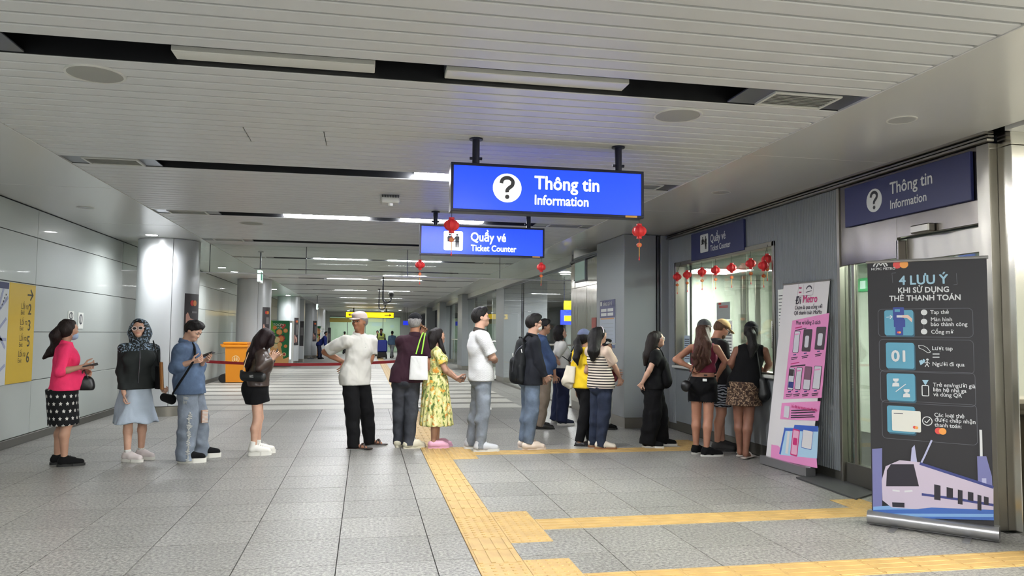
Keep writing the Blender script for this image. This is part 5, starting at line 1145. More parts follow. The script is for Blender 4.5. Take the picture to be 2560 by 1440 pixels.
    def trousers(P, m, top=.60, thigh=.014, knee=.020, cuff=.022, length=.055, name='trousers', h=None, fold=.004, mi=None, waist=True, seed=2, k=.018):
        top = min(top, getattr(P, 'hem', 1)+.012); F = Field(); q = P.H; J = P.J; g = P.g; fm = P.f; rp = (.098 if fm else .092)*q*g+thigh*.5
        F.rc(J['pelvis'], J['waist'], rp, .084*q*g+.008, (1, .76), k=.03); F.el(J['pelvis']+np3((0, -.036*q*g, -.014*q)), np3((.082*q*g, .052*q*g, .06*q))+thigh*.6, k=.04)
        for n in 'RL':
            hI, kn, an = J['hip'+n], J['knee'+n], J['ank'+n].copy(); en = an.copy(); en[2] = an[2]-.05*q+length*q; t = (kn[2]-en[2])/max(kn[2]-an[2], 1e-6); en[:2] = kn[:2]+(an[:2]-kn[:2])*min(1, t)
            F.rc(hI*np3((.9, 1, 1)), kn, .051*q*g+thigh, .035*q*g**.7+knee, k=k)
            if length < .2: F.rc(kn, en, .035*q*g**.7+knee, .021*q+cuff, k=k, flat=(0, 1)); cf = kn+(an-kn)*.32+np3((0, -.012*q, 0)); F.rc(kn, cf, .034*q*g**.7+knee*.8, .034*q*g**.7+knee*.6, k=k)
        if length >= .2: F.cut((0, 0, length*q), (0, 0, -1))
        F.cut((0, 0, top*q), (0, 0, 1)); F.noise = fold_noise(fold, 23, 13, seed); return P.garment(F, name, m, h, mi=mi)
    def skirt(P, m, top=.60, hem=.28, r0=None, r1=.12, sq=.8, pleats=0, amp=.006, name='skirt', h=None, fold=.003, off=(0, 0), mi=None):
        F = Field(); q = P.H; J = P.J; r0 = r0 or .088; p0 = J['waist'].copy(); p0[2] = top*q; pm = J['pelvis']-np3((0, .012*q, 0)); p1 = (J['kneeR']+J['kneeL'])*.5; p1[2] = hem*q; p1[:2] = p1[:2]*.6+pm[:2]*.4+np3(off)
        F.rc(p0, pm, r0*q, .102*q*P.g+.006, (1, sq), k=.02); F.rc(pm, p1, .102*q*P.g+.008, r1*q, (1, sq), k=.03, flat=(0, 1)); F.cut(p0, (0, 0, 1)); F.cut((0, 0, hem*q), (0, 0, -1))
        fn = fold_noise(fold, 20, 6, 3)
        if pleats: cx, cy = pm[0], pm[1]; F.noise = lambda X, Y, Z: fn(X, Y, Z)+amp*np.clip((top*q-Z)/(.12*q), 0, 1)*np.sin(pleats*np.arctan2(Y-cy, X-cx)+1.5*np.sin(6*Z))
        else: F.noise = fn
        return P.garment(F, name, m, h, mi=mi)
def smooth_v(V, Q, it=1):
    if len(V) == 0: return V
    for lam in ([.5, -.5] if it == 1 else [.55]*it):
        acc = np.zeros_like(V); cnt = np.zeros(len(V))
        for a, b in ((0, 1), (1, 2), (2, 3), (3, 0)):
            for d in range(3): acc[:, d] += np.bincount(Q[:, a], V[Q[:, b], d], len(V))+np.bincount(Q[:, b], V[Q[:, a], d], len(V))
            cnt += np.bincount(Q[:, a], minlength=len(V))+np.bincount(Q[:, b], minlength=len(V))
        V = V+lam*(acc/np.maximum(cnt, 1)[:, None]-V)*(1 if it > 1 else 1)
    return V
def sphere(mb, c, r, A=None, PM=None, mi=0, n=12, m=8):
    """small ellipsoid into a mesh builder; A: shape matrix in the person's frame"""
    vs = []; fs = []
    for i in range(m+1):
        for k in range(n):
            t = math.pi*i/m; a = 2*math.pi*k/n; v = np3((math.sin(t)*math.cos(a), math.sin(t)*math.sin(a), math.cos(t)))*r
            if A is not None: v = PM@(A@v)
            vs.append(Vector(np3(c)+v))
    for i in range(m):
        for k in range(n): fs.append((i*n+k, (i+1)*n+k, (i+1)*n+(k+1) % n, i*n+(k+1) % n))
    mb.add(vs, fs, mi); return mb
# ------------------------------------------------------------------ building the queue
def mk(label, fR, fL, top, yaw, neck=None, head=(0, 0, 0), skinc=(192, 146, 120), female=False, build=1.0, vox=.0095, hip=None, fyR=0, fyL=0, sh=None, shz=0, hs=1.0, belly=0, hat=.02, pel=None, pull=1.0):
    """feet, crown and neck are sighted in the photograph and stood on the floor"""
    a = atz(*fR)*pull; b = atz(*fL)*pull; a.z = b.z = 0; bx, by = (a.x+b.x)/2, (a.y+b.y)/2; H = at(top[0], top[1], by).z-hat
    yaw += math.degrees(-math.atan2(bx, by)); t = math.radians(yaw); F_ = (math.cos(t), math.sin(t)); R_ = (math.sin(t), -math.cos(t))
    lo = lambda p: ((p.x-bx)*R_[0]+(p.y-by)*R_[1], (p.x-bx)*F_[0]+(p.y-by)*F_[1])
    lean = lo(at(neck[0], neck[1], by)) if neck else (0, 0); fr, fl = lo(a), lo(b)
    P = Person(label, (bx, by), yaw, H, skinc, female, build, vox, lean, head, feet={'R': (*fr, fyR), 'L': (*fl, fyL)}, sh=sh, hs=hs, shz=shz, hip=0)
    c = lo(at(pel[0], pel[1], by)) if pel else (lean[0]*.55, lean[1]*.55)
    for k, wt in (('pelvis', 1), ('hipR', 1), ('hipL', 1), ('waist', .6)): P.J[k][0] += c[0]*wt; P.J[k][1] += c[1]*wt
    for n in 'RL': m = (P.J['hip'+n]+P.J['ank'+n])*.5; P.J['knee'+n][:2] = m[:2]; P.J['knee'+n][1] += .016*H
    return P
def item(name, label, cat, P, parts, group=None):
    """a carried thing: its own top-level object; parts = (name, field or mesh builder, material)"""
    t = empty(name, P.b, label, cat, group)
    for nm, f, m in parts:
        if isinstance(f, Field):
            V, Q = f.mesh(.008); V = smooth_v(V, Q, 1); P.put(V, Q, nm, m, t)
        else: f.build(nm, m, t, smooth=True)
    return t
def strap(P, pts, r=.009, flat=None):
    b = MB(); q = [Vector(P.W(p)) for p in pts]; dn = []
    for i in range(len(q)-1):
        for k in range(4):
            u = k/4; p0, p1, p2, p3 = q[max(i-1, 0)], q[i], q[i+1], q[min(i+2, len(q)-1)]
            dn.append(.5*((2*p1)+(p2-p0)*u+(2*p0-5*p1+4*p2-p3)*u*u+(3*p1-p0-3*p2+p3)*u**3))
    dn.append(q[-1]); b.tube(dn, r, 6); return b
def phone(P, c, d, n, label, w=.036, l=.072):
    """c centre, d long axis, n screen normal, own frame"""
    d = unit(d); n = unit(np3(n)-d*(np3(n)@d)); s = np.cross(d, n); W = lambda v: Vector(P.M@v); t = empty('phone', P.W(c), label, 'phone')
    MB().obox(Vector(P.W(c)), W(s), W(d), W(n), w, l, .005).build('case', mat('phone case', (40, 38, 40), .4), t); MB().obox(Vector(P.W(c+n*.0055)), W(s), W(d), W(n), w-.003, l-.004, .001).build('screen', mat('phone glass', (14, 14, 18), .12), t); return t
def mask(P, m=None, low=0.0):
    F = Field(); M = P.HM; hs = P.hs; z = -.22-low; F.el(P.hp(0, .22, z), np3((.255, .225, .225))*hs, .01, M); F.rc(P.hp(0, .40, z+.15), P.hp(0, .40, z-.08), .045*hs, .05*hs, k=.015); F.cut(P.hp(0, .12, 0), P.HM.T@np3((0, -1, 0))); F.cut(P.hp(0, .0, z+.19), P.HM.T@np3((0, -.25, 1)))
    o = P.garment(F, 'face_mask', m or mat('mask white', (214, 214, 210), .8), .006)
    for s in (1, -1): MB().tube([Vector(P.W(P.hp(s*.235, .14, z+.12))), Vector(P.W(P.hp(s*.33, .0, .06))), Vector(P.W(P.hp(s*.345, -.10, .0))), Vector(P.W(P.hp(s*.24, .13, z-.06)))], .0018, 5).build('ear_loop', mat('mask white', (214, 214, 210)), o)
    return o
def cap(P, m, brim=True, back=0.0, brimdir=1, flatcap=False, button=None):
    F = Field(); M = P.HM; hs = P.hs; F.el(P.hp(0, -.06, .18), np3((.395, .46, .40))*hs, .02, M); F.cut(P.hp(0, 0, .17), P.HM.T@np3((0, .12*brimdir, -1)))
    if flatcap: F.el(P.hp(0, .06, .40), np3((.36, .42, .16))*hs, .03, M)
    o = P.garment(F, 'cap', m, .0075)
    if brim:
        B = Field(); B.el(P.hp(0, .40*brimdir, .175), np3((.30, .36, .06))*hs, .01, M); B.cut(P.hp(0, .26*brimdir, 0), P.HM.T@np3((0, -brimdir, 0))); B.cut(P.hp(0, .42*brimdir, .15), P.HM.T@np3((0, -.18*brimdir, -1))); P.garment(B, 'cap_brim', m, .006, parent=o)
    sphere_b = MB(); sphere(sphere_b, P.W(P.hp(0, -.07, .565)), .008); sphere_b.build('cap_button', m, o); return o
def glasses(P, frame, lens, dark=False):
    b = MB(); g = MB(); hs = P.hs
    for s in (1, -1):
        c = P.hp(s*.15, .425, .02); ring = []
        for k in range(17): a = 2*math.pi*k/16; ring.append(Vector(P.W(c+P.HM.T@(np3((.125*math.cos(a), -.03*abs(math.cos(a))*s*math.cos(a)*s, .095*math.sin(a)))*hs))))
        b.tube(ring, .0035 if not dark else .0055, 6); g.add(ring[:-1], [tuple(range(16))]); b.tube([Vector(P.W(P.hp(s*.27, .41, .04))), Vector(P.W(P.hp(s*.34, .2, .05))), Vector(P.W(P.hp(s*.35, -.05, .04)))], .0035 if not dark else .005, 6)
    b.tube([Vector(P.W(P.hp(-.03, .45, .03))), Vector(P.W(P.hp(.03, .45, .03)))], .003, 6); o = b.build('glasses', frame, P.root, smooth=True); g.build('lens', lens, o); return o
def ponytail(P, m, pts, rs, sq=(1, 1), name='ponytail'):
    F = Field(); F.chain([np3(p) for p in pts], rs, sq, .03); r = random.Random(3)
    F.noise = lambda X, Y, Z: .003*np.sin(90*X+3*np.sin(9*Z))*np.sin(90*Y+3*np.sin(11*Z)); return P.garment(F, name, m, .008)
def texmat(name, c, build, rough=.85):
    if name in MATS: return MATS[name]
    m = mat(name, c, rough, spec=.25); t = NT(m); build(t); return m
def spots(t, base, scale, cols, thr=.35):
    o = t.obj(); v = t.add('ShaderNodeTexVoronoi', ins={'Vector': o, 'Scale': scale}); n = t.noise(o, scale*.6, 3); n2 = t.noise(o, scale*2.5, 2); return o, v, n, n2
# surface prints
def _stars(t):
    """white five-pointed stars in staggered rows, printed on the cloth"""
    s = t.sep(t.obj()); th = t.math('ARCTAN2', s[1], s[0]); u = t.math('MULTIPLY', th, 2.55); v = t.math('MULTIPLY', s[2], 13.0); row = t.math('FLOOR', v)
    u = t.math('ADD', u, t.math('MULTIPLY', t.math('MODULO', t.math('ABSOLUTE', row), 2.0), .5)); fu = t.math('SUBTRACT', t.math('FRACT', u), .5); fv = t.math('SUBTRACT', t.math('FRACT', v), .5)
    r = t.math('SQRT', t.math('ADD', t.math('MULTIPLY', fu, fu), t.math('MULTIPLY', fv, fv))); a = t.math('ADD', t.math('ARCTAN2', fu, fv), 3.14159265+6.2831853/10); w = 6.2831853/5
    m_ = t.math('SUBTRACT', t.math('MODULO', a, w), w/2); m_ = t.math('ABSOLUTE', m_); lim = t.math('DIVIDE', .125, t.math('ADD', t.math('COSINE', m_), t.math('MULTIPLY', t.math('SUBTRACT', w/2, m_), -.0)))
    k = t.math('SUBTRACT', .31, t.math('MULTIPLY', t.math('SUBTRACT', w/2, m_), .30)); k = t.math('SUBTRACT', .27, t.math('MULTIPLY', t.math('SUBTRACT', w/2, m_), .25)) ; f = t.math('LESS_THAN', r, k); t.col(t.mix(f, lin((20, 20, 22)), lin((214, 212, 206))))
M_starcloth = texmat('star print cloth', (20, 20, 22), _stars)
def _rings(t):
    s = t.sep(t.obj()); th = t.math('ARCTAN2', s[1], s[0]); u = t.math('MULTIPLY', th, 4.77); v = t.math('MULTIPLY', s[2], 30.0); row = t.math('FLOOR', v); u = t.math('ADD', u, t.math('MULTIPLY', t.math('MODULO', t.math('ABSOLUTE', row), 2.0), .5))
    fu = t.math('SUBTRACT', t.math('FRACT', u), .5); fv = t.math('SUBTRACT', t.math('FRACT', v), .5); r = t.math('SQRT', t.math('ADD', t.math('MULTIPLY', fu, fu), t.math('MULTIPLY', fv, fv)))
    a = t.math('LESS_THAN', t.math('ABSOLUTE', t.math('SUBTRACT', r, .42)), .055); b = t.math('LESS_THAN', t.math('ABSOLUTE', t.math('SUBTRACT', r, .20)), .04); f = t.math('MULTIPLY', t.math('MAXIMUM', a, b), .42); t.col(t.mix(f, lin((208, 208, 206)), lin((110, 112, 118))))
M_ringcloth = texmat('ring print cloth', (224, 224, 222), _rings)
def _stripes(t):
    s = t.sep(t.obj()); f = t.math('FRACT', t.math('MULTIPLY', s[2], 30.0)); t.col(t.mix(t.math('LESS_THAN', f, .42), lin((216, 204, 188)), lin((34, 30, 32))))
M_stripe = texmat('striped knit', (216, 204, 188), _stripes)
def _floral(t):
    o = t.obj(); n1 = t.noise(o, 16, 4, .6); n2 = t.noise(t.vscale(o, (1, 1, .45)), 30, 3, .6); n3 = t.noise(o, 9, 2); a = t.ramp(n2, [(.40, lin((84, 108, 58))), (.47, lin((196, 196, 120))), (.58, lin((226, 218, 160))), (.70, lin((232, 222, 176)))])
    b = t.ramp(n1, [(.57, (0, 0, 0, 1)), (.62, (1, 1, 1, 1))]); c = t.ramp(n3, [(.4, lin((206, 128, 54))), (.6, lin((216, 176, 74)))]); t.col(t.mix(b, a, c))
M_floral = texmat('floral dress cloth', (220, 214, 150), _floral)
def _zebra(t):
    w_ = t.add('ShaderNodeTexWave', ins={'Vector': t.obj(), 'Scale': 9.0, 'Distortion': 9.0, 'Detail': 2.0}); w_.bands_direction = 'Z'; t.col(t.ramp(w_.outputs[1], [(.42, lin((30, 32, 38))), (.55, lin((170, 176, 186)))]))
M_zebra = texmat('zebra print cloth', (90, 90, 100), _zebra)
def _squiggle(t):
    n = t.noise(t.obj(), 26, 2, .5); t.col(t.ramp(n, [(.40, lin((54, 40, 34))), (.47, lin((92, 70, 54))), (.50, lin((186, 162, 134))), (.53, lin((92, 70, 54))), (.62, lin((58, 44, 38)))]))
M_squig = texmat('squiggle print cloth', (70, 54, 44), _squiggle)
def _hoodie(t):
    o = t.obj(); s = t.sep(o); n = t.noise(o, 55, 3, .7); k = t.noise(o, 5, 1); f = t.math('MULTIPLY', t.math('GREATER_THAN', n, .55), t.math('GREATER_THAN', t.math('ADD', s[2], t.math('MULTIPLY', k, .10)), 1.255)); t.col(t.mix(f, lin((34, 38, 38)), lin((136, 156, 176))))
M_hood = texmat('dark jacket with speckled shoulders', (34, 38, 38), _hoodie, .75)
M_blackcloth = cloth('black cloth', (13, 13, 15)); M_blackbag = mat('black leather', (18, 18, 19), .4, bump=.2, bscale=90); M_whitecloth = cloth('white cloth', (208, 206, 200), var=.04); M_greyden = denim('black washed denim', (52, 54, 60)); M_blueden = denim('mid blue denim', (90, 102, 118)); M_darkden = denim('dark blue denim', (36, 43, 60)); M_paleden = denim('grey blue denim', (112, 118, 126)); M_canvas = cloth('natural canvas', (214, 206, 186), var=.05); M_soleW = mat('white rubber', (216, 214, 206), .55); M_soleB = mat('black rubber', (20, 20, 20), .6); M_soleG = mat('gum rubber', (136, 92, 58), .55)
A_SK = (180, 140, 118); A_SK2 = (200, 160, 138); A_SK3 = (158, 118, 96)
# 1 ---- woman in pink
P = mk('woman in a bright pink top and black star-print skirt holding a phone', (160, 1166), (142, 1161), (174, 795), 0, neck=(164, 859), head=(18, 2, 0), skinc=A_SK, female=True, build=1.02, pel=(160, 985), hs=1.03)
P.arm('R', P.px(149, 930, -.20), P.px(206, 917, -.12), {'dir': (.1, 1, .12), 'palm': (-1, 0, .35), 'curl': (38, 48, 36), 'thumb': (0, 0, 1)}); P.arm('L', P.px(160, 930, .18), P.px(204, 928, .06), {'dir': (.15, 1, -.2), 'palm': (.6, 0, -.6), 'curl': (50, 60, 40), 'thumb': (0, 0, 1)})
P.body(); m = cloth('hot pink jersey', (236, 58, 106), var=.08); s = P.shirt(m, hem=.515, sleeve=1.22, inf=.016, loose=.016, collar=m, fold=.005, belly=.05); P.skirt(M_starcloth, top=.525, hem=.275, r1=.104, sq=.92, fold=.005)
h = hairm((30, 20, 18), 'dark brown hair'); P.hair('tied', h); c = P.hc; hs = P.hs
ponytail(P, h, [P.hp(0, -.44, -.02), P.hp(0, -.62, -.35), P.px(143, 862), P.px(128, 880), P.px(108, 896)], [.045, .052, .055, .045, .014]); sphere_b = MB(); sphere(sphere_b, P.W(P.hp(.12, -.47, -.02)), .02); sphere_b.build('hair_clip', mat('clip pale', (200, 180, 176), .4), P.root)
mask(P, mat('blue mask', (150, 172, 200), .8), low=.10)
for n in 'RL': P.shoe(n, M_blackcloth, M_soleB, size=1.05, lace=M_blackbag)
phone(P, P.px(226, 914, -.10), (.05, 1, .25), (-.3, -.2, 1), 'dark phone in the hand of the woman in pink')
F = Field(); F.el(P.px(214, 957, .02), (.05, .085, .075), .01); F.rc(P.px(206, 968, .02), P.px(225, 968, .02), .04, .045, (.9, 1), k=.03); F.cut(P.px(214, 976, 0), (0, 0, -1))
item('handbag', 'black leather handbag hanging from the arm of the woman in pink', 'bag', P, [('bag_body', F, M_blackbag), ('handle', strap(P, [P.px(204, 950, .0), P.px(206, 932, .0), P.px(211, 925, .0), P.px(216, 936, .0), P.px(222, 950, .0)], .006), M_blackbag)])
# 2 ---- woman in hooded jacket
P = mk('woman in a dark hooded jacket, pale blue skirt and pale sunglasses', (318, 1154), (352, 1147), (347, 791), -84, neck=(348, 853), head=(-18, -2, 4), skinc=A_SK2, female=True, build=.90, pel=(340, 985), fyR=48, fyL=40, sh=.104, hat=.035)
P.arm('R', P.px(302, 930, -.04), P.px(310, 984, -.16), {'dir': (.0, .12, -1), 'palm': (-1, .1, 0), 'curl': (35, 50, 40)}); P.arm('L', P.px(391, 925, .05), P.px(398, 962, .0), {'dir': (-.3, .4, -.5), 'palm': (-1, 0, 0), 'curl': (50, 60, 40)})
P.body(); s = P.shirt(M_hood, hem=.505, sleeve=2.0, inf=.018, loose=.016, slv=.014, fold=.006, w=1.04, armk=.03, h=.009, bust=.004)
zz = MB(); zz.tube([Vector(P.W(P.J['neck']+np3((0, .085, -.03)))), Vector(P.W(P.J['chest']+np3((0, .148, 0)))), Vector(P.W(P.J['waist']+np3((0, .125, -.1))))], .004, 5); zz.build('zip', M_slotplate, s)
H_ = Field(); M = P.HM; H_.el(P.hp(0, -.10, .10), np3((.42, .47, .50))*P.hs, .03, M); H_.rc(P.hp(0, -.12, -.25), P.J['neck']-np3((0, .0, .02)), .125, .095, k=.05); H_.minus(P.hp(0, .46, .02), np3((.36, .50, .50))*P.hs, .02, M); H_.noise = fold_noise(.004, 30, 20, 4); P.garment(H_, 'hood', M_hood, .009, parent=s)
P.hair('long', hairm(), vol=.96); ponytail(P, hairm(), [P.hp(.27, .12, .05), P.hp(.29, .14, -.25), P.hp(.24, .18, -.45)], [.022, .024, .02], name='hair_lock'); ponytail(P, hairm(), [P.hp(-.27, .12, .05), P.hp(-.29, .14, -.25), P.hp(-.24, .18, -.45)], [.022, .024, .02], name='hair_lock')
P.skirt(cloth('pale blue chambray', (172, 184, 198), var=.06), top=.56, hem=.262, r1=.152, sq=.85, pleats=5, amp=.012); glasses(P, mat('pale pink frame', (222, 200, 194), .3), mat('dark lens', (24, 20, 24), .1), True)
m = mat('pale pink knit', (206, 196, 194), .8, bump=.3)
for n in 'RL': P.shoe(n, m, M_soleW, size=1.02, lace=M_whitecloth, sole_t=.028); a = P.J['ank'+n]; F = Field(); F.rc(a-np3((0, 0, .01)), a+np3((0, 0, .035*P.H)), .026*P.H*.9, .0235*P.H, k=.01, flat=(0, 1)); P.garment(F, 'sock', M_whitecloth, .008)
F = Field(); F.rc(P.px(396, 915, .0), P.px(396, 972, .0), .045, .055, (.7, 2.0), k=.02, flat=(1, 1)); F2 = Field(); F2.rc(P.px(403, 905, -.12), P.px(405, 974, -.12), .05, .055, (.35, 1.1), k=.01, flat=(1, 1))
item('shoulder_bag', 'black and tan tote bag on the arm of the woman in the hooded jacket', 'bag', P, [('bag_body', F, M_blackcloth), ('tan_panel', F2, mat('tan leather', (168, 112, 58), .5)), ('strap', strap(P, [P.px(397, 908, .0), P.px(391, 880, -.06), P.px(383, 852, .0), P.px(392, 890, .1), P.px(402, 908, .03)], .007), M_blackbag)])
# 3 ---- young man in denim
P = mk('young man in a denim jacket and ripped wide jeans reading his phone', (461, 1157), (500, 1144), (492, 793), -22, neck=(464, 846), head=(-10, 34, 0), skinc=A_SK2, build=1.0, pel=(474, 985), hs=1.04, sh=.106, fyR=14, fyL=18)
P.arm('R', P.px(436, 920, -.13), P.px(478, 905, -.20), {'dir': (-.1, 1, .22), 'palm': (-.6, .1, .7), 'curl': (30, 40, 30), 'thumb': (-.3, 0, 1)}); P.arm('L', P.px(498, 920, .12), P.px(508, 902, -.06), {'dir': (.25, 1, .25), 'palm': (.6, 0, .7), 'curl': (35, 45, 35), 'thumb': (.3, 0, 1)})
P.body(); m = denim('jacket denim', (72, 88, 112), .5, 3.5); s = P.shirt(m, hem=.47, sleeve=1.55, inf=.022, loose=.03, slv=.024, fold=.008, w=1.12, collar=m, armk=.03, name='jacket')
for x, z in ((.062, .70), (-.062, .70)): MB().obox(Vector(P.W(P.J['chest']+np3((x*P.H, .135, -.0)))), Vector(P.R), Vector(P.U), Vector(P.F), .055, .008, .005).build('pocket_flap', m, s)
def jmi(off):
    def f(C): return np.zeros(len(C), int)
    return f
m2 = denim('wide jeans denim', (112, 120, 132), .4, 4); tr = P.trousers(m2, top=.56, thigh=.030, knee=.050, cuff=.060, length=.012, fold=.008, seed=5)
M_tear = mat('torn white threads', (196, 196, 192), .9, bump=.6, bscale=60); M_prt = mat('white print', (220, 220, 214), .7)
kn = P.J['kneeR']; b = MB(); rn = random.Random(2)
co = np.empty(len(tr.data.vertices)*3); tr.data.vertices.foreach_get('co', co); co = co.reshape(-1, 3); dn = unit((.28, -1, 0)); kw = P.M@kn
for i in range(42):
    z = kn[2]+.10-.0125*i; tx = kw[0]+.035+.004*math.sin(i*.7); s_ = co[(np.abs(co[:, 2]-z) < .012) & (np.abs(co[:, 0]-tx) < .02)]
    if len(s_) == 0: continue
    v = s_[np.argmin(s_[:, 1])]; c = Vector((tx, v[1]-.002, z))+P.b; hw = .006+.024*abs(math.sin(i*.42))*rn.random(); b.obox(c, Vector((1, .25*rn.uniform(-1, 1), .3*rn.uniform(-1, 1))).normalized(), Vector((0, 0, 1)), Vector((0, 1, 0)), hw, .0038, .005)
b.build('torn_patch', M_tear, tr); kl = P.px(511, 1041, .02); n_ = Vector(P.M@unit((.55, .8, 0))); t_ = Vector(P.M@unit((-.8, .55, 0))); b = MB(); b.obox(Vector(P.W(kl)), t_, Vector(P.U), n_, .036, .07, .012); b.build('skin_patch', P.skin, tr); b = MB()
for i in range(9): b.obox(Vector(P.W(kl+np3((0, 0, -.06+.015*i))))+n_*.013, (t_+Vector((0, 0, rn.uniform(-.1, .1)))).normalized(), Vector(P.U), n_, .036, .0035, .003)
b.build('threads', M_tear, tr)
q = P.px(459, 998, -.225); o3 = P.W(q); uxw = Vector(P.M@unit((.55, .85, -.05))); text('EVERY', .042, o3, uxw, (0, 0, 1), M_prt, tr, xs=.8, bold=.02, ext=.006, skew=.2); text('DAY', .042, Vector(o3)-Vector((0, 0, .042)), uxw, (0, 0, 1), M_prt, tr, xs=.8, bold=.02, ext=.006, skew=.2)
P.hair('short', hairm((20, 18, 18), 'black hair'), vol=1.06)
for n in 'RL': P.shoe(n, M_blackcloth, M_soleW, size=1.15, lace=M_whitecloth, sole_t=.045)
phone(P, P.px(519, 886, -.10), (.1, 1, .35), (-.2, -.35, 1), 'dark phone held by the young man in denim')
F = Field(); F.rc(P.px(409, 993, .02), P.px(430, 999, .0), .045, .055, (1, .8), k=.03)
item('waist_bag', 'black cross-body bag behind the hip of the young man in denim', 'bag', P, [('bag_body', F, M_blackcloth), ('strap', strap(P, [P.px(432, 985, -.12), P.px(447, 960, -.225), P.px(468, 928, -.24), P.px(486, 895, -.19), P.px(484, 862, -.06), P.px(462, 850, .03)], .013), M_blackcloth)])
# 4 ---- girl in brown jacket
P = mk('girl in a brown leather jacket and black mini skirt with long hair', (634, 1139), (645, 1134), (660, 819), 0, neck=(655, 872), head=(8, 22, 0), skinc=A_SK2, female=True, build=.95, pel=(641, 975))
P.arm('R', P.px(648, 918, -.16), P.px(679, 899, -.10), {'dir': (-.1, .5, 1), 'palm': (-1, .3, 0), 'curl': (35, 50, 40), 'thumb': (0, -.3, 1)}); P.arm('L', P.px(660, 918, .14), P.px(684, 896, .05), {'dir': (.2, .6, .8), 'palm': (1, .1, 0), 'curl': (40, 55, 40), 'thumb': (0, -.3, 1)})
P.body(); m = mat('brown leather', (58, 44, 38), .32, var=.2, bump=.25, bscale=30); P.shirt(m, hem=.545, sleeve=1.9, inf=.022, loose=.02, slv=.020, fold=.008, armk=.03, name='jacket', collar=m, w=1.08)
P.skirt(M_blackcloth, top=.60, hem=.402, r1=.094, sq=1.0, off=(0, .012)); h = hairm((28, 16, 18), 'dark plum hair'); P.hair('long', h)
ponytail(P, h, [P.hp(0, -.25, .15), P.hp(0, -.35, -.3), P.px(634, 885), P.px(622, 908), P.px(618, 925)], [.085, .085, .075, .05, .02], (1.15, 1), 'long_hair'); ponytail(P, h, [P.hp(.28, .15, .20), P.hp(.30, .18, -.2), P.hp(.26, .12, -.55)], [.035, .04, .02], name='hair_lock')
mask(P)
for n in 'RL': P.shoe(n, mat('white canvas', (222, 220, 212), .7), M_soleW, size=1.1, lace=M_whitecloth, sole_t=.04, high=.075)
phone(P, P.px(689, 886, -.02), (.0, .35, 1), (0, -1, .35), 'phone in the raised hands of the girl in the brown jacket')
F = Field(); F.rc(P.px(609, 938, -.12), P.px(656, 941, -.20), .045, .045, (.8, .9), k=.02); F.rc(P.px(609, 944, -.12), P.px(656, 946, -.20), .04, .04, (.8, .9), k=.02); F.rc(P.px(604, 928, -.12), P.px(604, 940, -.12), .018, .02, k=.01)
bg = item('shoulder_bag', 'black shoulder bag with white lettering at the hip of the girl in the brown jacket', 'bag', P, [('bag_body', F, M_blackbag), ('strap', strap(P, [P.px(608, 930, -.12), P.px(613, 905, -.10), P.px(626, 875, -.06), P.px(645, 865, .0)], .005), mat('pale strap', (190, 160, 130), .6))])
pb = P.W(P.px(628, 938, -.235)); bb = MB()
for i in range(3): bb.obox(Vector(pb)+Vector((.002*i, 0, -.012*i)), Vector((1, -.3, .12)).normalized(), Vector((0, 0, 1)), Vector((0, 1, 0)), .022, .002, .001)
bb.build('white_lettering', M_prt, bg)
# 5 ---- old man with cap
P = mk('old man in a white polo and pale cap with hands on hips', (884, 1124), (924, 1113), (897, 778), -58, neck=(897, 840), head=(-66, 4, 0), skinc=(150, 104, 78), build=.98, pel=(887, 965), fyR=48, fyL=44, sh=.110, hs=1.02)
P.arm('R', P.px(812, 880, .04), P.px(860, 906, .06), {'dir': (.45, .35, -.75), 'palm': (.4, -.9, 0), 'curl': (20, 25, 20)}); P.arm('L', P.px(928, 892, .10), P.px(920, 915, .06), {'dir': (.4, .1, -.6), 'palm': (.6, -.6, 0), 'curl': (20, 30, 25)})
P.browm = hairm((120, 116, 112), 'grey hair'); P.body(jaw=1.05); wp = cloth('white pique', (204, 202, 194), var=.03, weave=400); s = P.shirt(wp, hem=.462, sleeve=.86, inf=.020, loose=.022, slv=.028, fold=.009, collar=wp, w=1.02, armk=.03, seed=9)
b = MB()
for i in range(3): sphere(b, P.W(P.J['chest']+np3((0, .142-.012*i, .075-.045*i))), .006)
b.build('shirt_buttons', M_white, s); P.trousers(M_blackcloth, top=.60, thigh=.026, knee=.036, cuff=.040, length=.012, fold=.006)
P.hair('short', P.browm, vol=.97, under=True); cap(P, cloth('pale pink cap', (206, 190, 184), var=.06), flatcap=True)
M_leath = mat('dark brown leather', (44, 32, 28), .5)
for n in 'RL': P.shoe(n, M_leath, None, kind='sandal', toe=M_leath, size=1.06)
W_ = P.arms['L'][2]; b = MB(); dd = unit(P.arms['L'][2]-P.arms['L'][1]); b.tube([Vector(P.W(W_-dd*.03)), Vector(P.W(W_-dd*.012))], .032, 14); b.build('wristwatch', mat('gold watch', (190, 160, 100), .3, .8), P.root, smooth=True)
# 6 ---- man in maroon polo
P = mk('man in a black cap and maroon polo seen from behind', (1022, 1121), (996, 1117), (1041, 780), 84, neck=(1037, 830), head=(-12, 2, 0), skinc=(158, 112, 86), build=1.05, pel=(1016, 960), fyR=-62, fyL=-12, sh=.098)
P.arm('R', P.px(1070, 905, -.08), P.px(1078, 946, -.02), {'dir': (-.45, .2, -.8), 'palm': (-.7, .6, .1), 'curl': (35, 45, 35)}); P.arm('L', P.px(1012, 890, .26), P.px(1052, 838, .17), {'dir': (.5, -.1, .9), 'palm': (-.2, -1, 0), 'curl': (30, 45, 35)})
P.body(); m = cloth('maroon pique', (50, 28, 38), var=.1); P.shirt(m, hem=.485, sleeve=.82, inf=.018, loose=.014, slv=.024, fold=.006, collar=m, w=1.0); P.trousers(M_greyden, top=.56, thigh=.02, knee=.026, cuff=.03, length=.02, fold=.006, seed=4)
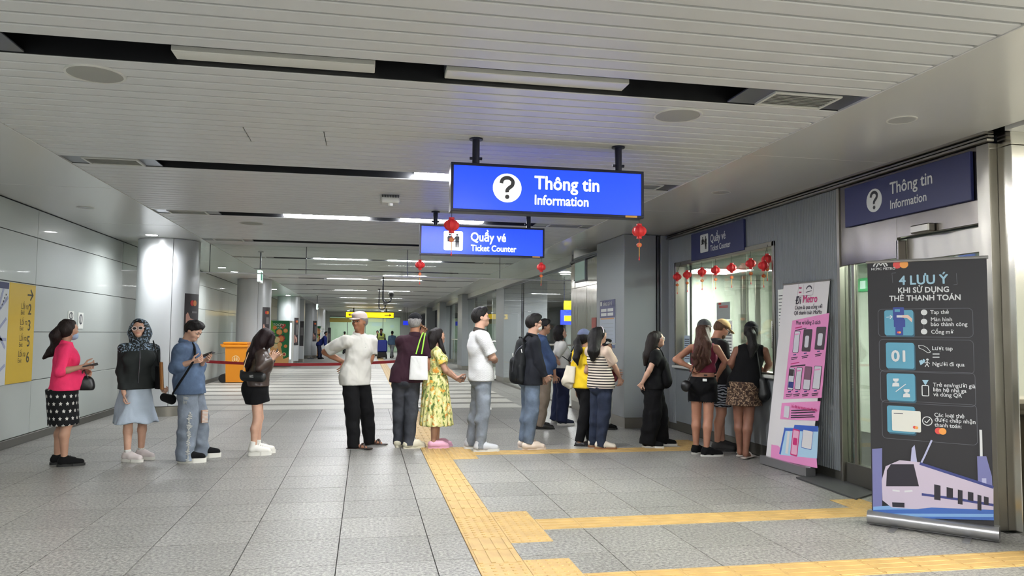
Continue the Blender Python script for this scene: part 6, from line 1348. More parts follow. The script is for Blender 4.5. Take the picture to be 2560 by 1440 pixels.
P.hair('short', hairm((132, 130, 128), 'silver hair'), vol=1.0, under=True); cap(P, cloth('black cap cloth', (26, 26, 30)), brim=True)
for n in 'RL': P.shoe(n, mat('beige rubber', (206, 200, 176), .5), mat('beige rubber', (206, 200, 176)), kind='clog', size=1.12)
F = Field(); F.rc(P.px(1048, 890, -.20), P.px(1046, 950, -.20), .105, .118, (1, .28), k=.01, flat=(1, 1))
item('tote_bag', 'white tote bag with green straps hanging from the shoulder of the man in maroon', 'bag', P, [('bag_body', F, cloth('white canvas tote', (220, 220, 216), var=.03)), ('strap', strap(P, [P.px(1040, 885, -.20), P.px(1050, 850, -.15), P.px(1058, 832, -.02), P.px(1056, 850, .14), P.px(1052, 890, .17)], .009), mat('lime strap', (150, 206, 70), .7)), ('strap', strap(P, [P.px(1054, 885, -.20), P.px(1060, 850, -.16), P.px(1063, 834, -.02), P.px(1062, 850, .14), P.px(1060, 890, .17)], .009), mat('lime strap', (150, 206, 70)))])
# 7 ---- woman in floral dress
P = mk('woman in a yellow-green floral dress and pink clogs', (1083, 1121), (1092, 1116), (1094, 816), 6, neck=(1091, 867), head=(14, 0, 0), skinc=A_SK, female=True, build=1.05, pel=(1092, 960))
P.arm('R', P.px(1114, 926, -.17), P.px(1139, 946, -.07), {'dir': (-.2, 1, -.35), 'palm': (-.8, 0, .5), 'curl': (40, 50, 40), 'thumb': (0, 0, 1)}); P.arm('L', P.px(1118, 926, .14), P.px(1142, 944, .02), {'dir': (.1, 1, -.3), 'palm': (.8, 0, .5), 'curl': (40, 50, 40), 'thumb': (0, 0, 1)})
P.body()
def puff(F):
    for n in 'RL': S, E, W_ = P.arms[n]; F.rc(S, S+(E-S)*.62, .058, .066, k=.02, flat=(0, 1))
d = P.shirt(M_floral, hem=.57, sleeve=0, inf=.014, fold=.006, extra=puff, name='dress_bodice'); P.skirt(M_floral, top=.625, hem=.185, r1=.150, sq=.95, pleats=17, amp=.007, name='dress_skirt'); b = MB(); n_ = 24; cw = P.J['waist']; b.tube([Vector(P.W(cw+np3((.096*P.H*math.cos(2*math.pi*k/n_), .076*P.H*math.sin(2*math.pi*k/n_), .0)))) for k in range(n_+1)], .014, 6); b.build('dress_belt', M_floral, P.root, smooth=True)
h = hairm((22, 17, 17), 'black brown hair'); P.hair('long', h); ponytail(P, h, [P.hp(0, -.30, .1), P.hp(.05, -.42, -.25), P.px(1078, 866, -.03), P.px(1074, 885, 0)], [.07, .065, .05, .02], (1.1, 1), 'long_hair'); ponytail(P, h, [P.hp(.30, .0, -.25), P.px(1104, 868, -.08), P.px(1114, 884, -.10)], [.03, .028, .012], name='hair_lock')
b = MB()
for k in range(5): a = 2*math.pi*k/5; sphere(b, P.W(P.hp(.20, -.42+.05*math.cos(a), .20+.07*math.sin(a))), .012)
b.build('hair_clip', M_white, P.root)
for n in 'RL': P.shoe(n, mat('pink rubber', (222, 168, 190), .5), mat('pink rubber', (222, 168, 190)), kind='clog', size=1.1)
phone(P, P.px(1147, 945, -.05), (.1, 1, .05), (0, -.1, 1), 'dark phone in the hands of the woman in the floral dress', .03, .06)
# 8 ---- man in patterned white polo
P = mk('tall young man in a white ring-patterned polo with arms folded', (1199, 1130), (1175, 1122), (1197, 765), 14, neck=(1199, 822), head=(-6, -3, 0), skinc=A_SK2, build=1.02, pel=(1203, 960), sh=.104)
P.arm('R', P.px(1232, 893, -.20), P.px(1218, 896, .06), {'dir': (-1, .1, .1), 'palm': (0, -1, 0), 'curl': (30, 40, 30)}); P.arm('L', P.px(1236, 900, .16), P.px(1226, 893, -.06), {'dir': (.9, -.25, .1), 'palm': (0, -1, 0), 'curl': (35, 45, 35)})
P.body(); m = cloth('dark collar knit', (58, 52, 48)); P.shirt(M_ringcloth, hem=.485, sleeve=.84, inf=.018, loose=.016, slv=.028, fold=.006, collar=m, w=1.0, armk=.03); P.trousers(M_paleden, top=.56, thigh=.017, knee=.022, cuff=.025, length=.02, fold=.006, seed=8); P.hair('short', hairm((20, 18, 18), 'black hair'), vol=1.04)
b = MB(); b.obox(Vector(P.W(P.J['kneeR']+np3((.03, .072, .02)))), Vector(P.M@unit((1, .3, 0))), Vector(P.U), Vector(P.M@unit((.3, 1, 0))), .02, .014, .006); b.build('torn_patch', M_tear, P.root)
for n in 'RL': P.shoe(n, mat('grey white leather', (186, 188, 192), .5), M_soleW, size=1.14, lace=M_blackcloth, sole_t=.03, high=.02)
# 9 ---- man with backpack
P = mk('man with a black backpack, dark jacket, glasses and white mask', (1320, 1125), (1309, 1119), (1330, 782), 14, neck=(1330, 836), head=(4, 4, 0), skinc=A_SK2, build=1.02, pel=(1326, 960), sh=.104)
P.arm('R', P.px(1347, 905, -.18), P.px(1362, 940, -.16), {'dir': (-.3, .6, -.6), 'curl': (40, 50, 40)}); P.arm('L', P.px(1345, 905, .16), P.px(1352, 938, .10))
P.body(); m = cloth('charcoal jacket', (30, 32, 38), var=.1); 
P.shirt(m, hem=.475, sleeve=2.0, inf=.020, loose=.012, slv=.016, fold=.006, collar=m, w=.96, armk=.03, name='jacket'); P.trousers(M_blueden, top=.56, thigh=.02, knee=.026, cuff=.028, length=.045, fold=.005, seed=6); P.hair('short', hairm((20, 18, 18), 'black hair'), vol=1.08); mask(P); glasses(P, M_black, M_glass)
for n in 'RL':
    P.shoe(n, mat('pale tan rubber', (206, 190, 174), .5), mat('pale tan rubber', (206, 190, 174)), kind='clog', size=1.12); a = P.J['ank'+n]; F = Field(); F.rc(a-np3((0, 0, .02)), a+np3((0, 0, .045*P.H)), .024*P.H, .023*P.H, k=.01, flat=(0, 1)); P.garment(F, 'sock', M_whitecloth, .008)
F = Field(); F.rc(P.px(1304, 862, -.02), P.px(1296, 935, -.02), .085, .125, (1.15, .85), k=.04); F.rc(P.px(1284, 905, -.02), P.px(1284, 945, -.02), .06, .065, (1.3, .8), k=.03); F.rc(P.px(1302, 920, -.16), P.px(1302, 950, -.16), .04, .045, (.7, .9), k=.02)
bp_ = item('backpack', 'black backpack worn by the man in the white mask', 'bag', P, [('bag_body', F, cloth('black nylon', (24, 26, 28), rough=.6)), ('strap', strap(P, [P.px(1308, 850, -.12), P.px(1322, 836, -.14), P.px(1338, 850, -.14), P.px(1344, 880, -.13), P.px(1335, 920, -.17), P.px(1315, 935, -.15)], .014), M_blackcloth), ('handle', strap(P, [P.px(1300, 850, .02), P.px(1298, 843, .0), P.px(1304, 844, -.02), P.px(1307, 850, -.02)], .006), M_blackcloth)])
b = MB()
for a_, c_ in (((1303, 873), (1305, 882)), ((1281, 883), (1283, 892))): b.tube([Vector(P.W(P.px(*a_, -.14))), Vector(P.W(P.px(*c_, -.14)))], .005, 6)
b.build('zip_pull', M_white, bp_); zz = strap(P, [P.px(1318, 855, -.10), P.px(1290, 880, -.13), P.px(1280, 930, -.10)], .003).build('zip', M_slotplate, bp_)
# 10 --- man in blue shirt
P = mk('man in a dark blue shirt and brown trousers behind the backpack wearer', (1350, 1073), (1341, 1067), (1358, 795), 6, neck=(1355, 842), head=(2, 6, 0), skinc=A_SK3, build=1.0, pel=(1362, 955), vox=.013)
P.arm('R', P.px(1381, 900, -.16), P.px(1386, 938, -.12), {'dir': (-.1, .2, -1), 'palm': (-1, 0, 0), 'curl': (25, 35, 30)}); P.arm('L', None, None)
P.body(); m = denim('navy chambray', (52, 68, 98), .2); P.shirt(m, hem=.49, sleeve=1.4, inf=.018, loose=.02, slv=.022, fold=.006, collar=m); P.trousers(cloth('brown trousers', (112, 100, 88)), top=.56, thigh=.02, knee=.026, cuff=.028, length=.02, fold=.006); P.hair('short', hairm((20, 18, 18), 'black hair'))
for n in 'RL': P.shoe(n, mat('black shoe leather', (22, 20, 20), .35), M_soleB, size=1.1, sole_t=.015)
# 11 --- woman with short hair
P = mk('woman with a black bob, white tee and navy wide trousers looking up', (1404, 1063), (1388, 1056), (1402, 810), 14, neck=(1402, 852), head=(-8, -12, 0), skinc=A_SK2, female=True, build=1.0, pel=(1402, 930), vox=.012)
P.arm('R', P.px(1386, 896, -.16), P.px(1402, 914, -.13), {'dir': (-.2, 1, -.3), 'curl': (40, 50, 40)}); P.arm('L', P.px(1400, 900, .14), P.px(1422, 905, .0), {'curl': (40, 50, 40)})
P.body(); P.shirt(M_whitecloth, hem=.565, sleeve=.84, inf=.018, loose=.022, slv=.028, fold=.005); P.trousers(cloth('navy cotton', (36, 42, 66)), top=.61, thigh=.028, knee=.044, cuff=.056, length=.03, fold=.006, seed=3); P.hair('long', hairm((20, 18, 18), 'black hair'), vol=1.10); ponytail(P, hairm(), [P.hp(0, -.22, 0), P.hp(0, -.22, -.36)], [.085, .082], (1.05, 1), 'hair_bob')
for n in 'RL': P.shoe(n, mat('navy canvas', (36, 42, 58), .8), M_soleW, size=1.1, lace=M_whitecloth, sole_t=.028)
F = Field(); F.rc(P.px(1427, 882, -.10), P.px(1424, 902, -.10), .05, .055, (.6, .85), k=.01, flat=(1, 1))
item('crossbody_bag', 'small black bag worn in front by the woman with the black bob', 'bag', P, [('bag_body', F, M_blackbag), ('strap', strap(P, [P.px(1394, 855, -.03), P.px(1404, 850, -.11), P.px(1416, 872, -.14), P.px(1424, 884, -.11)], .007), M_blackbag), ('strap', strap(P, [P.px(1424, 904, -.10), P.px(1412, 895, -.16), P.px(1398, 885, -.12)], .007), M_blackbag), ('umbrella_handle', strap(P, [P.px(1428, 880, -.10), P.px(1434, 866, -.10)], .013), M_black)])
# 12 --- woman in yellow
P = mk('woman in a yellow tee and blue-grey cap with a long ponytail', (1448, 1115), (1476, 1108), (1464, 820), 42, neck=(1460, 872), head=(-4, -4, 0), skinc=A_SK, female=True, build=1.0, pel=(1462, 965), fyR=-38, fyL=-30)
P.arm('R', P.px(1466, 928, -.16), P.px(1486, 915, .0), {'curl': (40, 50, 40)}); P.arm('L', None, None)
P.body(); P.shirt(cloth('yellow jersey', (236, 200, 44), var=.06), hem=.49, sleeve=.72, inf=.018, loose=.02, slv=.026, fold=.007, w=1.06); P.trousers(M_blackcloth, top=.56, thigh=.016, knee=.026, cuff=.026, length=.035, fold=.004); h = hairm((20, 18, 18), 'black hair'); P.hair('tied', h, under=True); cap(P, cloth('blue grey cap', (104, 112, 140)))
ponytail(P, h, [P.hp(0, -.45, .02), P.hp(-.05, -.60, -.30), P.px(1446, 875, -.12), P.px(1440, 895, -.14), P.px(1444, 912, -.14)], [.035, .045, .05, .042, .012])
for n in 'RL': P.shoe(n, mat('black shoe leather', (22, 20, 20)), M_soleB, kind='flat', size=1.05, sole_t=.012)
F = Field(); F.rc(P.px(1428, 915, .05), P.px(1420, 955, .05), .085, .115, (1, .4), k=.01, flat=(1, 1)); F.rc(P.px(1412, 955, .05), P.px(1424, 962, .05), .06, .06, (1, .5), k=.03)
item('tote_bag', 'cream canvas tote hanging behind the woman in yellow', 'bag', P, [('bag_body', F, M_canvas), ('strap', strap(P, [P.px(1428, 905, .05), P.px(1440, 880, .0), P.px(1452, 866, .05)], .009), M_canvas)])
# 13 --- woman in striped top
P = mk('woman in a black and white striped top with beige sleeves and dark jeans', (1500, 1123), (1483, 1118), (1490, 813), 44, neck=(1496, 872), head=(-12, 2, 0), skinc=A_SK2, female=True, build=1.04, pel=(1503, 965), fyR=-40, fyL=-36, sh=.096)
P.arm('R', P.px(1536, 915, -.08), P.px(1549, 944, .0), {'dir': (-.1, .25, -1), 'palm': (-1, .2, 0), 'curl': (30, 40, 35)}); P.arm('L', P.px(1512, 915, .22), P.px(1534, 934, .18), {'dir': (.2, 1, -.2), 'curl': (40, 50, 40)})
P.body(); mb_ = cloth('beige knit', (206, 184, 166)); zc_ = P.J['chest'][2]+.06
P.shirt([M_stripe, mb_], hem=.495, sleeve=.80, inf=.017, loose=.014, slv=.030, fold=.004, w=1.04, mi=lambda C: ((C[:, 2] > zc_) | ((np.abs(C[:, 0]-P.J['chest'][0]) > .165) & (C[:, 2] > P.J['chest'][2]-.085))).astype(int)); P.trousers(M_darkden, top=.57, thigh=.016, knee=.027, cuff=.028, length=.02, fold=.005, seed=7); P.hair('long', h); ponytail(P, h, [P.hp(0, -.28, .05), P.hp(0, -.40, -.30), P.px(1484, 880, -.10), P.px(1482, 898, -.10)], [.085, .08, .07, .03], (1.1, 1), 'long_hair')
b = MB(); b.tube([Vector(P.W(P.hp(.375*math.cos(math.pi*k/12), .02+.0*k, .14+.40*math.sin(math.pi*k/12)))) for k in range(13)], .007, 6); b.build('hair_band', mat('pale hair band', (206, 196, 200), .5), P.root, smooth=True)
for n in 'RL': P.shoe(n, mat('cream suede', (206, 198, 182), .8), M_soleG, size=1.12, lace=M_whitecloth, sole_t=.024)
for n in 'RL':
    a = P.J['ank'+n]; d = P.J['fdir'+n]; s_ = np3((d[1], -d[0], 0)); b = MB()
    for k in range(3): b.tube([Vector(P.W(a+d*(.022+.02*k)+s_*.047+np3((0, 0, -.052)))), Vector(P.W(a+d*(.045+.02*k)+s_*.035+np3((0, 0, -.018))))], .0045, 5)
    b.build('shoe_stripes', M_black, P.root)
F = Field(); F.rc(P.px(1536, 932, .10), P.px(1534, 945, .10), .05, .055, (1.2, .6), k=.02)
item('handbag', 'dark red handbag at the side of the woman in the striped top', 'bag', P, [('bag_body', F, mat('dark red leather', (110, 32, 44), .45)), ('strap', strap(P, [P.px(1530, 930, .08), P.px(1520, 905, -.14), P.px(1512, 870, -.13), P.px(1502, 862, .02)], .006), mat('dark red leather', (110, 32, 44)))])
# 14 --- woman in black
P = mk('woman all in black with long hair and a hand behind her back', (1618, 1120), (1652, 1114), (1640, 824), 2, neck=(1640, 878), head=(4, 0, 0), skinc=A_SK2, female=True, build=1.08, pel=(1634, 970), fyR=0, fyL=4)
P.arm('R', P.px(1624, 925, -.17), P.px(1606, 957, -.10), {'dir': (-.4, -.35, -.6), 'palm': (-.6, .5, .3), 'curl': (45, 55, 45)}); P.arm('L', P.px(1625, 930, .15), P.px(1612, 962, .04), {'curl': (45, 55, 45)})
P.body(); P.shirt(M_blackcloth, hem=.50, sleeve=.62, inf=.018, loose=.014, slv=.024, fold=.005); P.trousers(M_blackcloth, top=.60, thigh=.034, knee=.062, cuff=.070, length=.03, fold=.008, seed=12); h2 = hairm((28, 22, 20), 'soft black hair'); P.hair('long', h2); ponytail(P, h2, [P.hp(0, -.26, .05), P.hp(0, -.36, -.30), P.px(1620, 890), P.px(1612, 912)], [.085, .08, .065, .02], (1.15, 1), 'long_hair'); glasses(P, mat('pale frame', (190, 186, 186), .3), M_glass)
for n in 'RL': P.shoe(n, M_blackcloth, M_soleW, size=1.15, sole_t=.026)
F = Field(); F.rc(P.px(1660, 915, -.03), P.px(1664, 952, -.03), .075, .10, (1.5, .85), k=.04)
item('shoulder_bag', 'black soft bag carried in front by the woman all in black', 'bag', P, [('bag_body', F, M_blackcloth), ('strap', strap(P, [P.px(1662, 905, -.12), P.px(1655, 880, -.12), P.px(1640, 866, -.06), P.px(1625, 885, -.02)], .008), M_blackcloth)])
# 15 --- woman in maroon tank top
P = mk('woman in a maroon tank top and black shorts, hand on her hip', (1766, 1130), (1740, 1124), (1763, 796), 80, neck=(1760, 852), head=(-8, 2, 0), skinc=(176, 128, 104), female=True, build=1.0, pel=(1757, 965), fyR=-58, fyL=-30, sh=.094, pull=.965)
P.arm('R', P.px(1813, 904, -.10), P.px(1795, 938, .06), {'dir': (-.25, .5, -.6), 'palm': (-.8, -.2, 0), 'curl': (25, 30, 25)}); P.arm('L', P.px(1689, 899, -.02), P.px(1724, 917, -.06), {'dir': (.9, .2, -.35), 'palm': (.2, .8, 0), 'curl': (25, 30, 25)})
P.body(); P.shirt(cloth('maroon rib', (112, 42, 62)), hem=.610, sleeve=0, inf=.007, fold=.002, extra=lambda F: [F.minus(P.J['sh'+n]+np3((s*.01, 0, .005)), (.052, .10, .075), .012) for s, n in ((1, 'R'), (-1, 'L'))]+[F.minus(P.J['neck']+np3((0, 0, .0)), (.075, .13, .075), .012)], name='tank_top')
F = Field(); q = P.H; P.J['pelvis']; sh_ = P.trousers(M_blackcloth, top=.578, thigh=.020, knee=.05, cuff=.02, length=.395, fold=.004, name='shorts'); MB().obox(Vector(P.W(P.px(1762, 950, -.145))), Vector(P.R), Vector(P.U), Vector(P.F), .024, .015, .004).build('pocket_card', M_paper, sh_); MB().obox(Vector(P.W(P.px(1764, 938, -.135))), Vector(P.R), Vector(P.U), Vector(P.F), .02, .008, .004).build('leather_patch', M_leath, sh_)
b = MB(); rn = random.Random(8)
for k in range(40):
    n = 'R' if k % 2 else 'L'; a = rn.uniform(0, 6.28); c = P.J['hip'+n]*.72+P.J['knee'+n]*.28; p = np3((c[0]+.085*math.cos(a), c[1]+.085*math.sin(a), .397*q)); b.tube([Vector(P.W(p+np3((0, 0, .01)))), Vector(P.W(p-np3((rn.uniform(-.01, .01), 0, rn.uniform(.008, .022)))))], .003, 4)
tag(b.build('frayed_hem', M_blackcloth, sh_), kind='stuff')
h3 = hairm((66, 44, 34), 'wavy brown hair'); P.hair('tied', h3, under=True); cap(P, cloth('grey cap', (72, 72, 74)))
wv = [(P.hp(0, -.36, -.1), .075), (P.px(1758, 860, -.13), .085), (P.px(1755, 885, -.14), .085), (P.px(1750, 905, -.14), .075), (P.px(1746, 922, -.14), .03)]; ponytail(P, h3, [a for a, b_ in wv], [b_ for a, b_ in wv], (1.1, .75), 'long_hair')
for i, (x0, x1, y1) in enumerate(((1745, 1732, 918), (1770, 1770, 912), (1752, 1743, 926), (1760, 1757, 918))): ponytail(P, h3, [P.px(x0, 868, -.18), P.px((x0+x1)/2-4, 890, -.20), P.px((x0+x1)/2+3, 905, -.19), P.px(x1, y1, -.18)], [.024, .026, .022, .008], name='hair_lock')
for n in 'RL': P.shoe(n, M_blackcloth, M_soleW, size=1.08, lace=M_blackcloth, sole_t=.018)
F = Field(); F.el(P.px(1715, 965, -.05), (.062, .055, .07), .01)
item('round_bag', 'small round black bag hanging at the left hip of the woman in the maroon top', 'bag', P, [('bag_body', F, M_blackbag), ('strap', strap(P, [P.px(1719, 952, -.08), P.px(1729, 930, -.10), P.px(1738, 910, -.16)], .006), M_blackbag)])
# 16 --- man in beige cap
P = mk('man in a beige cap and zebra-print shorts leaning at the counter', (1793, 1117), (1806, 1114), (1806, 790), 28, neck=(1788, 840), head=(-4, 34, 0), skinc=(190, 140, 116), build=1.06, pel=(1797, 958), fyR=-20, fyL=-24, hs=1.0, pull=.965)
P.arm('R', P.px(1814, 905, -.12), P.px(1832, 922, -.02), {'curl': (30, 40, 30)}); P.arm('L', P.px(1814, 905, .15), P.px(1838, 918, .12), {'curl': (30, 40, 30)})
P.body(); P.shirt(cloth('dark grey tee', (36, 36, 40)), hem=.50, sleeve=.8, inf=.018, loose=.02, slv=.024); P.trousers(M_zebra, top=.56, thigh=.026, knee=.06, cuff=.04, length=.33, fold=.005, name='shorts'); P.browm = hairm((84, 62, 46), 'short brown hair'); P.hair('short', P.browm, vol=.97, under=True); cap(P, cloth('beige cap cloth', (186, 156, 112))); glasses(P, M_black, M_glass)
F = Field(); F.el(P.hp(0, .22, -.36), np3((.25, .20, .16))*P.hs, .01, P.HM); F.cut(P.hp(0, .3, -.30), P.HM.T@np3((0, .6, 1))); P.garment(F, 'beard', P.browm, .007)
for n in 'RL': P.shoe(n, mat('charcoal mesh', (48, 46, 46), .8), M_soleB, size=1.12, sole_t=.026)
# 17 --- woman in black tank top
P = mk('woman in a black tank top, black cap and brown patterned shorts', (1864, 1128), (1850, 1123), (1874, 801), 84, neck=(1878, 856), head=(0, 8, 0), skinc=(140, 98, 80), female=True, build=1.06, pel=(1860, 965), fyR=-20, fyL=0, sh=.098, pull=.938)
P.arm('R', P.px(1923, 910, -.02), P.px(1912, 928, .10), {'dir': (-.6, .6, .0), 'curl': (30, 40, 30)}); P.arm('L', P.px(1827, 908, .06), P.px(1838, 926, .14), {'curl': (30, 40, 30)})
P.body(); P.shirt(M_blackcloth, hem=.515, sleeve=0, inf=.012, loose=.012, fold=.004, extra=lambda F: [F.minus(P.J['sh'+n]+np3((s*.022, 0, .0)), (.042, .10, .07), .012) for s, n in ((1, 'R'), (-1, 'L'))]+[F.minus(P.J['neck']+np3((0, .02, .015)), (.07, .10, .07), .012)], name='tank_top', w=1.02)
P.skirt(M_squig, top=.56, hem=.385, r1=.134, sq=.85, fold=.008, name='shorts'); h = hairm((20, 18, 18), 'black hair'); P.hair('tied', h, under=True); cap(P, cloth('black cap cloth', (26, 26, 30)))
ponytail(P, h, [P.hp(0, -.42, .02), P.hp(.05, -.52, -.3), P.px(1882, 868, -.10), P.px(1878, 892, -.12)], [.04, .05, .055, .02])
for n in 'RL': P.shoe(n, mat('white flip flop', (206, 196, 186), .6), None, kind='flip', toe=mat('white flip flop', (206, 196, 186)), size=1.02)
F = Field(); F.rc(P.px(1905, 955, -.14), P.px(1908, 985, -.14), .055, .085, (1.0, .7), k=.02)
item('shoulder_bag', 'black bag at the right hip of the woman in the black tank top', 'bag', P, [('bag_body', F, M_blackbag), ('strap', strap(P, [P.px(1902, 945, -.13), P.px(1898, 915, -.14), P.px(1890, 870, -.10), P.px(1880, 858, .02)], .006), M_blackbag)])
# ------------------------------------------------------------------ far figures
def far_person(label, f, top, yaw, top_m, leg_m, hair_m, neck=None, pel=None, head=(0, 0, 0), sleeve=1.9, arms=None, vox=.02, hat=.02, **kw):
    P = mk(label, f, (f[0]+5, f[1]-1), top, yaw, neck=neck, pel=pel, head=head, skinc=A_SK3, vox=vox, hat=hat, **kw)
    if arms:
        for n, (e, w_, dy) in arms.items(): P.arm(n, P.px(*e, dy), P.px(*w_, dy), {'curl': (30, 40, 30)})
    P.body(fine=False); P.shirt(top_m, hem=.49, sleeve=sleeve, inf=.022, loose=.02, slv=.022, fold=.004, h=.018); P.trousers(leg_m, top=.57, thigh=.02, knee=.028, cuff=.03, length=.03, fold=.004, h=.018); P.hair('short', hair_m, h=.012)
    for n in 'RL': P.shoe(n, M_blackcloth, M_soleB, h=.014)
    return P
hb = hairm((20, 18, 18), 'black hair')
P = far_person('person in white mostly hidden behind the woman in the striped top', (1512, 1074), (1512, 846), 0, M_whitecloth, cloth('pale trousers', (196, 194, 192)), hb, vox=.012); cap(P, M_whitecloth)
P = far_person('security guard in a yellow-green safety vest standing far down the hall', (949, 895), (957, 821), -85, cloth('guard shirt', (40, 42, 52)), M_blackcloth, hb)
F = Field(); P.torso(F, .045); F.cut((0, 0, .56*P.H), (0, 0, -1)); F.minus(P.J['neck']+np3((0, .09, .0)), (.07, .12, .16), .02); P.garment(F, 'safety_vest', mat('vest lime', (208, 222, 110), .6, emit=0), .016)
far_person('man in a blue hooded jacket and grey trousers seen from behind, far down the hall', (977, 895), (979, 827), 95, cloth('dusty blue jacket', (92, 118, 146)), cloth('pale grey trousers', (150, 152, 156)), hb)
far_person('person in a white shirt half hidden behind the security guard', (940, 890), (945, 826), -90, M_whitecloth, M_blackcloth, hb)
far_person('dark-haired person far away behind the shoulder of the old man', (858, 885), (859, 828), 90, cloth('grey far shirt', (110, 112, 116)), M_blackcloth, hb)
P = far_person('cleaner in a dark blue top bending over far down the left side', (797, 898), (812, 828), -20, cloth('blue uniform', (34, 44, 104)), cloth('navy uniform', (34, 38, 58)), hb, neck=(814, 849), pel=(797, 868), arms={'R': ((812, 862), (818, 874), -.2), 'L': ((814, 862), (820, 876), .2)})
t = empty('mop', P.W(P.px(780, 900, -.2)), 'mop handle leaning on the floor left of the cleaner', 'mop'); MB().tube([Vector(P.W(P.px(781, 899, -.2))), Vector(P.W(P.px(775, 892, -.2)))], .02, 6).build('handle', M_slotplate, t); q_ = Vector(P.W(P.px(771, 900, -.2))); MB().box(q_.x-.05, q_.x+.28, q_.y-.08, q_.y+.08, .0, .05, c=.01).build('mop_head', M_slotplate, t)
a = at(943, 850, 43.2); b_ = at(968, 880, 43.2); t = empty('cleaning_machine', ((a.x+b_.x)/2, 43.2, 0), 'dark blue floor cleaning machine in front of the security guard', 'cleaning machine'); M_bm = mat('machine blue', (34, 48, 128), .4)
MB().box(a.x, b_.x, 42.9, 43.5, .36, a.z, c=.06).build('body', M_bm, t); MB().box(a.x+.04, b_.x-.04, 42.88, 43.45, .06, .36, c=.03).build('scrub_deck', M_black, t)
for x in (a.x+.05, b_.x-.05): MB().tube([(x-.04, 43.1, .12), (x+.04, 43.1, .12)], .12, 16).build('wheel', M_black, t)
MB().tube([(a.x+.08, 43.45, a.z-.05), (a.x+.1, 43.6, a.z+.12), (b_.x-.1, 43.6, a.z+.12), (b_.x-.08, 43.45, a.z-.05)], .025, 8).build('handle', M_black, t)
# ================================================================== ROLL-UP BANNERS
class Plane:
    """flat sheet of a banner: org at its lower left, ux along, uy up; pixels sighted in the photograph fall on it"""
    def __init__(s, org, ux, uy, t): s.o = Vector(org); s.ux = Vector(ux).normalized(); s.uy = Vector(uy).normalized(); s.n = s.ux.cross(s.uy).normalized(); s.t = t; s.lv = 0
    def uv(s, px, py):
        d = pray(px, py); C0 = Vector((0, 0, CAM_H)); k = (s.o-C0).dot(s.n)/d.dot(s.n); p = C0+d*k-s.o; return p.dot(s.ux), p.dot(s.uy)
    def pt(s, u, v, e=0): return s.o+s.ux*u+s.uy*v+s.n*e
    def poly(s, pts, m, name, e=.001, px=True):
        s.lv += 1; q = [s.uv(*p) for p in pts] if px else pts; a = sum(q[i][0]*q[(i+1) % len(q)][1]-q[(i+1) % len(q)][0]*q[i][1] for i in range(len(q)))
        if a < 0: q = q[::-1]
        return MB().prism(q, s.o+s.n*(.0016+.00012*s.lv), s.ux, s.uy, .0009).build(name, m, s.t)
    def rect(s, x0, y0, x1, y1, m, name, r=.012):
        a = s.uv(x0, y1); b = s.uv(x1, y0); w, h = b[0]-a[0], b[1]-a[1]; return s.poly([(a[0]+p, a[1]+q) for p, q in rrect(w, h, min(r, w*.45, h*.45))], m, name, px=False)
    def frame(s, x0, y0, x1, y1, m, name, r=.03, w=.003):
        a = s.uv(x0, y1); b = s.uv(x1, y0); W, H = b[0]-a[0], b[1]-a[1]; o = rrect(W, H, r); i = [(w+p, w+q) for p, q in rrect(W-2*w, H-2*w, r-w)]; n = len(o); s.lv += 1
        vs = [s.pt(a[0]+p, a[1]+q, .0016+.00012*s.lv+.0009) for p, q in o+i]; return MB().add(vs, [(k, (k+1) % n, n+(k+1) % n, n+k) for k in range(n)]).build(name, m, s.t)
    def disc(s, px, py, r, m, name, n=24): c = s.uv(px, py); return s.poly([(c[0]+r*math.cos(2*math.pi*k/n), c[1]+r*math.sin(2*math.pi*k/n)) for k in range(n)], m, name, px=False)
    def line(s, pts, w, m, name):
        mb = MB(); s.lv += 1; q = [s.uv(*p) for p in pts]
        for a, b in zip(q, q[1:]):
            dx, dy = b[0]-a[0], b[1]-a[1]; l = math.hypot(dx, dy) or 1; nx, ny = -dy/l*w/2, dx/l*w/2; e = .0026+.00012*s.lv
            mb.add([s.pt(a[0]+nx, a[1]+ny, e), s.pt(a[0]-nx, a[1]-ny, e), s.pt(b[0]-nx, b[1]-ny, e), s.pt(b[0]+nx, b[1]+ny, e)], [(0, 1, 2, 3)])
        return mb.build(name, m, s.t)
    def text(s, body, px, py, size, m, xs=1, bold=.0, align='LEFT'):
        u, v = s.uv(px, py); s.lv += 1; return text(body, size, s.pt(u, v), s.ux, s.uy, m, s.t, xs=xs, bold=bold, align=align, ext=.003+.00012*s.lv)
# ---- black card-payment banner
bl, br = Vector((3.80, 5.25, 0)), Vector((4.338, 4.679, 0)); ux = (br-bl).normalized(); nz = ux.cross(Vector((0, 0, 1)))
t = empty('rollup_banner', (4.08, 4.95, 0), 'tall black roll-up banner of card payment tips, right of the picture', 'banner'); wd = (br-bl).length
pl = Plane(bl+Vector((0, 0, .0)), ux, (0, 0, 1), t); top = pl.uv(2168, 656)[1]
M_bb = mat('banner charcoal', (33, 32, 37), .6); M_alu = mat('banner aluminium', (160, 160, 162), .3, .8); M_t1 = mat('banner text white', (206, 208, 210), .6); M_t2 = mat('banner text blue', (150, 186, 206), .6); M_teal = mat('banner teal', (84, 146, 172), .55); M_line = mat('banner line grey', (92, 92, 100), .6)
MB().prism([(0, .09), (wd, .09), (wd, top), (0, top)], bl-nz*.001, ux, (0, 0, 1), .002).build('sheet', M_bb, t)
MB().obox((bl+br)/2+Vector((0, 0, .055))-nz*.04, ux, nz, Vector((0, 0, 1)), wd/2+.03, .055, .045).build('base_case', M_alu, t)
MB().tube([bl-ux*.03+Vector((0, 0, .06)), br+ux*.03+Vector((0, 0, .06))], .05, 16).build('base_roller', M_alu, t, smooth=True); MB().tube([bl-ux*.01+Vector((0, 0, top)), br+ux*.01+Vector((0, 0, top))], .012, 10).build('top_bar', M_alu, t)
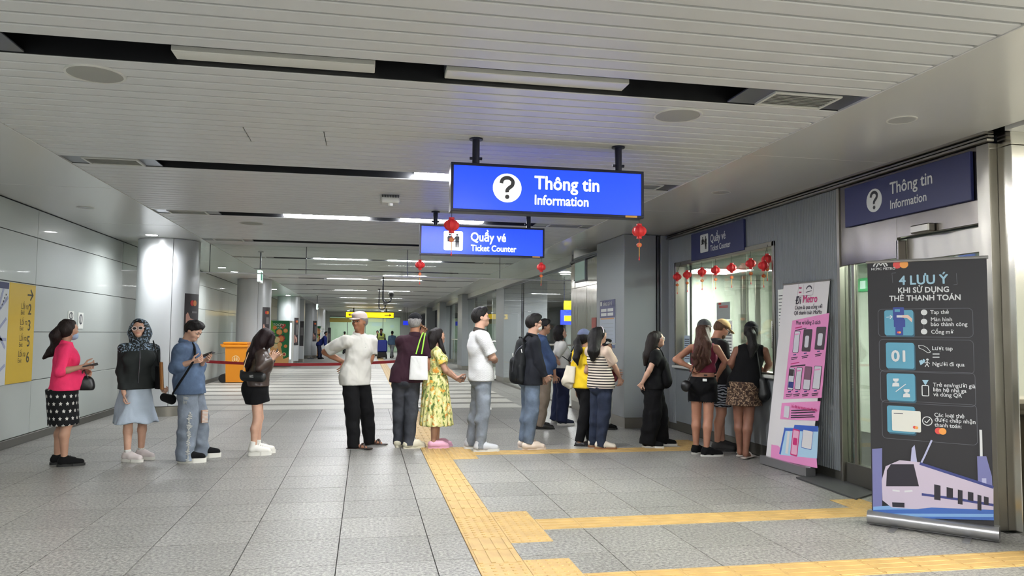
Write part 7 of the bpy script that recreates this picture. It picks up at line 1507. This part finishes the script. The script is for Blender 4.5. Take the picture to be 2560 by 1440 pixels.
MB().tube([(bl+br)/2-nz*.03+Vector((0, 0, .1)), (bl+br)/2-nz*.012+Vector((0, 0, top))], .008).build('support_pole', M_alu, t)
for f in (.2, .8): c = bl+ux*(wd*f); MB().obox(c+Vector((0, 0, .006)), nz, ux, Vector((0, 0, 1)), .17, .02, .005).build('foot', M_alu, t)
# logo, discs, headings
a0 = pl.uv(2201, 666)
for r0, r1, k0, k1 in ((.052, .042, 0, 12),):
    s_ = [(a0[0]+r0*math.cos(math.pi*k/12), a0[1]+r0*.75*math.sin(math.pi*k/12)) for k in range(13)]+[(a0[0]+r1*math.cos(math.pi*k/12), a0[1]+r1*.7*math.sin(math.pi*k/12)) for k in range(12, -1, -1)]; pl.poly(s_, M_t1, 'logo_arch', px=False)
pl.line([(2191, 668), (2197, 657), (2202, 664), (2207, 657), (2213, 668)], .008, M_t1, 'logo_stroke')
pl.text('HCMC METRO', 2178, 676, .026, M_t1, xs=1.0, bold=.02)
M_dr = mat('disc red', (206, 72, 70), .5); M_do = mat('disc orange', (224, 150, 72), .5)
pl.disc(2243, 662, .029, M_dr, 'red_disc'); pl.disc(2260, 661, .029, M_do, 'orange_disc')
pl.text('4 LƯU Ý', 2308, 710, .094, M_t2, xs=.95, bold=.03, align='CENTER'); pl.line([(2232, 707), (2230, 683), (2240, 682)], .003, M_line, 'corner_bracket'); pl.line([(2384, 712), (2393, 711), (2391, 683)], .003, M_line, 'corner_bracket')
pl.text('KHI SỬ DỤNG', 2308, 731, .056, M_t1, xs=.95, bold=.03, align='CENTER'); pl.text('THẺ THANH TOÁN', 2311, 751, .056, M_t1, xs=.95, bold=.03, align='CENTER')
for x0, y0, x1, y1 in ((2196, 770, 2432, 842), (2199, 850, 2434, 928), (2202, 932, 2438, 1005), (2206, 1012, 2442, 1095)): pl.frame(x0, y0, x1, y1, M_line, 'box_outline', .03, .003)
for x0, y0, x1, y1 in ((2212, 775, 2283, 838), (2216, 857, 2285, 920), (2218, 935, 2287, 1000), (2219, 1017, 2287, 1080)):
    pl.rect(x0+3, y0+4, x1+3, y1+4, mat('teal dark', (46, 84, 104), .55), 'square_shadow', .015); pl.rect(x0, y0, x1, y1, M_teal, 'teal_square', .015)
M_bl2 = mat('reader blue', (44, 62, 134), .5); M_hand = mat('hand skin print', (214, 184, 170), .6)
pl.rect(2233, 768, 2260, 800, M_bl2, 'card_reader', .006); pl.rect(2235, 798, 2263, 818, M_bl2, 'card_reader', .006); pl.rect(2239, 818, 2258, 838, M_bl2, 'card_reader', .004); pl.rect(2237, 773, 2250, 780, M_teal, 'reader_window', .002)
pl.line([(2216, 793), (2230, 792)], .005, M_t1, 'arrow_shaft'); pl.line([(2225, 788), (2231, 792), (2225, 797)], .005, M_t1, 'arrow_head'); pl.poly([(2252, 788), (2270, 787), (2281, 797), (2280, 806), (2268, 795), (2253, 794)], M_hand, 'hand_print'); pl.rect(2242, 788, 2256, 794, M_t1, 'card_print', .002); pl.disc(2246, 831, .008, M_dr, 'red_disc'); pl.disc(2250, 831, .008, M_do, 'orange_disc')
pl.line([(2310, 781), (2310, 829)], .003, M_line, 'dot_line')
for y in (781, 804, 829): pl.disc(2310.5, y, .021, M_t1, 'step_dot')
for b_, x, y in (('Tap thẻ', 2326, 785), ('Màn hình', 2327, 803), ('báo thành công', 2327, 815), ('Cổng mở', 2328, 834), ('Lượt tap', 2330, 875), ('Người đi qua', 2331, 914), ('Trẻ em/người già', 2333, 966), ('liên hệ nhà ga', 2333, 978), ('và dùng QR', 2334, 990), ('Các loại thẻ', 2336, 1041), ('được chấp nhận', 2337, 1053), ('thanh toán:', 2337, 1066)): pl.text(b_, x, y, .040, M_t1, xs=.94, bold=.015)
pl.text('01', 2250, 903, .115, M_t1, bold=.035, align='CENTER'); pl.line([(2332, 885), (2349, 885)], .007, M_t1, 'equals_bar'); pl.line([(2332, 893), (2349, 893)], .007, M_t1, 'equals_bar')
pl.line([(2297, 863), (2308, 864), (2318, 869), (2327, 880), (2320, 882), (2308, 874), (2298, 870), (2297, 863)], .004, M_t1, 'hand_outline'); pl.poly([(2298, 902), (2306, 899), (2309, 908), (2302, 913)], M_t2, 'gate_flap'); pl.poly([(2308, 897), (2314, 900), (2311, 908), (2307, 905)], M_t2, 'gate_flap'); pl.disc(2319, 899, .008, M_t1, 'walker_head'); pl.line([(2319, 903), (2318, 909), (2322, 917)], .006, M_t1, 'walker_body'); pl.line([(2318, 909), (2313, 917)], .005, M_t1, 'walker_leg'); pl.line([(2313, 908), (2318, 904), (2325, 909)], .004, M_t1, 'walker_arm')
pl.line([(2240, 979), (2265, 960)], .006, M_t1, 'slash')
for x, y in ((2240, 948), (2267, 975)): pl.disc(x, y, .020, M_t1, 'face_disc'); pl.poly([(x-9, y+18), (x-8, y+10), (x, y+7), (x+8, y+10), (x+9, y+18)], M_t1, 'shoulders'); pl.poly([(x-8, y-2), (x-6, y-8), (x+6, y-8), (x+8, y-2)], M_teal, 'cap_print')
pl.frame(2305, 963, 2323, 990, M_t1, 'phone_outline', .01, .006); pl.poly([(2306, 950), (2322, 950), (2315, 962), (2313, 962)], M_t2, 'signal_beam')
pl.rect(2231, 1028, 2302, 1076, mat('card cream', (214, 214, 206), .5), 'bank_card', .01); pl.disc(2287, 1068, .011, M_dr, 'red_disc'); pl.disc(2292, 1069, .011, M_do, 'orange_disc'); pl.line([(2235, 1033), (2258, 1034)], .006, M_line, 'card_line')
c = pl.uv(2318.5, 1052.5); R0, R1 = .034, .028; pl.lv += 1; n = 24
MB().add([pl.pt(c[0]+r*math.cos(2*math.pi*k/n), c[1]+r*math.sin(2*math.pi*k/n), .005) for r in (R0, R1) for k in range(n)], [(k, (k+1) % n, n+(k+1) % n, n+k) for k in range(n)]).build('check_ring', M_t1, t); pl.line([(2312, 1052), (2317, 1057), (2325, 1048)], .006, M_t1, 'check_mark')
pl.disc(2347, 1077, .024, M_dr, 'red_disc'); pl.disc(2357, 1078, .024, M_do, 'orange_disc')
# train picture at the foot
M_tr1 = mat('train white', (190, 178, 196), .5); M_tr2 = mat('train blue', (52, 60, 120), .5); M_tr3 = mat('streak blue', (58, 96, 168), .5); M_tr4 = mat('streak pale', (120, 160, 206), .5); M_win = mat('train window', (34, 32, 44), .4); M_sky = mat('skyline violet', (110, 112, 160), .6); M_sky2 = mat('skyline pale', (170, 172, 204), .6)
pl.poly([(2181, 1122), (2206, 1120), (2206, 1290), (2183, 1290)], M_sky, 'skyline'); pl.poly([(2280, 1120), (2287, 1112), (2297, 1180), (2275, 1180)], M_sky2, 'tower_print'); pl.line([(2330, 1100), (2312, 1140), (2302, 1160)], .012, M_sky2, 'spire_print'); pl.line([(2452, 1074), (2453, 1105), (2454, 1160)], .016, M_t1, 'white_tower'); pl.poly([(2443, 1140), (2466, 1140), (2480, 1190), (2482, 1230), (2446, 1230)], M_sky, 'skyline'); pl.poly([(2455, 1195), (2466, 1195), (2467, 1235), (2456, 1235)], M_sky2, 'skyline')
pl.poly([(2183, 1270), (2484, 1258), (2485, 1300), (2184, 1292)], M_tr3, 'blue_streak'); pl.poly([(2184, 1283), (2484, 1284), (2484, 1292), (2184, 1290)], M_tr4, 'pale_streak'); pl.poly([(2184, 1266), (2250, 1262), (2300, 1272), (2184, 1274)], M_tr4, 'pale_streak')
pl.poly([(2205, 1200), (2215, 1165), (2250, 1150), (2300, 1155), (2484, 1215), (2484, 1274), (2330, 1268), (2290, 1272), (2230, 1268), (2207, 1250)], M_tr1, 'train_body')
pl.poly([(2218, 1175), (2228, 1160), (2285, 1160), (2298, 1215), (2216, 1215)], M_win, 'train_windscreen'); pl.line([(2300, 1158), (2484, 1218)], .02, M_tr2, 'train_roof_stripe'); pl.line([(2305, 1235), (2400, 1248), (2484, 1262)], .018, M_tr2, 'train_side_stripe')
for x0, y0, w_, h_ in ((2336, 1210, 16, 38), (2367, 1217, 16, 26), (2395, 1223, 12, 36), (2420, 1228, 14, 22), (2444, 1236, 10, 38), (2460, 1240, 12, 20)): pl.poly([(x0, y0), (x0+w_, y0+w_*.22), (x0+w_, y0+h_+w_*.16), (x0, y0+h_)], M_win, 'train_window')
pl.line([(2232, 1225), (2250, 1227)], .012, M_t1, 'headlamp'); pl.line([(2262, 1228), (2282, 1226)], .012, M_t1, 'headlamp'); pl.poly([(2231, 1255), (2262, 1256), (2262, 1268), (2232, 1266)], M_win, 'coupler')
# ---- pink and white wallet banner leaning by the fluted wall
bl, br = Vector((4.40, 7.90, 0)), Vector((4.44, 7.10, 0)); ux = (br-bl).normalized(); tl_, tr_ = atx(1967, 712, 4.57), atx(2067, 693, 4.585); uy = ((tl_+tr_)/2-(bl+br)/2).normalized(); wd = (br-bl).length
t = empty('rollup_banner', (4.46, 7.57, 0), 'white and pink roll-up banner with phone pictures, left of the black banner', 'banner'); pl = Plane(bl, ux, uy, t); top = pl.uv(1967, 712)[1]; nz = pl.n
M_pw = mat('banner white', (218, 214, 214), .55); M_pk = mat('banner pink', (224, 140, 190), .55); M_pd = mat('wallet magenta', (196, 40, 112), .55); M_pi = mat('banner ink', (52, 44, 60), .6)
MB().prism([(0, .09), (wd, .09), (wd, top), (0, top)], bl-nz*.001, ux, uy, .002).build('sheet', M_pw, t); MB().obox((bl+br)/2+Vector((0, 0, .05)), ux, nz, Vector((0, 0, 1)), wd/2+.02, .055, .045).build('base_case', M_alu, t); MB().tube([pl.pt(-.01, top), pl.pt(wd+.01, top)], .010, 10).build('top_bar', M_alu, t); MB().tube([pl.pt(wd/2, .08, -.02), pl.pt(wd/2, top, -.012)], .008).build('support_pole', M_alu, t)
pl.frame(1972, 713, 2011, 745, M_pi, 'logo_frame', .012, .003); pl.text('mo', 1975, 727, .036, M_pd, bold=.04); pl.text('mo', 1975, 738, .036, M_pd, bold=.04); pl.line([(1986, 717), (1986, 742)], .002, M_pi, 'logo_divider'); c = pl.uv(1999, 731); pl.poly([(c[0]+.05*math.cos(math.pi*k/12), c[1]+.04*math.sin(math.pi*k/12)) for k in range(13)]+[(c[0]+.036*math.cos(math.pi*k/12), c[1]+.026*math.sin(math.pi*k/12)) for k in range(12, -1, -1)], M_pi, 'logo_arch', px=False); pl.line([(1992, 738), (2006, 736)], .008, M_pi, 'logo_caption')
pl.text('Đi', 1968, 764, .115, M_pi, xs=.9, bold=.02); pl.text('Metro', 1985, 763, .115, M_pd, xs=.86, bold=.02); pl.text('Chạm là qua cổng với', 1967, 777, .060, M_pi, xs=.88, bold=.008); pl.text('QR thanh toán MoMo', 1966, 790, .060, M_pi, xs=.88, bold=.01)
pl.poly([(1963, 804), (2051, 798), (2043, 1010), (1950, 1000)], M_pk, 'pink_panel'); pl.poly([(1947, 1009), (2041, 1018), (2038, 1068), (1945, 1050)], M_pk, 'pink_panel')
pl.text('Mua vé bằng 2 cách', 1972, 815, .058, M_pi, xs=.9, bold=.02); pl.line([(1971, 824), (1987, 823)], .012, M_pd, 'small_caption'); pl.line([(1971, 830), (1998, 828)], .010, M_pi, 'small_caption'); pl.line([(1964, 913), (1985, 912)], .010, M_pd, 'small_caption'); pl.line([(1964, 919), (2000, 921)], .014, M_pi, 'small_caption')
M_ph = mat('phone print', (206, 204, 210), .5); M_ph2 = mat('phone photo', (66, 56, 62), .5)
for i, (x0, y0, x1, y1, dk) in enumerate(((1968, 834, 1983, 884, 0), (1990, 834, 2012, 884, 1), (2021, 833, 2045, 884, 1), (1960, 926, 1975, 976, 2), (1978, 927, 1993, 978, 0), (1998, 929, 2016, 981, 3), (2021, 931, 2040, 983, 0))):
    pl.rect(x0-1, y0-1, x1+1, y1+1, M_pi, 'phone_outline', .012); pl.rect(x0, y0, x1, y1, M_ph2 if dk == 1 else M_ph, 'phone_picture', .01)
    if dk == 1: pl.rect(x0+5, y0+14, x1-6, y1-8, M_ph, 'photo_highlight', .02)
    if dk == 2: pl.rect(x0+1, y0+2, x1-1, y0+16, M_ph2, 'phone_header', .004); pl.rect(x0+1, y1-16, x1-1, y1-4, M_tr2, 'phone_footer', .004)
    if dk == 3: pl.rect(x0, y0, x1, y0+28, mat('phone grey', (120, 84, 104), .5), 'phone_header', .008)
    if dk == 0: pl.line([(x0+3, y0+6), (x1-3, y0+6)], .014, M_pk, 'phone_line')
    xm = (x0+x1)/2-4; pl.line([(xm-2, y1+7), (xm+5, y1+7)], .012, M_tr2, 'step_label'); pl.line([(xm-7, y1+14), (xm+9, y1+14)], .008, M_pi, 'step_caption'); pl.line([(xm-6, y1+18), (xm+7, y1+18)], .007, M_pi, 'step_caption')
pl.rect(1954, 1021, 1968, 1046, M_ph, 'white_square', .004); pl.text('Ưu đãi khi thanh toán MoMo', 1972, 1024, .042, M_pd, xs=.88, bold=.02)
for y in (1032, 1038, 1045, 1050): pl.line([(1972, y), (2030-(y % 3)*4, y+6)], .010, M_pi, 'small_caption')
M_tb = mat('train print blue', (56, 92, 178), .5); M_tc = mat('train print cyan', (170, 204, 226), .5)
pl.poly([(1928, 1112), (1945, 1118), (1965, 1145), (2040, 1165), (2043, 1190), (1928, 1148)], M_pk, 'pink_ground'); pl.poly([(1960, 1073), (2041, 1086), (2041, 1165), (1950, 1142), (1953, 1112)], M_tc, 'train_body'); pl.poly([(1982, 1070), (2040, 1082), (2040, 1095), (1980, 1080)], M_tb, 'train_roof'); pl.line([(1960, 1074), (1950, 1140)], .03, M_tb, 'train_post'); pl.line([(1958, 1078), (2040, 1092)], .03, M_tb, 'train_beam'); pl.rect(1975, 1085, 1996, 1146, M_pd, 'phone_outline', .016); pl.rect(1977, 1088, 1994, 1143, mat('phone rose', (226, 170, 196), .5), 'phone_picture', .012); pl.rect(1980, 1106, 1991, 1120, M_pd, 'picture_mark', .01); pl.rect(2002, 1094, 2028, 1130, M_pw, 'train_window', .01); pl.frame(2001, 1093, 2029, 1131, M_tb, 'window_frame', .012, .006); pl.rect(1963, 1086, 1972, 1140, M_pw, 'train_door', .004)
